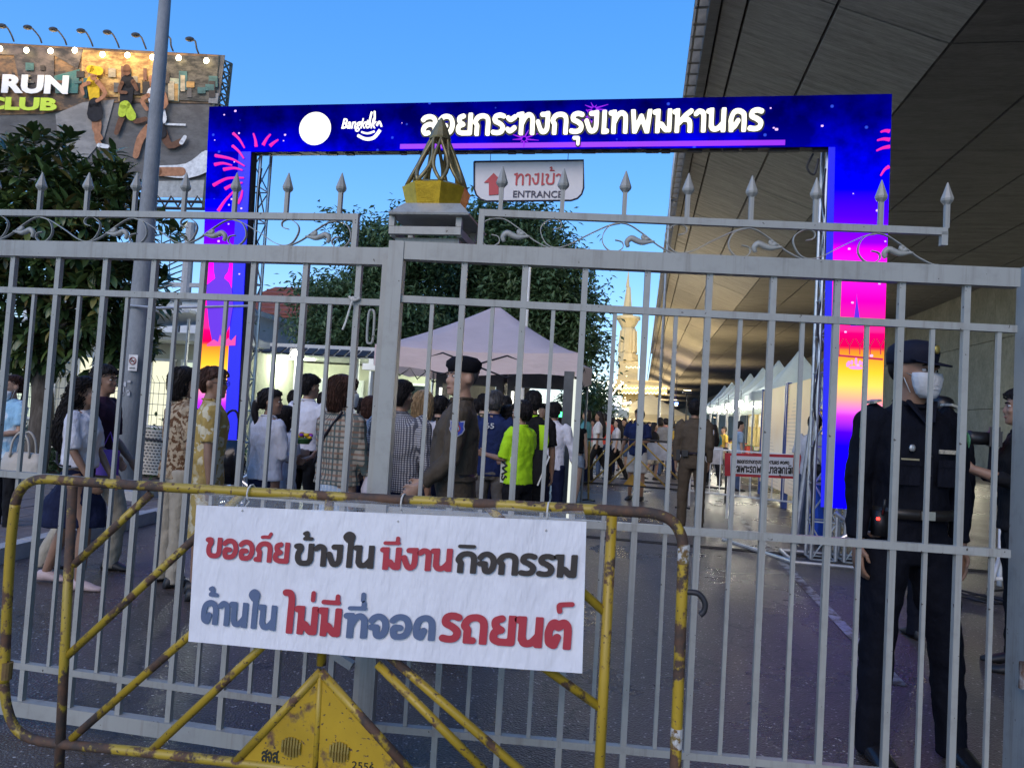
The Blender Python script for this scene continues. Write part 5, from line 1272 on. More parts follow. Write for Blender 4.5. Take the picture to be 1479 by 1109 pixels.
fb2 = empty('barrier', (0, 0, 0), 0, 'second far barrier with pale cloths draped over its rail, right of the triangle plate one', 'barrier')
for z in (.3, 1.08): MB().tube([(.0, 15.2, z), (1.7, 15.1, z)], .02, 6).build('frame_tube', M_DARK, fb2)
for x in (0, 1.7): MB().tube([(x, 15.15, 0), (x, 15.15, 1.08)], .02, 6).build('leg_tube', M_DARK, fb2)
for k, x in enumerate((.35, .95, 1.4)):
    m = MB(); m.box((0, 0, -.16), (.42, .03, .34)); o = m.build('towel', plain('pale_cloth', (.5, .5, .52), .9)); o.location = (x, 15.1, 1.09); tag(o, ['pale cloth hung over the left end of the second far barrier', 'pale cloth hung in the middle of the second far barrier', 'pale cloth hung over the right end of the second far barrier'][k], 'cloth', 'cloths on the far barrier')
# white leg barrier at the right edge
wbk = empty('folding_barrier', (0, 0, 0), 0, 'white tubular barrier leg standing by the right gate post, black cables below', 'barrier')
p = ground(1443, 850); 
m = MB(); m.tube(crv([p+Z*.03, p+Z*.6, p+Z*1.0, p+Vector((.06, .02, 1.12)), p+Vector((.2, .05, 1.16)), p+Vector((1.2, .2, 1.16))], 5), .024, 8); m.build('frame_tube', M_WHITEP, wbk, True)
m = MB(); m.tube([p+Vector((0, 0, .32)), p+Vector((-.2, -.3, .12)), p+Vector((-.24, -.36, .04))], .022, 8); m.build('foot', M_WHITEP, wbk, True); m = MB(); m.tube([p+Vector((-.15, -.2, .13)), p+Vector((.9, .1, .13))], .02, 8); m.build('brace', M_WHITEP, wbk, True)
m = MB(); c = p+Vector((-.24, -.36, 0)); m.tube([c, c+Z*.06], .028, 8); m.build('rubber_foot', M_RUBBER, wbk)
rr = random.Random(12); cbl = MB()
for k in range(5):
    P = [Vector((2.9+rr.uniform(-.1, .1)+i*.28, 7.6+.35*math.sin(i*1.1+k)+rr.uniform(-.1, .1)+k*.07, .015+.006*k)) for i in range(7)]; cbl.tube(crv(P, 5), .012, 6)
tag(cbl.build('cable', M_BLACK, None, True), 'tangle of black power cables on the asphalt near the right gate post', 'cable')
# items by the right arch foot
fp = empty('folding_parasol', ground(1166, 790), 0, 'folded blue parasol and grey pole leaning by the foot of the right arch pillar', 'parasol')
m = MB(); m.tube([(.08, 0, .08), (.10, 0, .35), (.08, 0, .75), (.06, 0, .95)], [.13, .11, .05, .02], 8); m.build('canopy', plain('deep_blue_cloth', (.02, .07, .42), .7), fp); m = MB(); m.tube([(-.14, .05, .02), (.02, .1, 1.7)], .035, 8); m.build('pole', M_STEEL, fp); MB().ell((.07, -.02, 1.0), (.13, .12, .09), 10).build('wrap', M_BLACK, fp)
tbk = empty('folding_table', (8.4, 17.0, 0), 0, 'small folding table with dark top against the wall at the right edge', 'table')
MB().box((0, 0, .74), (1.8, .6, .05)).build('table_top', M_DARK, tbk)
for x in (-.6, .6):
    m = MB(); m.tube([(x-.25, 0, .02), (x-.15, 0, .35), (x-.25, 0, .72)], .02, 6); m.build('leg', M_WHITEP, tbk); m = MB(); m.tube([(x+.25, 0, .02), (x+.15, 0, .35), (x+.25, 0, .72)], .02, 6); m.build('leg', M_WHITEP, tbk)
wl = empty('wall_lamp', (14.9, 24, 2.4), 0, 'lamp washing the stained concrete wall with pale light behind the guard', 'lamp')
MB().box((0, 0, 0), (.2, .9, .12)).build('housing', M_DARK, wl); MB().box((-.11, 0, 0), (.02, .8, .08)).build('tube', emit('wall_tube', (1, .95, .7), 8), wl)
point('wall_lamp_light', (13.6, 23, 2.0), 90, (1.0, .92, .68), .3); point('wall_lamp_light', (13.4, 33, 2.4), 90, (1.0, .92, .68), .3)  # lights added to brighten the wall; where they really come from is unseen

# ------------------------------------------------------------------ lit temple, light sprays
TY = 78
tp_ = empty('temple', (0, 0, 0), 0, 'cream temple with tall ringed tower and spire, cornices edged with bulbs, far down the road', 'temple')
M_TMP = m_concrete('cream_stucco', (.48, .40, .22), (.66, .56, .34), sc=.6, bs=.2)
def sqr(c, w, z, d=None): h = w/2; return [Vector((c.x+sx*h, TY+sy*(d or h), z)) for sx, sy in ((-1, -1), (1, -1), (1, 1), (-1, 1))]
def tz(py, px=914): return at(px, py, TY).z
cx0 = at(908, 560, TY); kk = TY/FPX*1.0
def tier(nm, y0, y1, w0, w1, n=12, px=None):
    z0, z1 = tz(y0), tz(y1); c = Vector((at(912, (y0+y1)/2, TY).x-.35, TY, 0)); m = MB()
    m.loft([[Vector((c.x+w*kk*math.cos(a), TY+w*kk*math.sin(a), z)) for a in [math.pi/n+2*math.pi*k/n for k in range(n)]] for w, z in ((w0, z0), (w1, z1))]); return m.build(nm, M_TMP, tp_)
tier('block', 558, 523, 20, 19, 4); tier('tower', 523, 512, 16, 15, 8); tier('tower', 512, 475, 13.5, 11, 8); tier('neck', 475, 466, 9, 14, 12); tier('tower', 466, 462, 14, 16, 12); tier('disc', 462, 458, 18, 18, 16); tier('spire_base', 456, 444, 8, 7, 8); tier('spire', 444, 415, 6.5, 3.2, 8); tier('spire', 415, 393, 3.0, .5, 8)
for k in range(8):
    c = Vector((at(912, 495, TY).x-.35, TY, 0)); a = math.pi*2*k/8; m = MB(); m.bar((c.x+12.3*kk*math.cos(a), TY+12.3*kk*math.sin(a), tz(510)), (c.x+10.6*kk*math.cos(a), TY+10.6*kk*math.sin(a), tz(478)), .22, .22); m.build('pilaster', M_TMP, tp_)
def blk(nm, px0, px1, py0, py1, dy=0, dep=6):
    a, b_ = at(px0, py0, TY), at(px1, py1, TY); m = MB(); m.box(((a.x+b_.x)/2, TY-2+dy+dep/2, (a.z+b_.z)/2), (b_.x-a.x, dep, abs(a.z-b_.z))); m.build(nm, M_TMP, tp_)
blk('hall', 898, 948, 604, 566); blk('cornice', 882, 962, 568, 560, -1.2, 9); blk('cornice', 890, 955, 560, 553, -.8, 8); blk('balcony', 878, 975, 606, 596, -2.0, 9); blk('lower_hall', 885, 965, 640, 607, -1)
for k in range(5): a = 903+k*10; blk('pilaster', a, a+2.5, 602, 568, -.25, .5)
for k in range(4): a, b_ = at(908+k*10, 598, TY), at(912+k*10, 578, TY); m = MB(); m.box(((a.x+b_.x)/2, TY-2.04, (a.z+b_.z)/2), (b_.x-a.x, .06, abs(a.z-b_.z))); m.build('window', M_GLASS, tp_)
bs = MB().ell((0, 0, 0), (.065, .065, .065), 6).mesh('bulb', BULBS)
for px0, px1, py, dy in ((882, 962, 560, -3.4), (882, 962, 567, -3.4), (878, 975, 595, -4.2), (878, 975, 604, -4.2), (905, 930, 530, -1.7)):
    n_ = 34 if px1-px0 > 40 else 9
    for k in range(n_):
        p = at(px0+(px1-px0)*k/(n_-1), py+1.2*(k % 2)+(px0+(px1-px0)*k/(n_-1)-914)*.0, TY+dy); o = link('bulb', bs, tp_); o.location = p
for x, y, z, e in ((-6, 70, 3, 300), (3.4, 69, 3.5, 300), (-1.5, 66, 8, 700), (-2, 70, 14, 500)): point('temple_flood_light', (x, y, z), e, (1, .78, .36), .6)
# firework shaped light trees
ES = emit('white_light_string', (1.0, .98, .85), 7)
for i, (px, py, Y, n_, r0) in enumerate(((868, 600, 42, 17, 52), (852, 560, 50, 9, 26))):
    s_ = empty('light_spray', (at(px, py, Y).x, Y, 0), 0, ['large spray of white light strings bursting like fireworks left of the temple', 'smaller spray of white light strings above the small dark tree'][i], 'light decoration'); rr = random.Random(i+3); c = at(px, py, Y)
    m = MB(); m.tube([(0, 0, 0), (0, 0, c.z)], .06, 6); m.build('mast', M_DARK, s_)
    for k in range(n_):
        a = math.pi*(.02+.96*k/(n_-1)); R_ = r0*rr.uniform(.6, 1.05)/FPX*Y; e_ = Vector((R_*math.cos(a), rr.uniform(-.8, .2), R_*math.sin(a)*1.05)); m = MB()
        P = [Vector((0, 0, c.z)), Vector((0, 0, c.z))+e_*.5+Vector((0, 0, .12*R_)), Vector((0, 0, c.z))+e_]; m.tube(crv(P, 4), [.035]*8+[.06], 5); m.build('light_strand', ES, s_)
point('spray_light', (at(868, 570, 41).x, 41, 3.5), 500, (1, .95, .8), .5)
gb = empty('string_lights', (0, 0, 0), 0, 'strings of small warm bulbs over the far crowd left of the temple', 'string lights'); rr = random.Random(8)
for k in range(120):
    p = at(rr.uniform(838, 905), rr.uniform(540, 618), rr.uniform(34, 48)); o = link('bulb', bs, gb); o.location = p; o.scale = (.45, .45, .45)
# floodlights on stands, added to give the soffit its warm stall glow
for i, (x, y, e) in enumerate(((1.5, 26, 22), (1.5, 36, 60), (2.0, 46, 105), (2.5, 58, 150), (2.5, 72, 190), (2.5, 88, 230), (2.5, 106, 330), (3, 126, 450), (3, 150, 650), (3, 180, 900), (3.5, 215, 1300), (3.5, 260, 1900), (4, 320, 2600), (8, 42, 45), (8, 60, 100), (8, 85, 170), (9, 120, 280))):
    f_ = empty('flood_lamp', (x, y, 0), 0, '%s warm floodlight on a pole aimed up at the elevated road soffit' % (['nearest', 'second', 'third', 'fourth', 'fifth', 'sixth', 'seventh', 'eighth', 'ninth', 'tenth', 'eleventh', 'twelfth', 'farthest'][min(i, 12)]+' left-hand' if i < 13 else ['nearest', 'second', 'third', 'farthest'][i-13]+' wall-side'), 'lamp')
    MB().tube([(0, 0, 0), (0, 0, 2.6)], .03, 6).build('pole', M_DARK, f_); MB().box((0, 0, 2.65), (.3, .25, .10)).build('housing', M_DARK, f_); MB().box((0, 0, 2.71), (.24, .2, .015)).build('lens', emit('flood_warm', (1, .8, .45), 6), f_)
    l = bpy.data.lights.new('soffit_flood_light', 'SPOT'); l.energy = e*(2.5 if y < 30 else 8.5); l.color = (1, .74, .38); l.spot_size = R(140); l.spot_blend = .8; l.shadow_soft_size = .2
    o = bpy.data.objects.new('soffit_flood_light', l); C.objects.link(o); o.location = (x, y, 2.78); o.rotation_euler = (R(180), R(-8), 0)
# ------------------------------------------------------------------ people
def sculpt(mb, name, mat, parent, vox, it=2, disp=0.0, dsc=.12):
    me = mb.mesh(name+'_raw', mat); bm = bmesh.new(); bm.from_mesh(me); bm.to_mesh(me); bm.free()
    o = bpy.data.objects.new(name, me); C.objects.link(o)
    r_ = o.modifiers.new('r', 'REMESH'); r_.mode = 'VOXEL'; r_.voxel_size = vox; r_.use_smooth_shade = True
    if it: s_ = o.modifiers.new('s', 'SMOOTH'); s_.factor = .5; s_.iterations = it
    if disp:
        if 'folds' not in bpy.data.textures:
            t = bpy.data.textures.new('folds', 'CLOUDS'); t.noise_scale = dsc; t.noise_depth = 2
        d = o.modifiers.new('d', 'DISPLACE'); d.texture = bpy.data.textures['folds']; d.strength = disp; d.mid_level = .5
    dg = bpy.context.evaluated_depsgraph_get(); ev = o.evaluated_get(dg); nm = bpy.data.meshes.new_from_object(ev)
    bpy.data.objects.remove(o); bpy.data.meshes.remove(me); nm.name = name
    nm.materials.clear(); nm.materials.append(mat)
    return link(name, nm, parent)
def skin(name, col):
    if name in _mc: return _mc[name]
    m, nt, b = nmat(name); f = noi(nt, coord(nt), 18, 4); L(nt, ramp(nt, f, [(.3, tuple(c*.85 for c in col)), (.7, col)]), b.inputs['Base Color'])
    b.inputs['Roughness'].default_value = .5; b.inputs['Subsurface Weight'].default_value = .06; b.inputs['Subsurface Radius'].default_value = (.02, .008, .004); _mc[name] = m; return m
SKIN = [skin('skin_tan', (.42, .25, .17)), skin('skin_brown', (.30, .17, .11)), skin('skin_light', (.52, .34, .25))]
M_HAIR = m_streak('black_hair', (.006, .005, .006), (.022, .018, .018), (60, 60, 8), .62)
M_HAIRB = m_streak('brown_hair', (.03, .014, .010), (.07, .032, .022), (60, 60, 8), .62)
M_HAIRL = m_streak('blond_hair', (.22, .14, .07), (.40, .27, .14), (60, 60, 8), .45)
M_HAIRG = m_streak('grey_hair', (.03, .03, .03), (.10, .09, .09), (60, 60, 8), .45)
M_EYE = plain('eye_white', (.55, .52, .5), .3, 0, .02); M_IRIS = plain('iris', (.01, .008, .006), .2); M_LIP = plain('lips', (.28, .11, .09), .5)
M_MASK = plain('surgical_mask', (.66, .68, .70), .8, 0, .05, 20, .3)
HEADR = [(.000, .022, .078, .030), (.012, .036, .088, .005), (.030, .048, .090, -.025), (.052, .056, .089, -.050), (.078, .062, .088, -.072), (.100, .067, .086, -.088), (.118, .069, .079, -.094), (.135, .071, .084, -.098), (.155, .073, .084, -.100), (.178, .069, .075, -.094), (.20, .057, .055, -.076), (.217, .036, .028, -.050), (.225, .012, .000, -.022)]
HAIRS = {
 'short': [(.030, .044, -.042, -.068), (.065, .065, -.028, -.094), (.100, .078, .002, -.113), (.125, .081, .034, -.116), (.148, .082, .066, -.116), (.165, .081, .094, -.113), (.190, .075, .094, -.104), (.215, .060, .066, -.084), (.235, .036, .03, -.052), (.244, .012, .0, -.02)],
 'bob': [(-.045, .076, .010, -.095), (.00, .086, .022, -.112), (.05, .090, .034, -.120), (.10, .090, .044, -.122), (.15, .089, .080, -.120), (.178, .084, .090, -.112), (.205, .072, .078, -.098), (.228, .048, .04, -.068), (.243, .016, .0, -.030)],
 'long': [(-.40, .060, -.085, -.15), (-.32, .110, -.060, -.190), (-.20, .125, -.045, -.200), (-.08, .118, -.020, -.185), (.02, .105, .005, -.155), (.09, .098, .024, -.136), (.14, .092, .050, -.128), (.178, .084, .086, -.114), (.205, .072, .078, -.098), (.228, .048, .04, -.068), (.243, .016, .0, -.030)],
 'pony': [(.040, .052, -.050, -.088), (.07, .070, -.020, -.106), (.11, .079, .012, -.113), (.145, .081, .052, -.114), (.178, .079, .083, -.108), (.200, .068, .078, -.096), (.222, .048, .044, -.070), (.236, .018, .0, -.030)],
 'crop': [(.075, .042, -.050, -.080), (.095, .058, -.040, -.091), (.115, .0700, -.012, -.0985), (.15, .0740, .02, -.1035), (.18, .073, .062, -.099), (.205, .058, .056, -.080), (.22, .038, .03, -.052), (.231, .014, .0, -.026)]}
def V3(a): return Vector(a).normalized()
STAND = dict(aL=((-.16, .02, -1), (-.05, .12, -1)), aR=((.16, .02, -1), (.05, .12, -1)), lL=((-.06, .0, -1), (-.02, -.03, -1)), lR=((.06, .0, -1), (.02, -.03, -1)))
ARMS = {'down': ((.16, .02, -1), (.06, .14, -1)), 'front': ((.12, .10, -1), (-.45, .80, -.15)), 'hold': ((.12, .15, -1), (-.25, .9, .25)), 'back': ((.22, -.30, -1), (-.45, .05, -.9)), 'out': ((.30, .05, -1), (.10, .30, -1)), 'clasp': ((.20, .14, -1), (-.62, .60, -.42)), 'up': ((.15, .45, -.75), (-.2, .55, .9)), 'side': ((.30, .02, -1), (.12, .05, -1))}
def person(label, x, y, h, rz, hair='short', hm=None, sk=0, fem=False, top=None, bot=None, sleeve=.45, tuck=False, legs='trousers', arms=('down', 'down'), leg=None, hy=0.0, hp=0.0, vox=.011, shoe=None, group=None, wide=1.0, hem=None, lean=0.0, face=True, collar=True, fingers=True, belly=0.0, botlen=1.0):
    """rz 0 faces away from the camera (+y); arms and legs as direction vectors in the body's own frame"""
    root = empty('person', (x, y, 0), rz, label, 'person', group); s = h/1.70
    S_ = Matrix.Scale(s, 4); hm = hm or M_HAIR; skm = SKIN[sk]; shm = .155 if fem else .178
    shm *= wide; hipw = .095 if fem else .09
    def T(mb): return mb.tf(S_)
    # joints
    hipz = .895; shz = 1.395; LN = lambda z: lean*(z-.9)
    J = {}
    for sd, key in ((-1, 'L'), (1, 'R')):
        a = ARMS[arms[0 if sd < 0 else 1]] if isinstance(arms[0 if sd < 0 else 1], str) else arms[0 if sd < 0 else 1]
        u = V3((sd*a[0][0], a[0][1], a[0][2])); f = V3((sd*a[1][0], a[1][1], a[1][2]))
        sh = Vector((sd*shm, LN(shz)-.005, shz)); el = sh+u*.285; wr = el+f*.245
        lg = (leg or {}).get(key) or ((.05, 0, -1), (.01, -.03, -1)); t_ = V3((sd*lg[0][0], lg[0][1], lg[0][2])); c_ = V3((sd*lg[1][0], lg[1][1], lg[1][2]))
        hp_ = Vector((sd*hipw, 0, hipz)); kn = hp_+t_*.42; an = kn+c_*.40
        J[key] = (sh, el, wr, f, hp_, kn, an)
    low = min(J['L'][6].z, J['R'][6].z)-.075; dz = Vector((0, 0, -low))
    def D(mb): return mb.tf(S_ @ Matrix.Translation(dz))
    body = MB()
    tr = [(.82, .12*1, .095, -.095), (.90, .155, .10, -.115), (1.02, .135 if fem else .145, .10+belly, -.09), (1.15, .135, .10+belly*.8, -.09), (1.27, .150, .115, -.095), (1.36, .155, .09, -.09), (1.42, .11, .06, -.06), (1.45, .055, .045, -.055)]
    tr = [(z, rx*wide-.006, yf+LN(z)-.006, yb+LN(z)+.006) for z, rx, yf, yb in tr]; body.rings(tr, 20, pw=2.3)
    nb = Vector((0, LN(1.44)-.008, 1.42)); nt_ = Vector((0, LN(1.5)+.006, 1.50)); body.tube([nb, nt_, nt_+Vector((0, .004, .05))], [.060, .052, .050] if not fem else [.052, .046, .044], 14)
    HM = Matrix.Translation(Vector((0, LN(1.5)+.008, 1.475))) @ Matrix.Rotation(hy, 4, 'Z') @ Matrix.Rotation(hp, 4, 'X')
    hd = MB(); hd.rings(HEADR, 24, pw=2.15); hd.ell((0, .088, .078), (.016, .020, .014), 10); hd.tube([(0, .078, .120), (0, .090, .100), (0, .098, .082)], [.009, .011, .014], 8)
    for sx in (-1, 1):
        hd.ell((sx*.076, -.006, .100), (.013, .022, .033), 10, rot=Matrix.Rotation(sx*.25, 3, 'Z')); hd.ell((sx*.030, .080, .128), (.022, .010, .007), 8); hd.ell((sx*.036, .072, .082), (.020, .016, .018), 8)
    hd.ell((0, .086, .050), (.022, .010, .007), 8); hd.ell((0, .084, .040), (.018, .010, .006), 8); hd.ell((0, .080, .012), (.022, .014, .012), 8)
    hd.tf(HM); body.add(hd.v, hd.f)
    k_ = 1.0 if not fem else .86
    for sd, key in ((-1, 'L'), (1, 'R')):
        sh, el, wr, f, hp_, kn, an = J[key]
        body.tube([sh+Vector((-sd*.03, 0, .0)), sh+(el-sh)*.15, sh+(el-sh)*.5, el, el+(wr-el)*.3, wr], [.052*k_, .050*k_, .043*k_, .036*k_, .038*k_, .026*k_], 12)
        # hand: palm, four unequal bent fingers, thumb from the side
        ac = Vector((0, 1, 0)) if abs(f.z) > .6 else Vector((sd*.2, 0, 1)); ac = (ac-f*ac.dot(f)).normalized(); nn = f.cross(ac).normalized()
        inw = Vector((-sd, 0, 0)) if abs(f.z) > .6 else Vector((0, 0, -1));
        if nn.dot(inw) < 0: nn = -nn
        rg = []
        for t_, ra, rb in ((-.01, .022, .020), (.02, .032, .017), (.055, .040, .015), (.085, .039, .013)):
            c = wr+f*t_; rg.append([c+ac*(ra*math.cos(q))+nn*(rb*math.sin(q)) for q in [2*math.pi*i/12 for i in range(12)]])
        body.loft(rg)
        if fingers:
            fr = max(.0085, vox*.95)
            for off, ln in ((.030, .070), (.010, .080), (-.010, .074), (-.029, .058)):
                c = wr+f*.080+ac*off; d1 = (f+nn*.25).normalized(); d2 = (f+nn*.75).normalized(); d3 = (f*.8+nn*1.2).normalized()
                body.tube([c-f*.02, c, c+d1*ln*.42, c+d1*ln*.42+d2*ln*.33, c+d1*ln*.42+d2*ln*.33+d3*ln*.27], [fr*1.08, fr*1.08, fr, fr*.95, fr*.8], 8)
            c = wr+f*.025+ac*.030; d1 = (f*.7+ac*.75+nn*.2).normalized(); d2 = (f+nn*.35).normalized()
            body.tube([c-d1*.01, c+d1*.035, c+d1*.035+d2*.032], [fr*1.25, fr*1.15, fr*.9], 8)
        body.tube([hp_+Vector((0, 0, .02)), hp_+(kn-hp_)*.3, kn, kn+(an-kn)*.3, an], [.078, .074, .050, .053, .034], 14)
        ft = an+Vector((0, 0, -.03)); body.tube([ft+Vector((0, -.03, 0)), ft+Vector((0, .05, -.01)), ft+Vector((0, .13, -.022))], [.028, .026, .016], 10)
    D(body); sculpt(body, 'body', skm, root, vox*s, 2)
    HS = S_ @ Matrix.Translation(dz) @ HM
    def headpart(mb, name, mat, vx=None, it=1, disp=0):
        mb.tf(HS)
        if vx: return sculpt(mb, name, mat, root, vx*s, it, disp)
        return mb.build(name, mat, root, True)
    if face:
        for sx in (-1, 1):
            e = headpart(MB().ell((sx*.031, .0745, .113), (.0145, .010, .0075), 10), 'eye', M_EYE); 
            p = MB().ell((sx*.031, .0805, .113), (.0062, .0062, .0064), 8).tf(HS).build('iris', M_IRIS, e, True)
            headpart(MB().tube([(sx*.014, .088, .131), (sx*.032, .088, .136), (sx*.050, .076, .130)], [.004, .0045, .003], 6), 'eyebrow', hm)
        headpart(MB().tube([(-.022, .089, .045), (0, .0965, .0455), (.022, .089, .045)], [.003, .0048, .003], 6), 'mouth', M_LIP)
    if hair:
        hr = MB(); hr.rings(HAIRS[hair], 22, pw=2.1)
        if hair == 'pony': hr.tube([(0, -.10, .13), (.0, -.135, .10), (0, -.135, .02), (0, -.12, -.06), (0, -.115, -.12)], [.022, .028, .030, .024, .010], 10)
        hob = headpart(hr, 'hair', hm, max(vox, .010), 2, .006 if hair == 'crop' else .022)
        if vox < .0145:
            rs_ = random.Random(int(abs(x*977)+abs(y*331))); st = MB(); spec = HAIRS[hair]; nst = {'long': 420, 'bob': 300, 'pony': 240, 'short': 260, 'crop': 0}[hair]
            curl = .022 if hair == 'long' else .004
            for q in range(nst):
                i0 = rs_.randrange(1, len(spec)-1); a = rs_.uniform(0, 2*math.pi); ln_ = {'long': 4, 'bob': 4, 'pony': 3, 'short': 2}[hair]; P_ = []; off = rs_.uniform(.0, .008); ph = rs_.random()*6; da = rs_.uniform(-.3, .3)
                for w_ in range(ln_*2+1):
                    u = i0-w_*.5
                    if u < -.45: break
                    uu = max(0, u); i1 = int(uu); fr = uu-i1; A = spec[i1]; Bq = spec[min(i1+1, len(spec)-1)]
                    z_, rx_, yf_, yb_ = [A[k]+(Bq[k]-A[k])*fr for k in range(4)]; aa = a+da*w_*.25
                    rr0 = 1.0+off/.08+.012*w_; P_.append(Vector((rx_*rr0*math.cos(aa)+curl*math.sin(w_*1.9+ph), (yf_+yb_)/2+abs(yf_-yb_)/2*rr0*math.sin(aa)+curl*math.cos(w_*1.7+ph), z_+(u if u < 0 else 0)*.03)))
                if len(P_) > 2: n_ = len(P_); st.tube(P_, [.0045*(1-(k/(n_-1))*.85) for k in range(n_)], 3)
            if st.v: st.tf(HS); so = st.build('hair_strands', hm, root, True, fix=False); so['kind'] = 'stuff'
    # top
    top = top or plain('white_cotton', (.62, .62, .66), .8, 0, .08)
    hz = hem or (.98 if tuck else .84); th = MB(); g = .017
    tp = [(hz, (.160 if not fem else .165)*wide+g*.6, .108+belly+g, -.115-g*.6), (max(hz+.04, 1.0), (.150 if not fem else .145)*wide+g, .106+belly+g, -.098-g), (1.10, .145*wide+g, .108+belly+g, -.096-g), (1.26, .158*wide+g, .120+g+(.012 if fem else 0)+belly*.5, -.100-g), (1.36, .166*wide+g*.6, .096+g, -.096-g*.5), (1.415, .120*wide+g*.4, .066+g*.3, -.070-g*.3), (1.445, .066+g*.3, .052, -.064), (1.462 if collar else 1.445, .060, .050, -.060)]
    th.rings([(z, rx, yf+LN(z), yb+LN(z)) for z, rx, yf, yb in tp], 22, pw=2.3)
    for sd, key in ((-1, 'L'), (1, 'R')):
        sh, el, wr, f, hp_, kn, an = J[key]; e2 = sh+Vector((-sd*.05, 0, .005))
        if sleeve <= 1: n_ = sh+(el-sh)*sleeve*1.0; th.tube([e2, sh+(el-sh)*.12, n_], [.058*k_+.008, .064*k_+.004, .058*k_+.006], 14)
        else: th.tube([e2, sh+(el-sh)*.12, sh+(el-sh)*.55, el, el+(wr-el)*.5, el+(wr-el)*(sleeve-1)], [.058*k_+.008, .063*k_+.004, .056*k_+.004, .050*k_+.003, .043*k_+.003, .036*k_+.004], 14)
    D(th); sculpt(th, 'shirt', top, root, max(vox, .009)*s, 1, .034)
    if collar:
        cl = MB(); c = Vector((0, LN(1.45)-.004, 1.452)); cl.tube([c+Vector((.064*math.cos(a), .060*math.sin(a)+.004, .010-.022*max(0, math.sin(a)))) for a in [2*math.pi*i/18 for i in range(19)]], .013, 8, sq=.6); D(cl); cl.build('collar', top, root, True)
    bot = bot or plain('navy_cloth', (.012, .016, .045), .85, 0, .2)
    bt = MB(); zt = 1.00 if tuck else .95
    if legs in ('trousers', 'shorts'):
        bt.rings([(.80, .135, .085, -.105), (.86, .162, .108, -.125), (.93, .160*wide**.5, .108+belly*.6, -.118), (zt+.02, .150*wide**.5, .104+belly, -.104)], 22, pw=2.3)
        for key in ('L', 'R'):
            sh, el, wr, f, hp_, kn, an = J[key]; fr_ = botlen
            if legs == 'trousers': bt.tube([hp_, hp_+(kn-hp_)*.35, kn, kn+(an-kn)*.4, kn+(an-kn)*fr_+Vector((0, 0, -.05))], [.094, .090, .068, .064, .060], 16)
            else: bt.tube([hp_, hp_+(kn-hp_)*.4, hp_+(kn-hp_)*botlen], [.094, .096, .092], 16)
    else:
        kz = J['L'][5].z; mx = (J['L'][5]+J['R'][5])/2; ln = botlen
        zb = .95-(.95-.08)*ln; sp = abs(J['L'][5].y-J['R'][5].y)/2
        bt.rings([(zb, .185, .14+sp, -.16-sp), ((zb+.9)/2, .18, .135+sp*.6, -.15-sp*.6), (.86, .170, .112, -.128), (.93, .158, .108, -.118), (zt+.02, .14, .10, -.10)], 24)
    D(bt); sculpt(bt, legs if legs != 'skirt' else 'skirt', bot, root, max(vox, .009)*s, 1, .03)
    shoe = shoe or plain('dark_shoe', (.02, .02, .022), .5)
    for key in ('L', 'R'):
        an = J[key][6]; fz = an.z-.075
        m = MB(); b_ = an+Vector((0, 0, 0)); ring = []
        for yy, w_, ht in ((-.070, .022, .045), (-.055, .038, .088), (.0, .043, .095), (.06, .047, .074), (.12, .046, .045), (.165, .036, .036), (.185, .016, .025)):
            ring.append([Vector((b_.x+w_*math.cos(q), b_.y+yy, fz+max(0, ht/2+ht/2*math.sin(q)))) for q in [2*math.pi*i/12 for i in range(12)]])
        m.loft(ring); D(m); m.build('shoe', shoe, root, True)
    return root, dict(J=J, D=D, HS=HS, s=s, dz=dz, headpart=headpart, M=S_ @ Matrix.Translation(dz), LN=LN)
def cap(P, mat, kind='cap'):
    if kind == 'cap':
        m = MB(); m.rings([(.140, .083, .092, -.114), (.155, .086, .094, -.116), (.185, .088, .100, -.118), (.215, .080, .094, -.108), (.235, .055, .066, -.080), (.244, .015, .02, -.03)], 22); P['headpart'](m, 'cap', mat)
        m = MB(); rg = []
        for t_ in range(9):
            a = math.pi*t_/8; x = .078*math.cos(a); y = .070+.085*math.sin(a); z = .150-.020*math.sin(a)+.0; rg.append((x, y, z))
        vs = [Vector(p) for p in rg]+[Vector((p[0], .040, .158)) for p in rg]; n_ = len(rg); vs2 = [v+Vector((0, 0, -.006)) for v in vs]
        fs = [(i, i+1, i+1+n_, i+n_) for i in range(n_-1)]; m.add(vs+vs2, fs+[tuple(reversed([q+2*n_ for q in f_])) for f_ in fs]+[(i+1, i, i+2*n_, i+1+2*n_) for i in range(n_-1)]); P['headpart'](m, 'brim', mat)
    else:
        m = MB(); m.rings([(.140, .080, .090, -.108), (.160, .083, .092, -.110), (.175, .100, .098, -.125, .012), (.205, .102, .092, -.128, .016), (.232, .070, .062, -.095, .010), (.242, .02, .01, -.03, .005)], 22); P['headpart'](m, 'beret', mat)
def mask(P, low=False):
    d = -.045 if low else 0
    m = MB(); m.rings([(.000+d, .030, .096, .040), (.020+d, .052, .103, .028), (.050+d, .063, .108, .018), (.080+d, .068, .112, .012), (.102+d, .066, .106, .012)], 22, pw=2.2)
    P['headpart'](m, 'face_mask', M_MASK)
    for zz in (.035, .052, .068): P['headpart'](MB().tube(crv([(-.055, .072, zz+d+.008), (-.03, .098, zz+d+.003), (0, .108+.03*(zz-.035), zz+d), (.03, .098, zz+d+.003), (.055, .072, zz+d+.008)], 4), .0022, 5), 'pleat', M_MASK)
    for sx in (-1, 1): P['headpart'](MB().tube([(sx*.062, .04, .092+d), (sx*.075, .0, .108), (sx*.062, .035, .02+d)], .002, 5), 'ear_loop', M_MASK)
def put(P, mb, name, mat, root, smooth=True): mb.tf(P['M']); return mb.build(name, mat, root, smooth)
def X_(px, py, Y): p = at(px, py, Y); return p.x, p.y, p.z
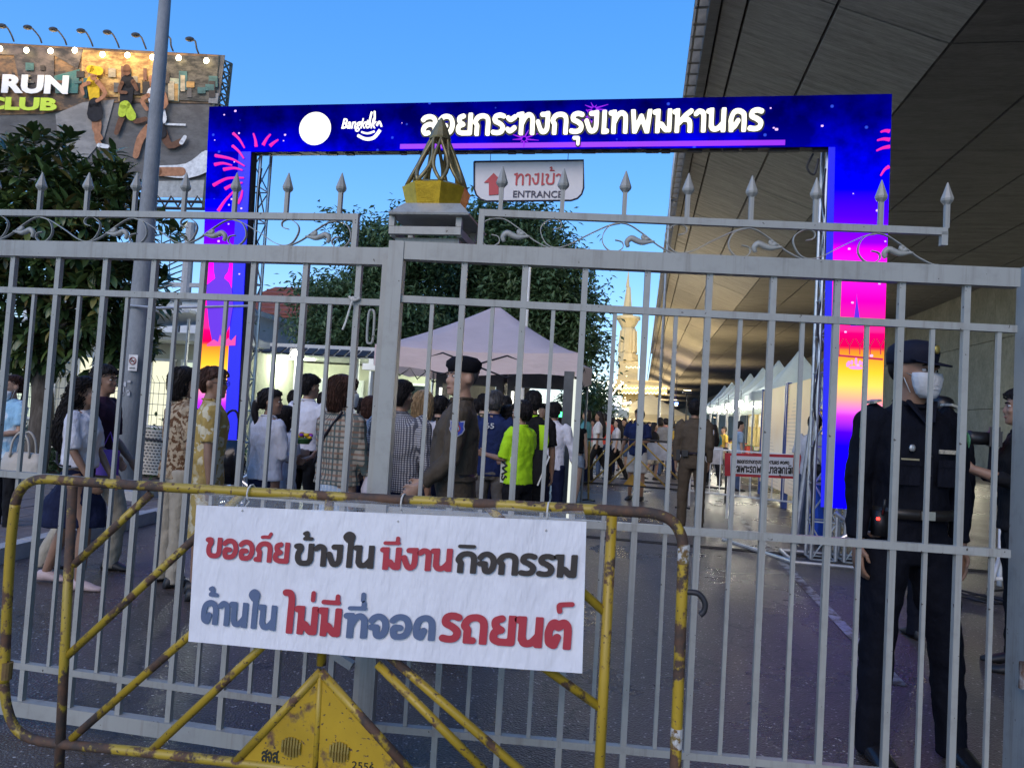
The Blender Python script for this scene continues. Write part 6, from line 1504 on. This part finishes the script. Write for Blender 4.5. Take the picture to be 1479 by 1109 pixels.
WALK = dict(L=((.04, .42, -1), (.0, -.10, -1)), R=((.04, -.32, -1), (.0, -.55, -1)))
def rzface(ang): return R(ang)
C_WHITE = plain('white_cotton', (.62, .62, .68), .8, 0, .08); C_NAVY = plain('navy_cloth', (.012, .016, .045), .85, 0, .2); C_BLACKC = plain('black_cloth', (.012, .012, .014), .85)
C_KHAKI = plain('cream_trousers', (.38, .34, .27), .85, 0, .12); C_BROWN = plain('brown_uniform', (.085, .066, .047), .75, 0, .15, 8, .2); C_BROWN2 = plain('brown_uniform_trousers', (.072, .056, .040), .8, 0, .15)
C_UNI = plain('dark_navy_uniform', (.006, .007, .013), .8, 0, .2, 8, .2); C_NEON = plain('neon_yellow', (.42, .75, .02), .7, 0, .08)
M_STRAP = plain('dark_strap', (.02, .018, .025), .7)

# --- the guard close behind the gate
x, y, h = X_(1322, 492, 3.7)
g, P = person('tall guard in black uniform, cap and white mask behind the right gate leaf', x-.0, 3.72, 1.90, R(180+14), 'crop', None, 1, False, C_UNI, C_UNI, 1.92, True, arms=((( .17, -.02, -1), (.02, .12, -1)), ((.17, -.02, -1), (.02, .12, -1))), leg=dict(L=((.17, .06, -1), (.14, -.02, -1)), R=((.06, .02, -1), (.02, -.03, -1))), hy=R(20), vox=.008, wide=.94, shoe=plain('polished_boot', (.015, .015, .018), .25))
cap(P, plain('cap_navy', (.012, .014, .028), .7)); mask(P)
GOLD = plain('gold_badge', (.55, .42, .12), .35, .7, .2, 40)
P['headpart'](MB().ell((0, .102, .198), (.016, .006, .020), 10), 'cap_badge', GOLD)
put(P, MB().ell((.075, .135, 1.27), (.014, .006, .016), 10), 'chest_badge', plain('silver_badge', (.6, .6, .58), .35, .6), g)
m = MB(); m.box((-.085, .142, 1.262), (.105, .006, .016)); put(P, m, 'ribbon_bar', plain('medal_ribbon', (.5, .45, .35), .6, 0, .5, 90), g, False)
m = MB(); m.box((.085, .138, 1.225), (.075, .004, .007)); put(P, m, 'name_stripe', plain('stripe_gold', (.45, .4, .25), .6), g, False)
for sx in (-1, 1):
    m = MB(); m.box((sx*.168, .0, 1.452), (.035, .075, .010), Matrix.Rotation(sx*.32, 3, 'Y')); put(P, m, 'shoulder_board', plain('board_silver', (.55, .52, .42), .5, .3, .4, 60), g, False)
    c = Vector((sx*.232, .01, 1.31)); m = MB(); m.ell(c, (.006, .034, .042), 12); put(P, m, 'sleeve_patch', plain('green_patch', (.08, .25, .12), .6, 0, .6, 40), g)
m = MB(); m.rings([(.985, .172, .132, -.118), (1.025, .170, .130, -.116)], 24, pw=2.3); put(P, m, 'belt', plain('belt_leather', (.02, .018, .016), .4), g)
m = MB(); m.box((0, .136, 1.005), (.055, .008, .034)); put(P, m, 'belt_buckle', plain('steel_buckle', (.5, .45, .38), .3, .8), g, False)
m = MB(); m.box((.16, .07, .96), (.045, .05, .10)); m.tube([(.165, .10, 1.0), (.168, .115, 1.06)], .006, 6); put(P, m, 'radio', M_BLACK, g)
put(P, MB().ell((.185, .10, .98), (.008, .008, .008), 6), 'radio_lamp', emit('red_led', (1, .03, .02), 4), g)
C_UNI2 = plain('uniform_pocket_cloth', (.010, .011, .019), .8)
for sx in (-1, 1):
    put(P, MB().box((sx*.085, .129, 1.175), (.095, .010, .105)), 'chest_pocket', C_UNI2, g, False)
    put(P, MB().box((sx*.085, .136, 1.215), (.100, .006, .030)), 'pocket_flap', C_UNI2, g, False)
    put(P, MB().bar((sx*.052, .060, 1.462), (sx*.006, .118, 1.375), .036, .010), 'lapel', C_UNI2, g, False)
put(P, MB().box((0, .1365, 1.13), (.022, .004, .24)), 'placket', C_UNI2, g, False)
for k in range(4): put(P, MB().ell((0, .137+.004*k*(k < 3), 1.09+.075*k), (.006, .004, .006), 8), 'button', M_BLACK, g)

# --- officer in brown with beret looking left
x, y, h = X_(667, 514, 4.55)
g, P = person('officer in brown uniform and black beret looking left near the gate', x+.02, 4.55, 1.80, R(90+12), 'crop', M_HAIRG, 0, False, C_BROWN, C_BROWN2, 1.85, True, arms=(((.10, .14, -1), (-.10, .62, -.62)), ((.12, .16, -1), (-.20, .62, -.62))), hy=R(32), vox=.008, wide=1.06, belly=.045, shoe=plain('polished_boot', (.015, .015, .018), .25))
cap(P, plain('beret_wool', (.008, .008, .011), .9), 'beret')
m = MB(); c = P['J']['R'][0]; c2 = P['J']['L'][0]
def patch(P, g, sd, col, z=-.11, sz=.036):
    sh, el = P['J']['L' if sd < 0 else 'R'][0:2]; c = sh+(el-sh).normalized()*(-z); yv = Vector((0, 1, 0)); n_ = Vector((sd, 0, 0))
    for k, (s_, mt, o_) in enumerate(((1.18, plain('patch_edge', (.42, .42, .5), .6), .058), (1.0, col, .062), (.55, plain('patch_red', (.42, .04, .04), .6), .065), (.34, plain('patch_centre', (.25, .45, .55), .6), .068))):
        poly = [(-1, 1.05), (-.5, .95), (0, 1.12), (.5, .95), (1, 1.05), (.92, .3), (1.05, -.1), (.75, -.7), (0, -1.2), (-.75, -.7), (-1.05, -.1), (-.92, .3)] if k < 2 else [(math.cos(q), math.sin(q)) for q in [2*math.pi*i/14 for i in range(14)]]
        vs = [c+n_*o_+yv*(a*sz*s_)+Z*(b*sz*s_) for a, b in poly]; n2 = len(vs); m = MB(); m.add(vs+[v-n_*.02 for v in vs], [tuple(range(n2)), tuple(reversed(range(n2, 2*n2)))]+[((i+1) % n2, i, i+n2, (i+1) % n2+n2) for i in range(n2)])
        put(P, m, 'sleeve_patch' if k < 2 else 'patch_emblem', mt, g, False)
patch(P, g, -1, plain('patch_blue', (.03, .06, .42), .6))
put(P, MB().box((.0, .140, 1.28), (.09, .01, .11)), 'chest_pocket', C_BROWN, g, False)
m = MB(); m.rings([(.985, .175, .165, -.118), (1.022, .173, .163, -.116)], 24, pw=2.3); put(P, m, 'belt', plain('belt_leather', (.02, .018, .016), .4), g)
put(P, MB().box((-.15, .03, 1.452), (.03, .07, .012), Matrix.Rotation(-.3, 3, 'Y')), 'shoulder_board', plain('brown_board', (.10, .07, .04), .6), g, False)

# --- queue on the left
x, y, h = X_(20, 543, 6.2)
g, P = person('older woman in tie-dyed pale blue t-shirt, mask under her chin, at the left edge', x, y, 1.56, R(180-15), 'pony', M_HAIRB, 0, True, m_spots('tie_dye', (.30, .52, .68), (.62, .70, .74), 7, .4), C_BLACKC, .75, legs='trousers', arms=('front', 'clasp'), vox=.011, collar=False, wide=1.15, belly=.04)
mask(P, True)
def handbag(label, c, w, hh, mat, rz=0):
    t = empty('handbag', c, rz, label, 'bag'); m = MB(); m.rings([(0, w*.48, .06, -.06), (hh*.15, w*.52, .085, -.085), (hh*.6, w*.48, .07, -.07), (hh, w*.40, .03, -.03)], 18, pw=3); sculpt(m, 'pouch', mat, t, .012, 2, .018)
    for y_ in (-.05, .05): MB().tube(crv([(-w*.22, y_, hh*.8), (-w*.17, y_, hh*1.5), (0, y_, hh*1.85), (w*.17, y_, hh*1.5), (w*.22, y_, hh*.8)], 4), .010, 8).build('handle', mat, t, True)
    return t
c = at(32, 672, 5.95); handbag('beige leather tote bag held by the woman in tie-dyed blue', (c.x, c.y, c.z-.1), .40, .22, plain('beige_leather', (.42, .38, .32), .5, 0, .15), R(10))
x, y, h = X_(125, 541, 4.9)
g, P = person('young woman with long curly black hair, white t-shirt and navy skirt walking right', x, y, 1.57, R(-75), 'long', None, 1, True, C_WHITE, C_NAVY, .95, False, 'skirt', arms=(((.05, .25, -1), (-.1, .50, -.8)), ((.10, .15, -1), (-.1, .5, -.85))), leg=dict(L=((.04, -.28, -1), (.0, -.32, -1)), R=((.04, .34, -1), (.0, -.02, -1))), hy=R(-6), vox=.011, collar=False, botlen=.50, shoe=plain('pale_pink_shoe', (.55, .42, .40), .6), hem=.98)
m = MB(); m.tube(crv([(-.10, .06, 1.43), (-.02, -.14, 1.2), (.16, -.09, 1.02), (.19, .03, 1.0)], 5), .008, 6); put(P, m, 'bag_strap', M_STRAP, g)
x, y, h = X_(152, 523, 5.35)
g, P = person('taller dark-haired person in a dark shirt and pale trousers walking behind the long-haired woman', x, y, 1.70, R(-80), 'short', None, 1, False, plain('dark_plum_shirt', (.025, .012, .028), .8, 0, .3), C_KHAKI, .9, arms=(((.08, .06, -1), (-.1, .55, -.55)), ((.08, .05, -1), (-.1, .65, -.45))), leg=WALK, hy=R(-5), vox=.011, collar=False)
c = at(156, 668, 5.2); m = MB(); m.box((0, 0, 0), (.16, .05, .2)); m.tube([(-.06, 0, .1), (0, 0, .24), (.06, 0, .1)], .005, 5); o = m.build('paper_bag', plain('violet_bag', (.16, .05, .42), .5)); o.location = c; tag(o, 'small shiny violet bag in the hand of the dark-shirted walker', 'bag')
x, y, h = X_(268, 528, 5.25)
g, P = person('woman with straight black bob in a leopard print blouse and cream trousers', x, y, 1.68, R(-35), 'bob', None, 0, True, m_spots('leopard_print', (.42, .33, .22), (.12, .06, .03), 34, .3), C_KHAKI, .95, arms=('down', 'down'), vox=.011, hy=R(-25), hem=.83)
x, y, h = X_(309, 531, 5.0)
g, P = person('man with glasses in a mustard shirt with white pineapple prints and bare calves', x, y, 1.68, R(-55), 'short', M_HAIRB, 1, False, m_spots('batik_mustard', (.42, .29, .09), (.60, .53, .36), 15, -.2), m_spots('batik_trousers', (.40, .29, .10), (.55, .48, .32), 15, -.2), .9, legs='shorts', botlen=1.15, arms=('down', ((.18, .0, -1), (.05, .10, -1))), vox=.011, hy=R(-25), hem=.80)
for sx in (-1, 1): P['headpart'](MB().tube([(sx*.032+.02*math.cos(a), .100, .112+.017*math.sin(a)) for a in [2*math.pi*i/12 for i in range(13)]], .002, 5), 'lens_rim', M_BLACK); P['headpart'](MB().tube([(sx*.052, .098, .114), (sx*.074, .0, .112)], .0018, 5), 'temple_arm', M_BLACK)
for sx in (.06, -.08):
    m = MB(); m.ell((sx, -.128, .98), (.042, .01, .058), 12); 
    for k in range(5): m.tube([(sx, -.126, 1.03), (sx+(k-2)*.018, -.128, 1.075)], [.006, .002], 5)
    put(P, m, 'pineapple_print', plain('pineapple_white', (.55, .5, .36), .8, 0, .4, 60), g)
# dark wheeled bag by the pillar
wbg = empty('shoulder_bag', at(330, 665, 6.0), 0, 'black shiny shoulder bag beside the mustard shirt man, against the blue pillar', 'bag'); m = MB(); m.rings([(-.2, .13, .07, -.07), (0, .15, .09, -.09), (.18, .11, .05, -.05)], 16, pw=3); m.build('pouch', plain('glossy_black', (.015, .015, .018), .2), wbg, True)
MB().tube(crv([(-.1, 0, .16), (-.05, 0, .4), (.05, 0, .42), (.1, 0, .16)], 4), .01, 6).build('strap', M_STRAP, wbg, True)
x, y, h = X_(392, 560, 5.6)
g, P = person('schoolgirl with a ponytail tied in white, white blouse and navy skirt, nearest in the queue', x, y, 1.56, R(-28), 'pony', None, 1, True, C_WHITE, C_NAVY, 1.55, False, 'skirt', arms=('front', 'front'), hy=R(-45), vox=.011, botlen=.62, wide=1.12, hem=.90)
P['headpart'](MB().tube([(.022*math.cos(a), -.118+.012*math.sin(a)*.0, .118+.022*math.sin(a)) for a in [2*math.pi*i/10 for i in range(11)]], .010, 6), 'hair_tie', plain('white_tie', (.6, .55, .5), .8))
x, y, h = X_(414, 590, 6.1)
g, P = person('shorter schoolgirl in a white blouse half hidden behind the ponytailed one', x, y, 1.42, R(-30), 'bob', None, 0, True, C_WHITE, C_NAVY, .9, False, 'skirt', arms=('hold', 'hold'), vox=.012, botlen=.6)
c = at(438, 634, 5.9); kr = empty('flower_offering', c, 0, 'small floating basket of yellow, red and violet flowers held by the girls', 'flowers')
MB().lathe([(.05, -.04), (.075, 0), (.07, .01)], 12).build('base', plain('banana_leaf', (.05, .14, .04), .6), kr)
rr = random.Random(2); pet = MB().ell((0, 0, 0), (.022, .022, .016), 8)
pm = [pet.mesh('flower', plain('petal_%s' % n_, col_, .6), True) for n_, col_ in (('yellow', (.75, .45, .02)), ('red', (.5, .03, .03)), ('violet', (.22, .04, .45)))]
for k in range(18): o = link('flower', pm[k % 3 if k < 9 else 0], kr); a = rr.random()*6.28; q = rr.random()*.07; o.location = (q*math.cos(a), q*math.sin(a), .015+rr.random()*.03)
x, y, h = X_(448, 541, 6.8)
person('schoolboy seen from behind in a white shirt tucked into black trousers', x, y, 1.74, R(-8), 'short', None, 1, False, C_WHITE, C_BLACKC, 1.5, True, arms=('front', 'front'), hy=R(-25), vox=.012, face=False)
x, y, h = X_(497, 544, 5.0)
g, P = person('person with reddish brown hair in a plaid shirt over pale striped skirt', x, y, 1.67, R(-25), 'bob', M_HAIRB, 0, True, m_check('plaid_cloth', (.34, .30, .24), (.05, .07, .07), (.22, .12, .08), 26, .42, (.06, .10, .10)), m_check('striped_blue_cloth', (.33, .40, .48), (.55, .56, .58), (.33, .40, .48), 30, .3), 1.35, False, 'skirt', arms=(((.14, .16, -1), (-.3, .7, -.4)), ((.18, .08, -1), (.02, .45, -1))), hy=R(-38), vox=.010, botlen=.62, wide=1.18, hem=.92)
mask(P); m = MB(); m.tube(crv([(.10, -.08, 1.44), (-.02, -.125, 1.26), (-.15, -.09, 1.06)], 4), .009, 6); put(P, m, 'bag_strap', M_STRAP, g)
c = at(540, 690, 4.95); m = MB(); m.rings([(-.2, .07, .05, -.05), (-.08, .09, .06, -.06), (.05, .05, .02, -.02), (.12, .012, .01, -.01)], 14); o = m.build('plastic_bag', plain('thin_plastic', (.45, .40, .42), .3, 0, .2), None, True); o.location = c; tag(o, 'crumpled pale plastic bag hanging from the hand of the plaid shirt person', 'bag')
x, y, h = X_(535, 573, 8.0)
person('dark-haired woman in a pale pink blouse just left of the gate stile', x, y, 1.58, R(20), 'bob', M_HAIRB, 0, True, plain('pale_pink_blouse', (.55, .48, .48), .8), C_NAVY, .9, vox=.013, face=False)
x, y, h = X_(592, 551, 5.35)
g, P = person('broad person in a black and white gingham shirt half hidden by the gate stile', x-.06, y, 1.67, R(-20), 'short', None, 1, False, m_check('gingham_cloth', (.48, .48, .5), (.02, .025, .05), (.02, .025, .05), 62, .5), C_NAVY, 1.6, arms=('down', 'down'), vox=.010, wide=1.25, hem=.86, face=False)
x, y, h = X_(612, 562, 6.4)
person('woman with shoulder length blond hair in a white and black top beyond the gingham shirt', x, y, 1.63, R(15), 'bob', M_HAIRL, 2, True, C_WHITE, C_NAVY, .6, vox=.012, face=False, arms=('front', 'down'))
for i, (px, py, Y, h_, hair, mt, lab, f_) in enumerate(((636, 578, 7.6, 1.62, 'short', C_BLACKC, 'dark-haired man in black, first behind the officer in brown', False), (648, 585, 8.6, 1.60, 'bob', plain('dark_grey_tee', (.04, .04, .045), .8), 'woman in dark grey squeezed behind the shoulder of the officer in brown', True), (700, 572, 8.8, 1.70, 'short', plain('olive_tee', (.09, .09, .05), .8), 'man in olive just right of the beret wearing officer', False), (466, 585, 9.4, 1.62, 'short', plain('teal_tee', (.03, .14, .17), .8), 'man in a teal top beyond the schoolboy', False), (572, 585, 9.0, 1.60, 'bob', plain('maroon_tee', (.14, .03, .03), .8), 'woman in maroon behind the gate stile', True), (520, 590, 9.8, 1.58, 'pony', C_WHITE, 'woman in white with tied hair far behind the plaid shirt person', True))):
    x, y, h = X_(px, py, Y); person(lab, x, y, h_, R([-10, 15, 0, 30, -20, 10][i]), hair, None, i % 3, f_, mt, C_NAVY, .6, vox=.014, face=False)
for i, (px, py, Y, h_, hair, mt, lab, f_) in enumerate(((560, 580, 7.0, 1.62, 'short', plain('steel_blue_shirt', (.12, .18, .28), .8), 'man in steel blue hidden mostly by the left edge of the gate stile', False), (628, 594, 9.8, 1.6, 'pony', plain('rust_tee', (.3, .1, .04), .8), 'woman in rust red top deep in the queue below the tent', True), (690, 588, 9.9, 1.66, 'short', C_WHITE, 'man in white between the beret officer and the number 65 shirt', False), (785, 588, 11.6, 1.68, 'short', C_NEON, 'marshal in plain neon vest farther off, right of the backpack wearer', False), (818, 593, 11.0, 1.6, 'bob', plain('lilac_tee', (.35, .28, .45), .8), 'woman in lilac just outside the right leg of the tent', True), (478, 590, 8.6, 1.6, 'bob', plain('dark_green_tee', (.03, .08, .05), .8), 'woman in dark green behind the shoulder of the schoolboy', True), (425, 594, 9.0, 1.62, 'short', plain('charcoal_tee', (.03, .03, .035), .8), 'man in charcoal beyond the two schoolgirls', False), (655, 600, 11.5, 1.6, 'short', plain('mustard_tee', (.4, .27, .05), .8), 'man in mustard far behind the beret officer', False), (730, 578, 9.2, 1.7, 'short', C_BLACKC, 'man in black deep under the middle of the tent', False))):
    x, y, h = X_(px, py, Y); person(lab, x, y, h_, R([-15, 10, -5, 175, -30, 20, -10, 165, 5][i]), hair, None, i % 3, f_, mt, C_NAVY, .6, vox=.014, face=False, arms=[('down', 'down'), ('front', 'down'), ('clasp', 'clasp')][i % 3])
x, y, h = X_(716, 567, 7.4)
g, P = person('man from behind in navy tee with number 65 and grey trousers', x, y, 1.70, R(-6), 'short', M_HAIRG, 1, False, plain('navy_tee', (.014, .024, .085), .8), plain('grey_trousers', (.14, .13, .12), .85), .75, vox=.011, face=False)
lt = latin('65', Vector((-.045, -.128, 1.32)), X, Z, .055, .09, .006, .01); put(P, lt, 'number', plain('number_white', (.6, .6, .6), .7), g, False)
x, y, h = X_(738, 587, 7.6)
g, P = person('woman with long black hair in cream top and checked shorts facing right', x, y, 1.56, R(-70), 'long', None, 2, True, plain('cream_top', (.50, .42, .36), .8), m_check('checked_shorts', (.4, .36, .3), (.06, .06, .06), (.06, .06, .06), 40, .3), 1.6, False, 'shorts', arms=('hold', 'front'), vox=.012, botlen=.7)
x, y, h = X_(771, 564, 7.7)
g, P = person('tall man in black and neon green vest behind the neon shirt woman', x, y, 1.73, R(12), 'short', None, 1, False, C_BLACKC, C_BLACKC, .9, vox=.011, face=False)
for sx in (-1, 1): m = MB(); m.rings([(1.02, .03, .02, -.02, sx*.12), (1.2, .05, .02, -.02, sx*.13), (1.36, .045, .02, -.02, sx*.11)], 12); m.tf(Matrix.Translation((0, -.108, 0))); put(P, m, 'vest_panel', C_NEON, g)
m = MB(); m.rings([(.86, .16, .02, -.02), (.90, .17, .025, -.025)], 14); m.tf(Matrix.Translation((0, -.11, 0))); put(P, m, 'vest_stripe', C_NEON, g)
P['headpart'](MB().tube([(.06*math.cos(a), .055*math.sin(a)-.01, -.03) for a in [2*math.pi*i/14 for i in range(15)]], .016, 8), 'neon_collar', C_NEON)
x, y, h = X_(755, 581, 6.9)
g, P = person('short-haired woman in a bright neon yellow t-shirt lettered SWAT down its side', x, y, 1.60, R(62), 'short', None, 1, True, C_NEON, C_BLACKC, .95, arms=(((.1, .2, -1), (-.1, .8, .1)), ((.12, .1, -1), (-.2, .8, -.1))), vox=.010, hem=.88, wide=1.1)
m = MB(); m.box((-.158, .03, 1.02), (.03, .13, .26)); put(P, m, 'white_panel', plain('panel_white', (.6, .62, .55), .7), g, False)
lt = latin('SW', Vector((0, 0, 0)), Vector((0, 0, 1)), Vector((0, 1, 0)), .075, .19, .006, .02); lt.tf(Matrix.Translation((-.176, .0, .91))); put(P, lt, 'lettering', K_, g, False)
bpk = empty('backpack', (x+.17, y+.12, 0), R(20), 'black slung bag with a white strap between the neon shirt woman and the tent post', 'bag'); m = MB(); m.rings([(.80, .07, .05, -.05), (.85, .10, .08, -.08), (1.05, .10, .08, -.08), (1.15, .06, .05, -.05)], 16, pw=3); m.build('pouch', C_BLACKC, bpk, True); MB().bar((-.02, -.09, .82), (.08, -.085, 1.1), .025, .008).build('strap', M_WHITEP, bpk)
x, y, h = X_(801, 585, 9.3)
person('man from behind in white shirt and dark trousers near the tent leg', x, y, 1.66, R(-10), 'short', None, 1, False, C_WHITE, C_NAVY, 1.7, vox=.012, face=False, arms=('down', 'out'))
x, y, h = X_(833, 592, 12.2)
person('woman in a black vest and pale denim shorts walking away just right of the tent', x, y, 1.62, R(-8), 'pony', None, 2, True, C_BLACKC, plain('pale_denim', (.30, .36, .45), .85), .15, False, 'shorts', botlen=.35, vox=.013, face=False, hem=1.0, leg=WALK)
# --- officer with his back turned, far guard, photographer, man by pillar
x, y, h = X_(1003, 576, 10.9)
g, P = person('officer in brown seen from behind with hands at his side, standing in the road', x+.02, y, 1.84, R(-6), 'short', None, 1, False, C_BROWN, C_BROWN2, 1.9, True, vox=.011, face=False, wide=1.0, arms=(((.14, 0, -1), (.0, .05, -1)), ((.14, -.02, -1), (-.05, .30, -.9))))
m = MB(); m.rings([(.985, .175, .13, -.122), (1.022, .173, .13, -.12)], 24, pw=2.3); put(P, m, 'belt', M_STRAP, g)
m = MB(); m.box((-.19, -.02, .97), (.05, .09, .14)); m.box((-.10, -.13, 1.0), (.08, .04, .08)); put(P, m, 'holster', M_BLACK, g, False); patch(P, g, 1, plain('patch_cream', (.42, .38, .22), .6), sz=.03)
x, y, h = X_(1357, 574, 6.0)
g, P = person('second guard in dark cap just visible behind the masked guard', x, y, 1.78, R(10), 'crop', None, 1, False, C_UNI, C_UNI, 1.9, True, vox=.013, face=False)
cap(P, plain('cap_black', (.008, .008, .01), .35)); m = MB(); m.tube(crv([(-.02, -.118, 1.38), (.06, -.125, 1.3), (.1, -.12, 1.16)], 4), .006, 6); put(P, m, 'lanyard', plain('red_cord', (.3, .03, .03), .7), g)
x, y, h = X_(1457, 549, 5.4)
g, P = person('photographer in black holding a camera at chest height, cut by the right gate post', x+.10, y, 1.84, R(75), 'short', None, 1, False, C_BLACKC, C_BLACKC, 1.5, vox=.010, arms=(((.10, .2, -1), (-.15, .85, .28)), ((.10, .2, -1), (-.15, .85, .28))))
c = at(1436, 634, 5.35); cmr = empty('photo_camera', c, R(75), 'black photo camera with a fat lens held by the photographer', 'camera'); MB().box((0, 0, 0), (.14, .07, .10)).box((0, 0, .06), (.06, .06, .04)).build('body', M_BLACK, cmr)
MB().tube([(0, .03, 0), (0, .12, 0), (0, .15, 0)], [.042, .045, .05], 14).build('lens', M_BLACK, cmr, True); MB().tube([(.05, 0, -.05), (.12, .0, -.28)], .02, 6).build('strap', M_STRAP, cmr)
x, y, h = X_(1178, 598, 10.6)
person('man in pale tee and jeans beside the right arch pillar foot', x, y, 1.72, R(-20), 'short', None, 0, False, plain('pale_grey_tee', (.48, .48, .5), .8), plain('grey_blue_jeans', (.06, .08, .12), .85), .8, vox=.013, face=False)
# --- people leaning on the far barrier and the far crowd
x, y, h = X_(924, 588, 14.4)
person('man in navy tee and pale shorts leaning over the far yellow barrier', x, y, 1.74, R(160), 'short', None, 1, False, plain('navy_tee', (.014, .024, .085), .8), plain('pale_shorts', (.5, .5, .5), .85), .8, legs='shorts', botlen=.9, vox=.014, face=False, arms=('front', 'out'))
cols = [('white', (.6, .6, .62)), ('black', (.015, .015, .018)), ('red', (.5, .06, .04)), ('teal', (.10, .30, .34)), ('navy', (.015, .025, .08)), ('grey', (.22, .22, .22)), ('pink', (.55, .25, .3)), ('mustard', (.5, .33, .06)), ('pale blue', (.3, .42, .55)), ('brown', (.14, .09, .05))]
protos = []
rr = random.Random(77)
spots = [(848, 596, 17, 3), (866, 598, 18.5, 0), (874, 600, 20, 2), (858, 602, 24, 6), (884, 600, 21, 4), (893, 601, 19, 0), (902, 603, 23, 1), (911, 604, 26, 5), (946, 603, 20, 1), (954, 604, 24, 9), (938, 606, 28, 0), (962, 605, 22, 5), (971, 607, 26, 1), (982, 606, 21, 7), (992, 609, 27, 0), (979, 610, 31, 4), (968, 609, 33, 8), (952, 608, 36, 1), (930, 607, 33, 2), (918, 606, 38, 0), (905, 606, 36, 8), (896, 605, 31, 1), (886, 604, 34, 6), (876, 603, 30, 5), (1010, 612, 24, 0), (1021, 611, 21.5, 1), (1032, 612, 19.5, 3), (1069, 611, 18.6, 8), (1046, 614, 24, 7), (1003, 612, 34, 1), (988, 611, 38, 9), (943, 609, 42, 0), (925, 608, 44, 1), (912, 607, 47, 4), (898, 606, 44, 0), (958, 609, 46, 2), (974, 611, 44, 0)]
word = ['walking away', 'facing the camera', 'standing sideways', 'facing left']
land = ['beside the tent corner', 'left of the yellow barrier', 'left of the yellow barrier, a little farther', 'under the small dark tree', 'behind the left end of the yellow barrier', 'over the left rail of the yellow barrier', 'left of the man with the pole', 'close left of the man with the pole', 'close right of the man with the pole', 'right of the man with the pole', 'below the yellow tent', 'behind the draped cloths', 'behind the draped cloths, farther off', 'left of the officer seen from behind', 'at the left elbow of that officer', 'in the road left of the stalls', 'in mid road below the blue stage lamp', 'below the blue stage lamp', 'in front of the temple hall', 'in front of the temple steps', 'under the large light spray', 'under the left of the light spray', 'beyond the red-clad walker', 'by the small dark tree', 'right of the officer at the first stalls', 'browsing the nearer stall', 'at the nearest stall table', 'serving in the nearest stall', 'inside the third stall', 'by the fourth stall', 'by the farthest stalls', 'far off at the temple', 'far off below the tower', 'far off left of the tower', 'far off by the light mast', 'far off right of the temple', 'far off under the road']
for i, (px, py, Y, ci) in enumerate(spots):
    x, y, h_ = X_(px, py, Y); h_ = 1.55+.2*rr.random(); nm, col = cols[ci]; w_ = rr.choice([0, 0, 2, 1, 3]); fem = rr.random() < .5
    if i < 8:
        hair = 'long' if fem and i % 2 else ('bob' if fem else 'short')
        g, P = person('x', x, y, h_, [0, R(180), R(90), R(-90)][w_]+R(rr.uniform(-25, 25)), hair, None, i % 3, fem, plain('crowd_'+nm.replace(' ', '_'), col, .8), [C_NAVY, C_BLACKC, plain('denim', (.06, .09, .16), .85), C_KHAKI][i % 4], .8, vox=.022, face=False, fingers=False, leg=WALK if i % 2 else None, legs='shorts' if i in (3, 6) else 'trousers')
        protos.append(g)
    else:
        src = protos[(i*5+3) % len(protos)]; g = copy_tree(src, (x, y, 0), [0, R(180), R(90), R(-90)][w_]+R(rr.uniform(-25, 25)))
        for ch in g.children:
            if ch.name.startswith('shirt'):
                me = ch.data.copy(); me.materials[0] = plain('crowd_'+nm.replace(' ', '_'), col, .8); ch.data = me
    g['label'] = 'visitor in %s, %s' % (nm, land[i]); g['group'] = 'visitors far down the road'
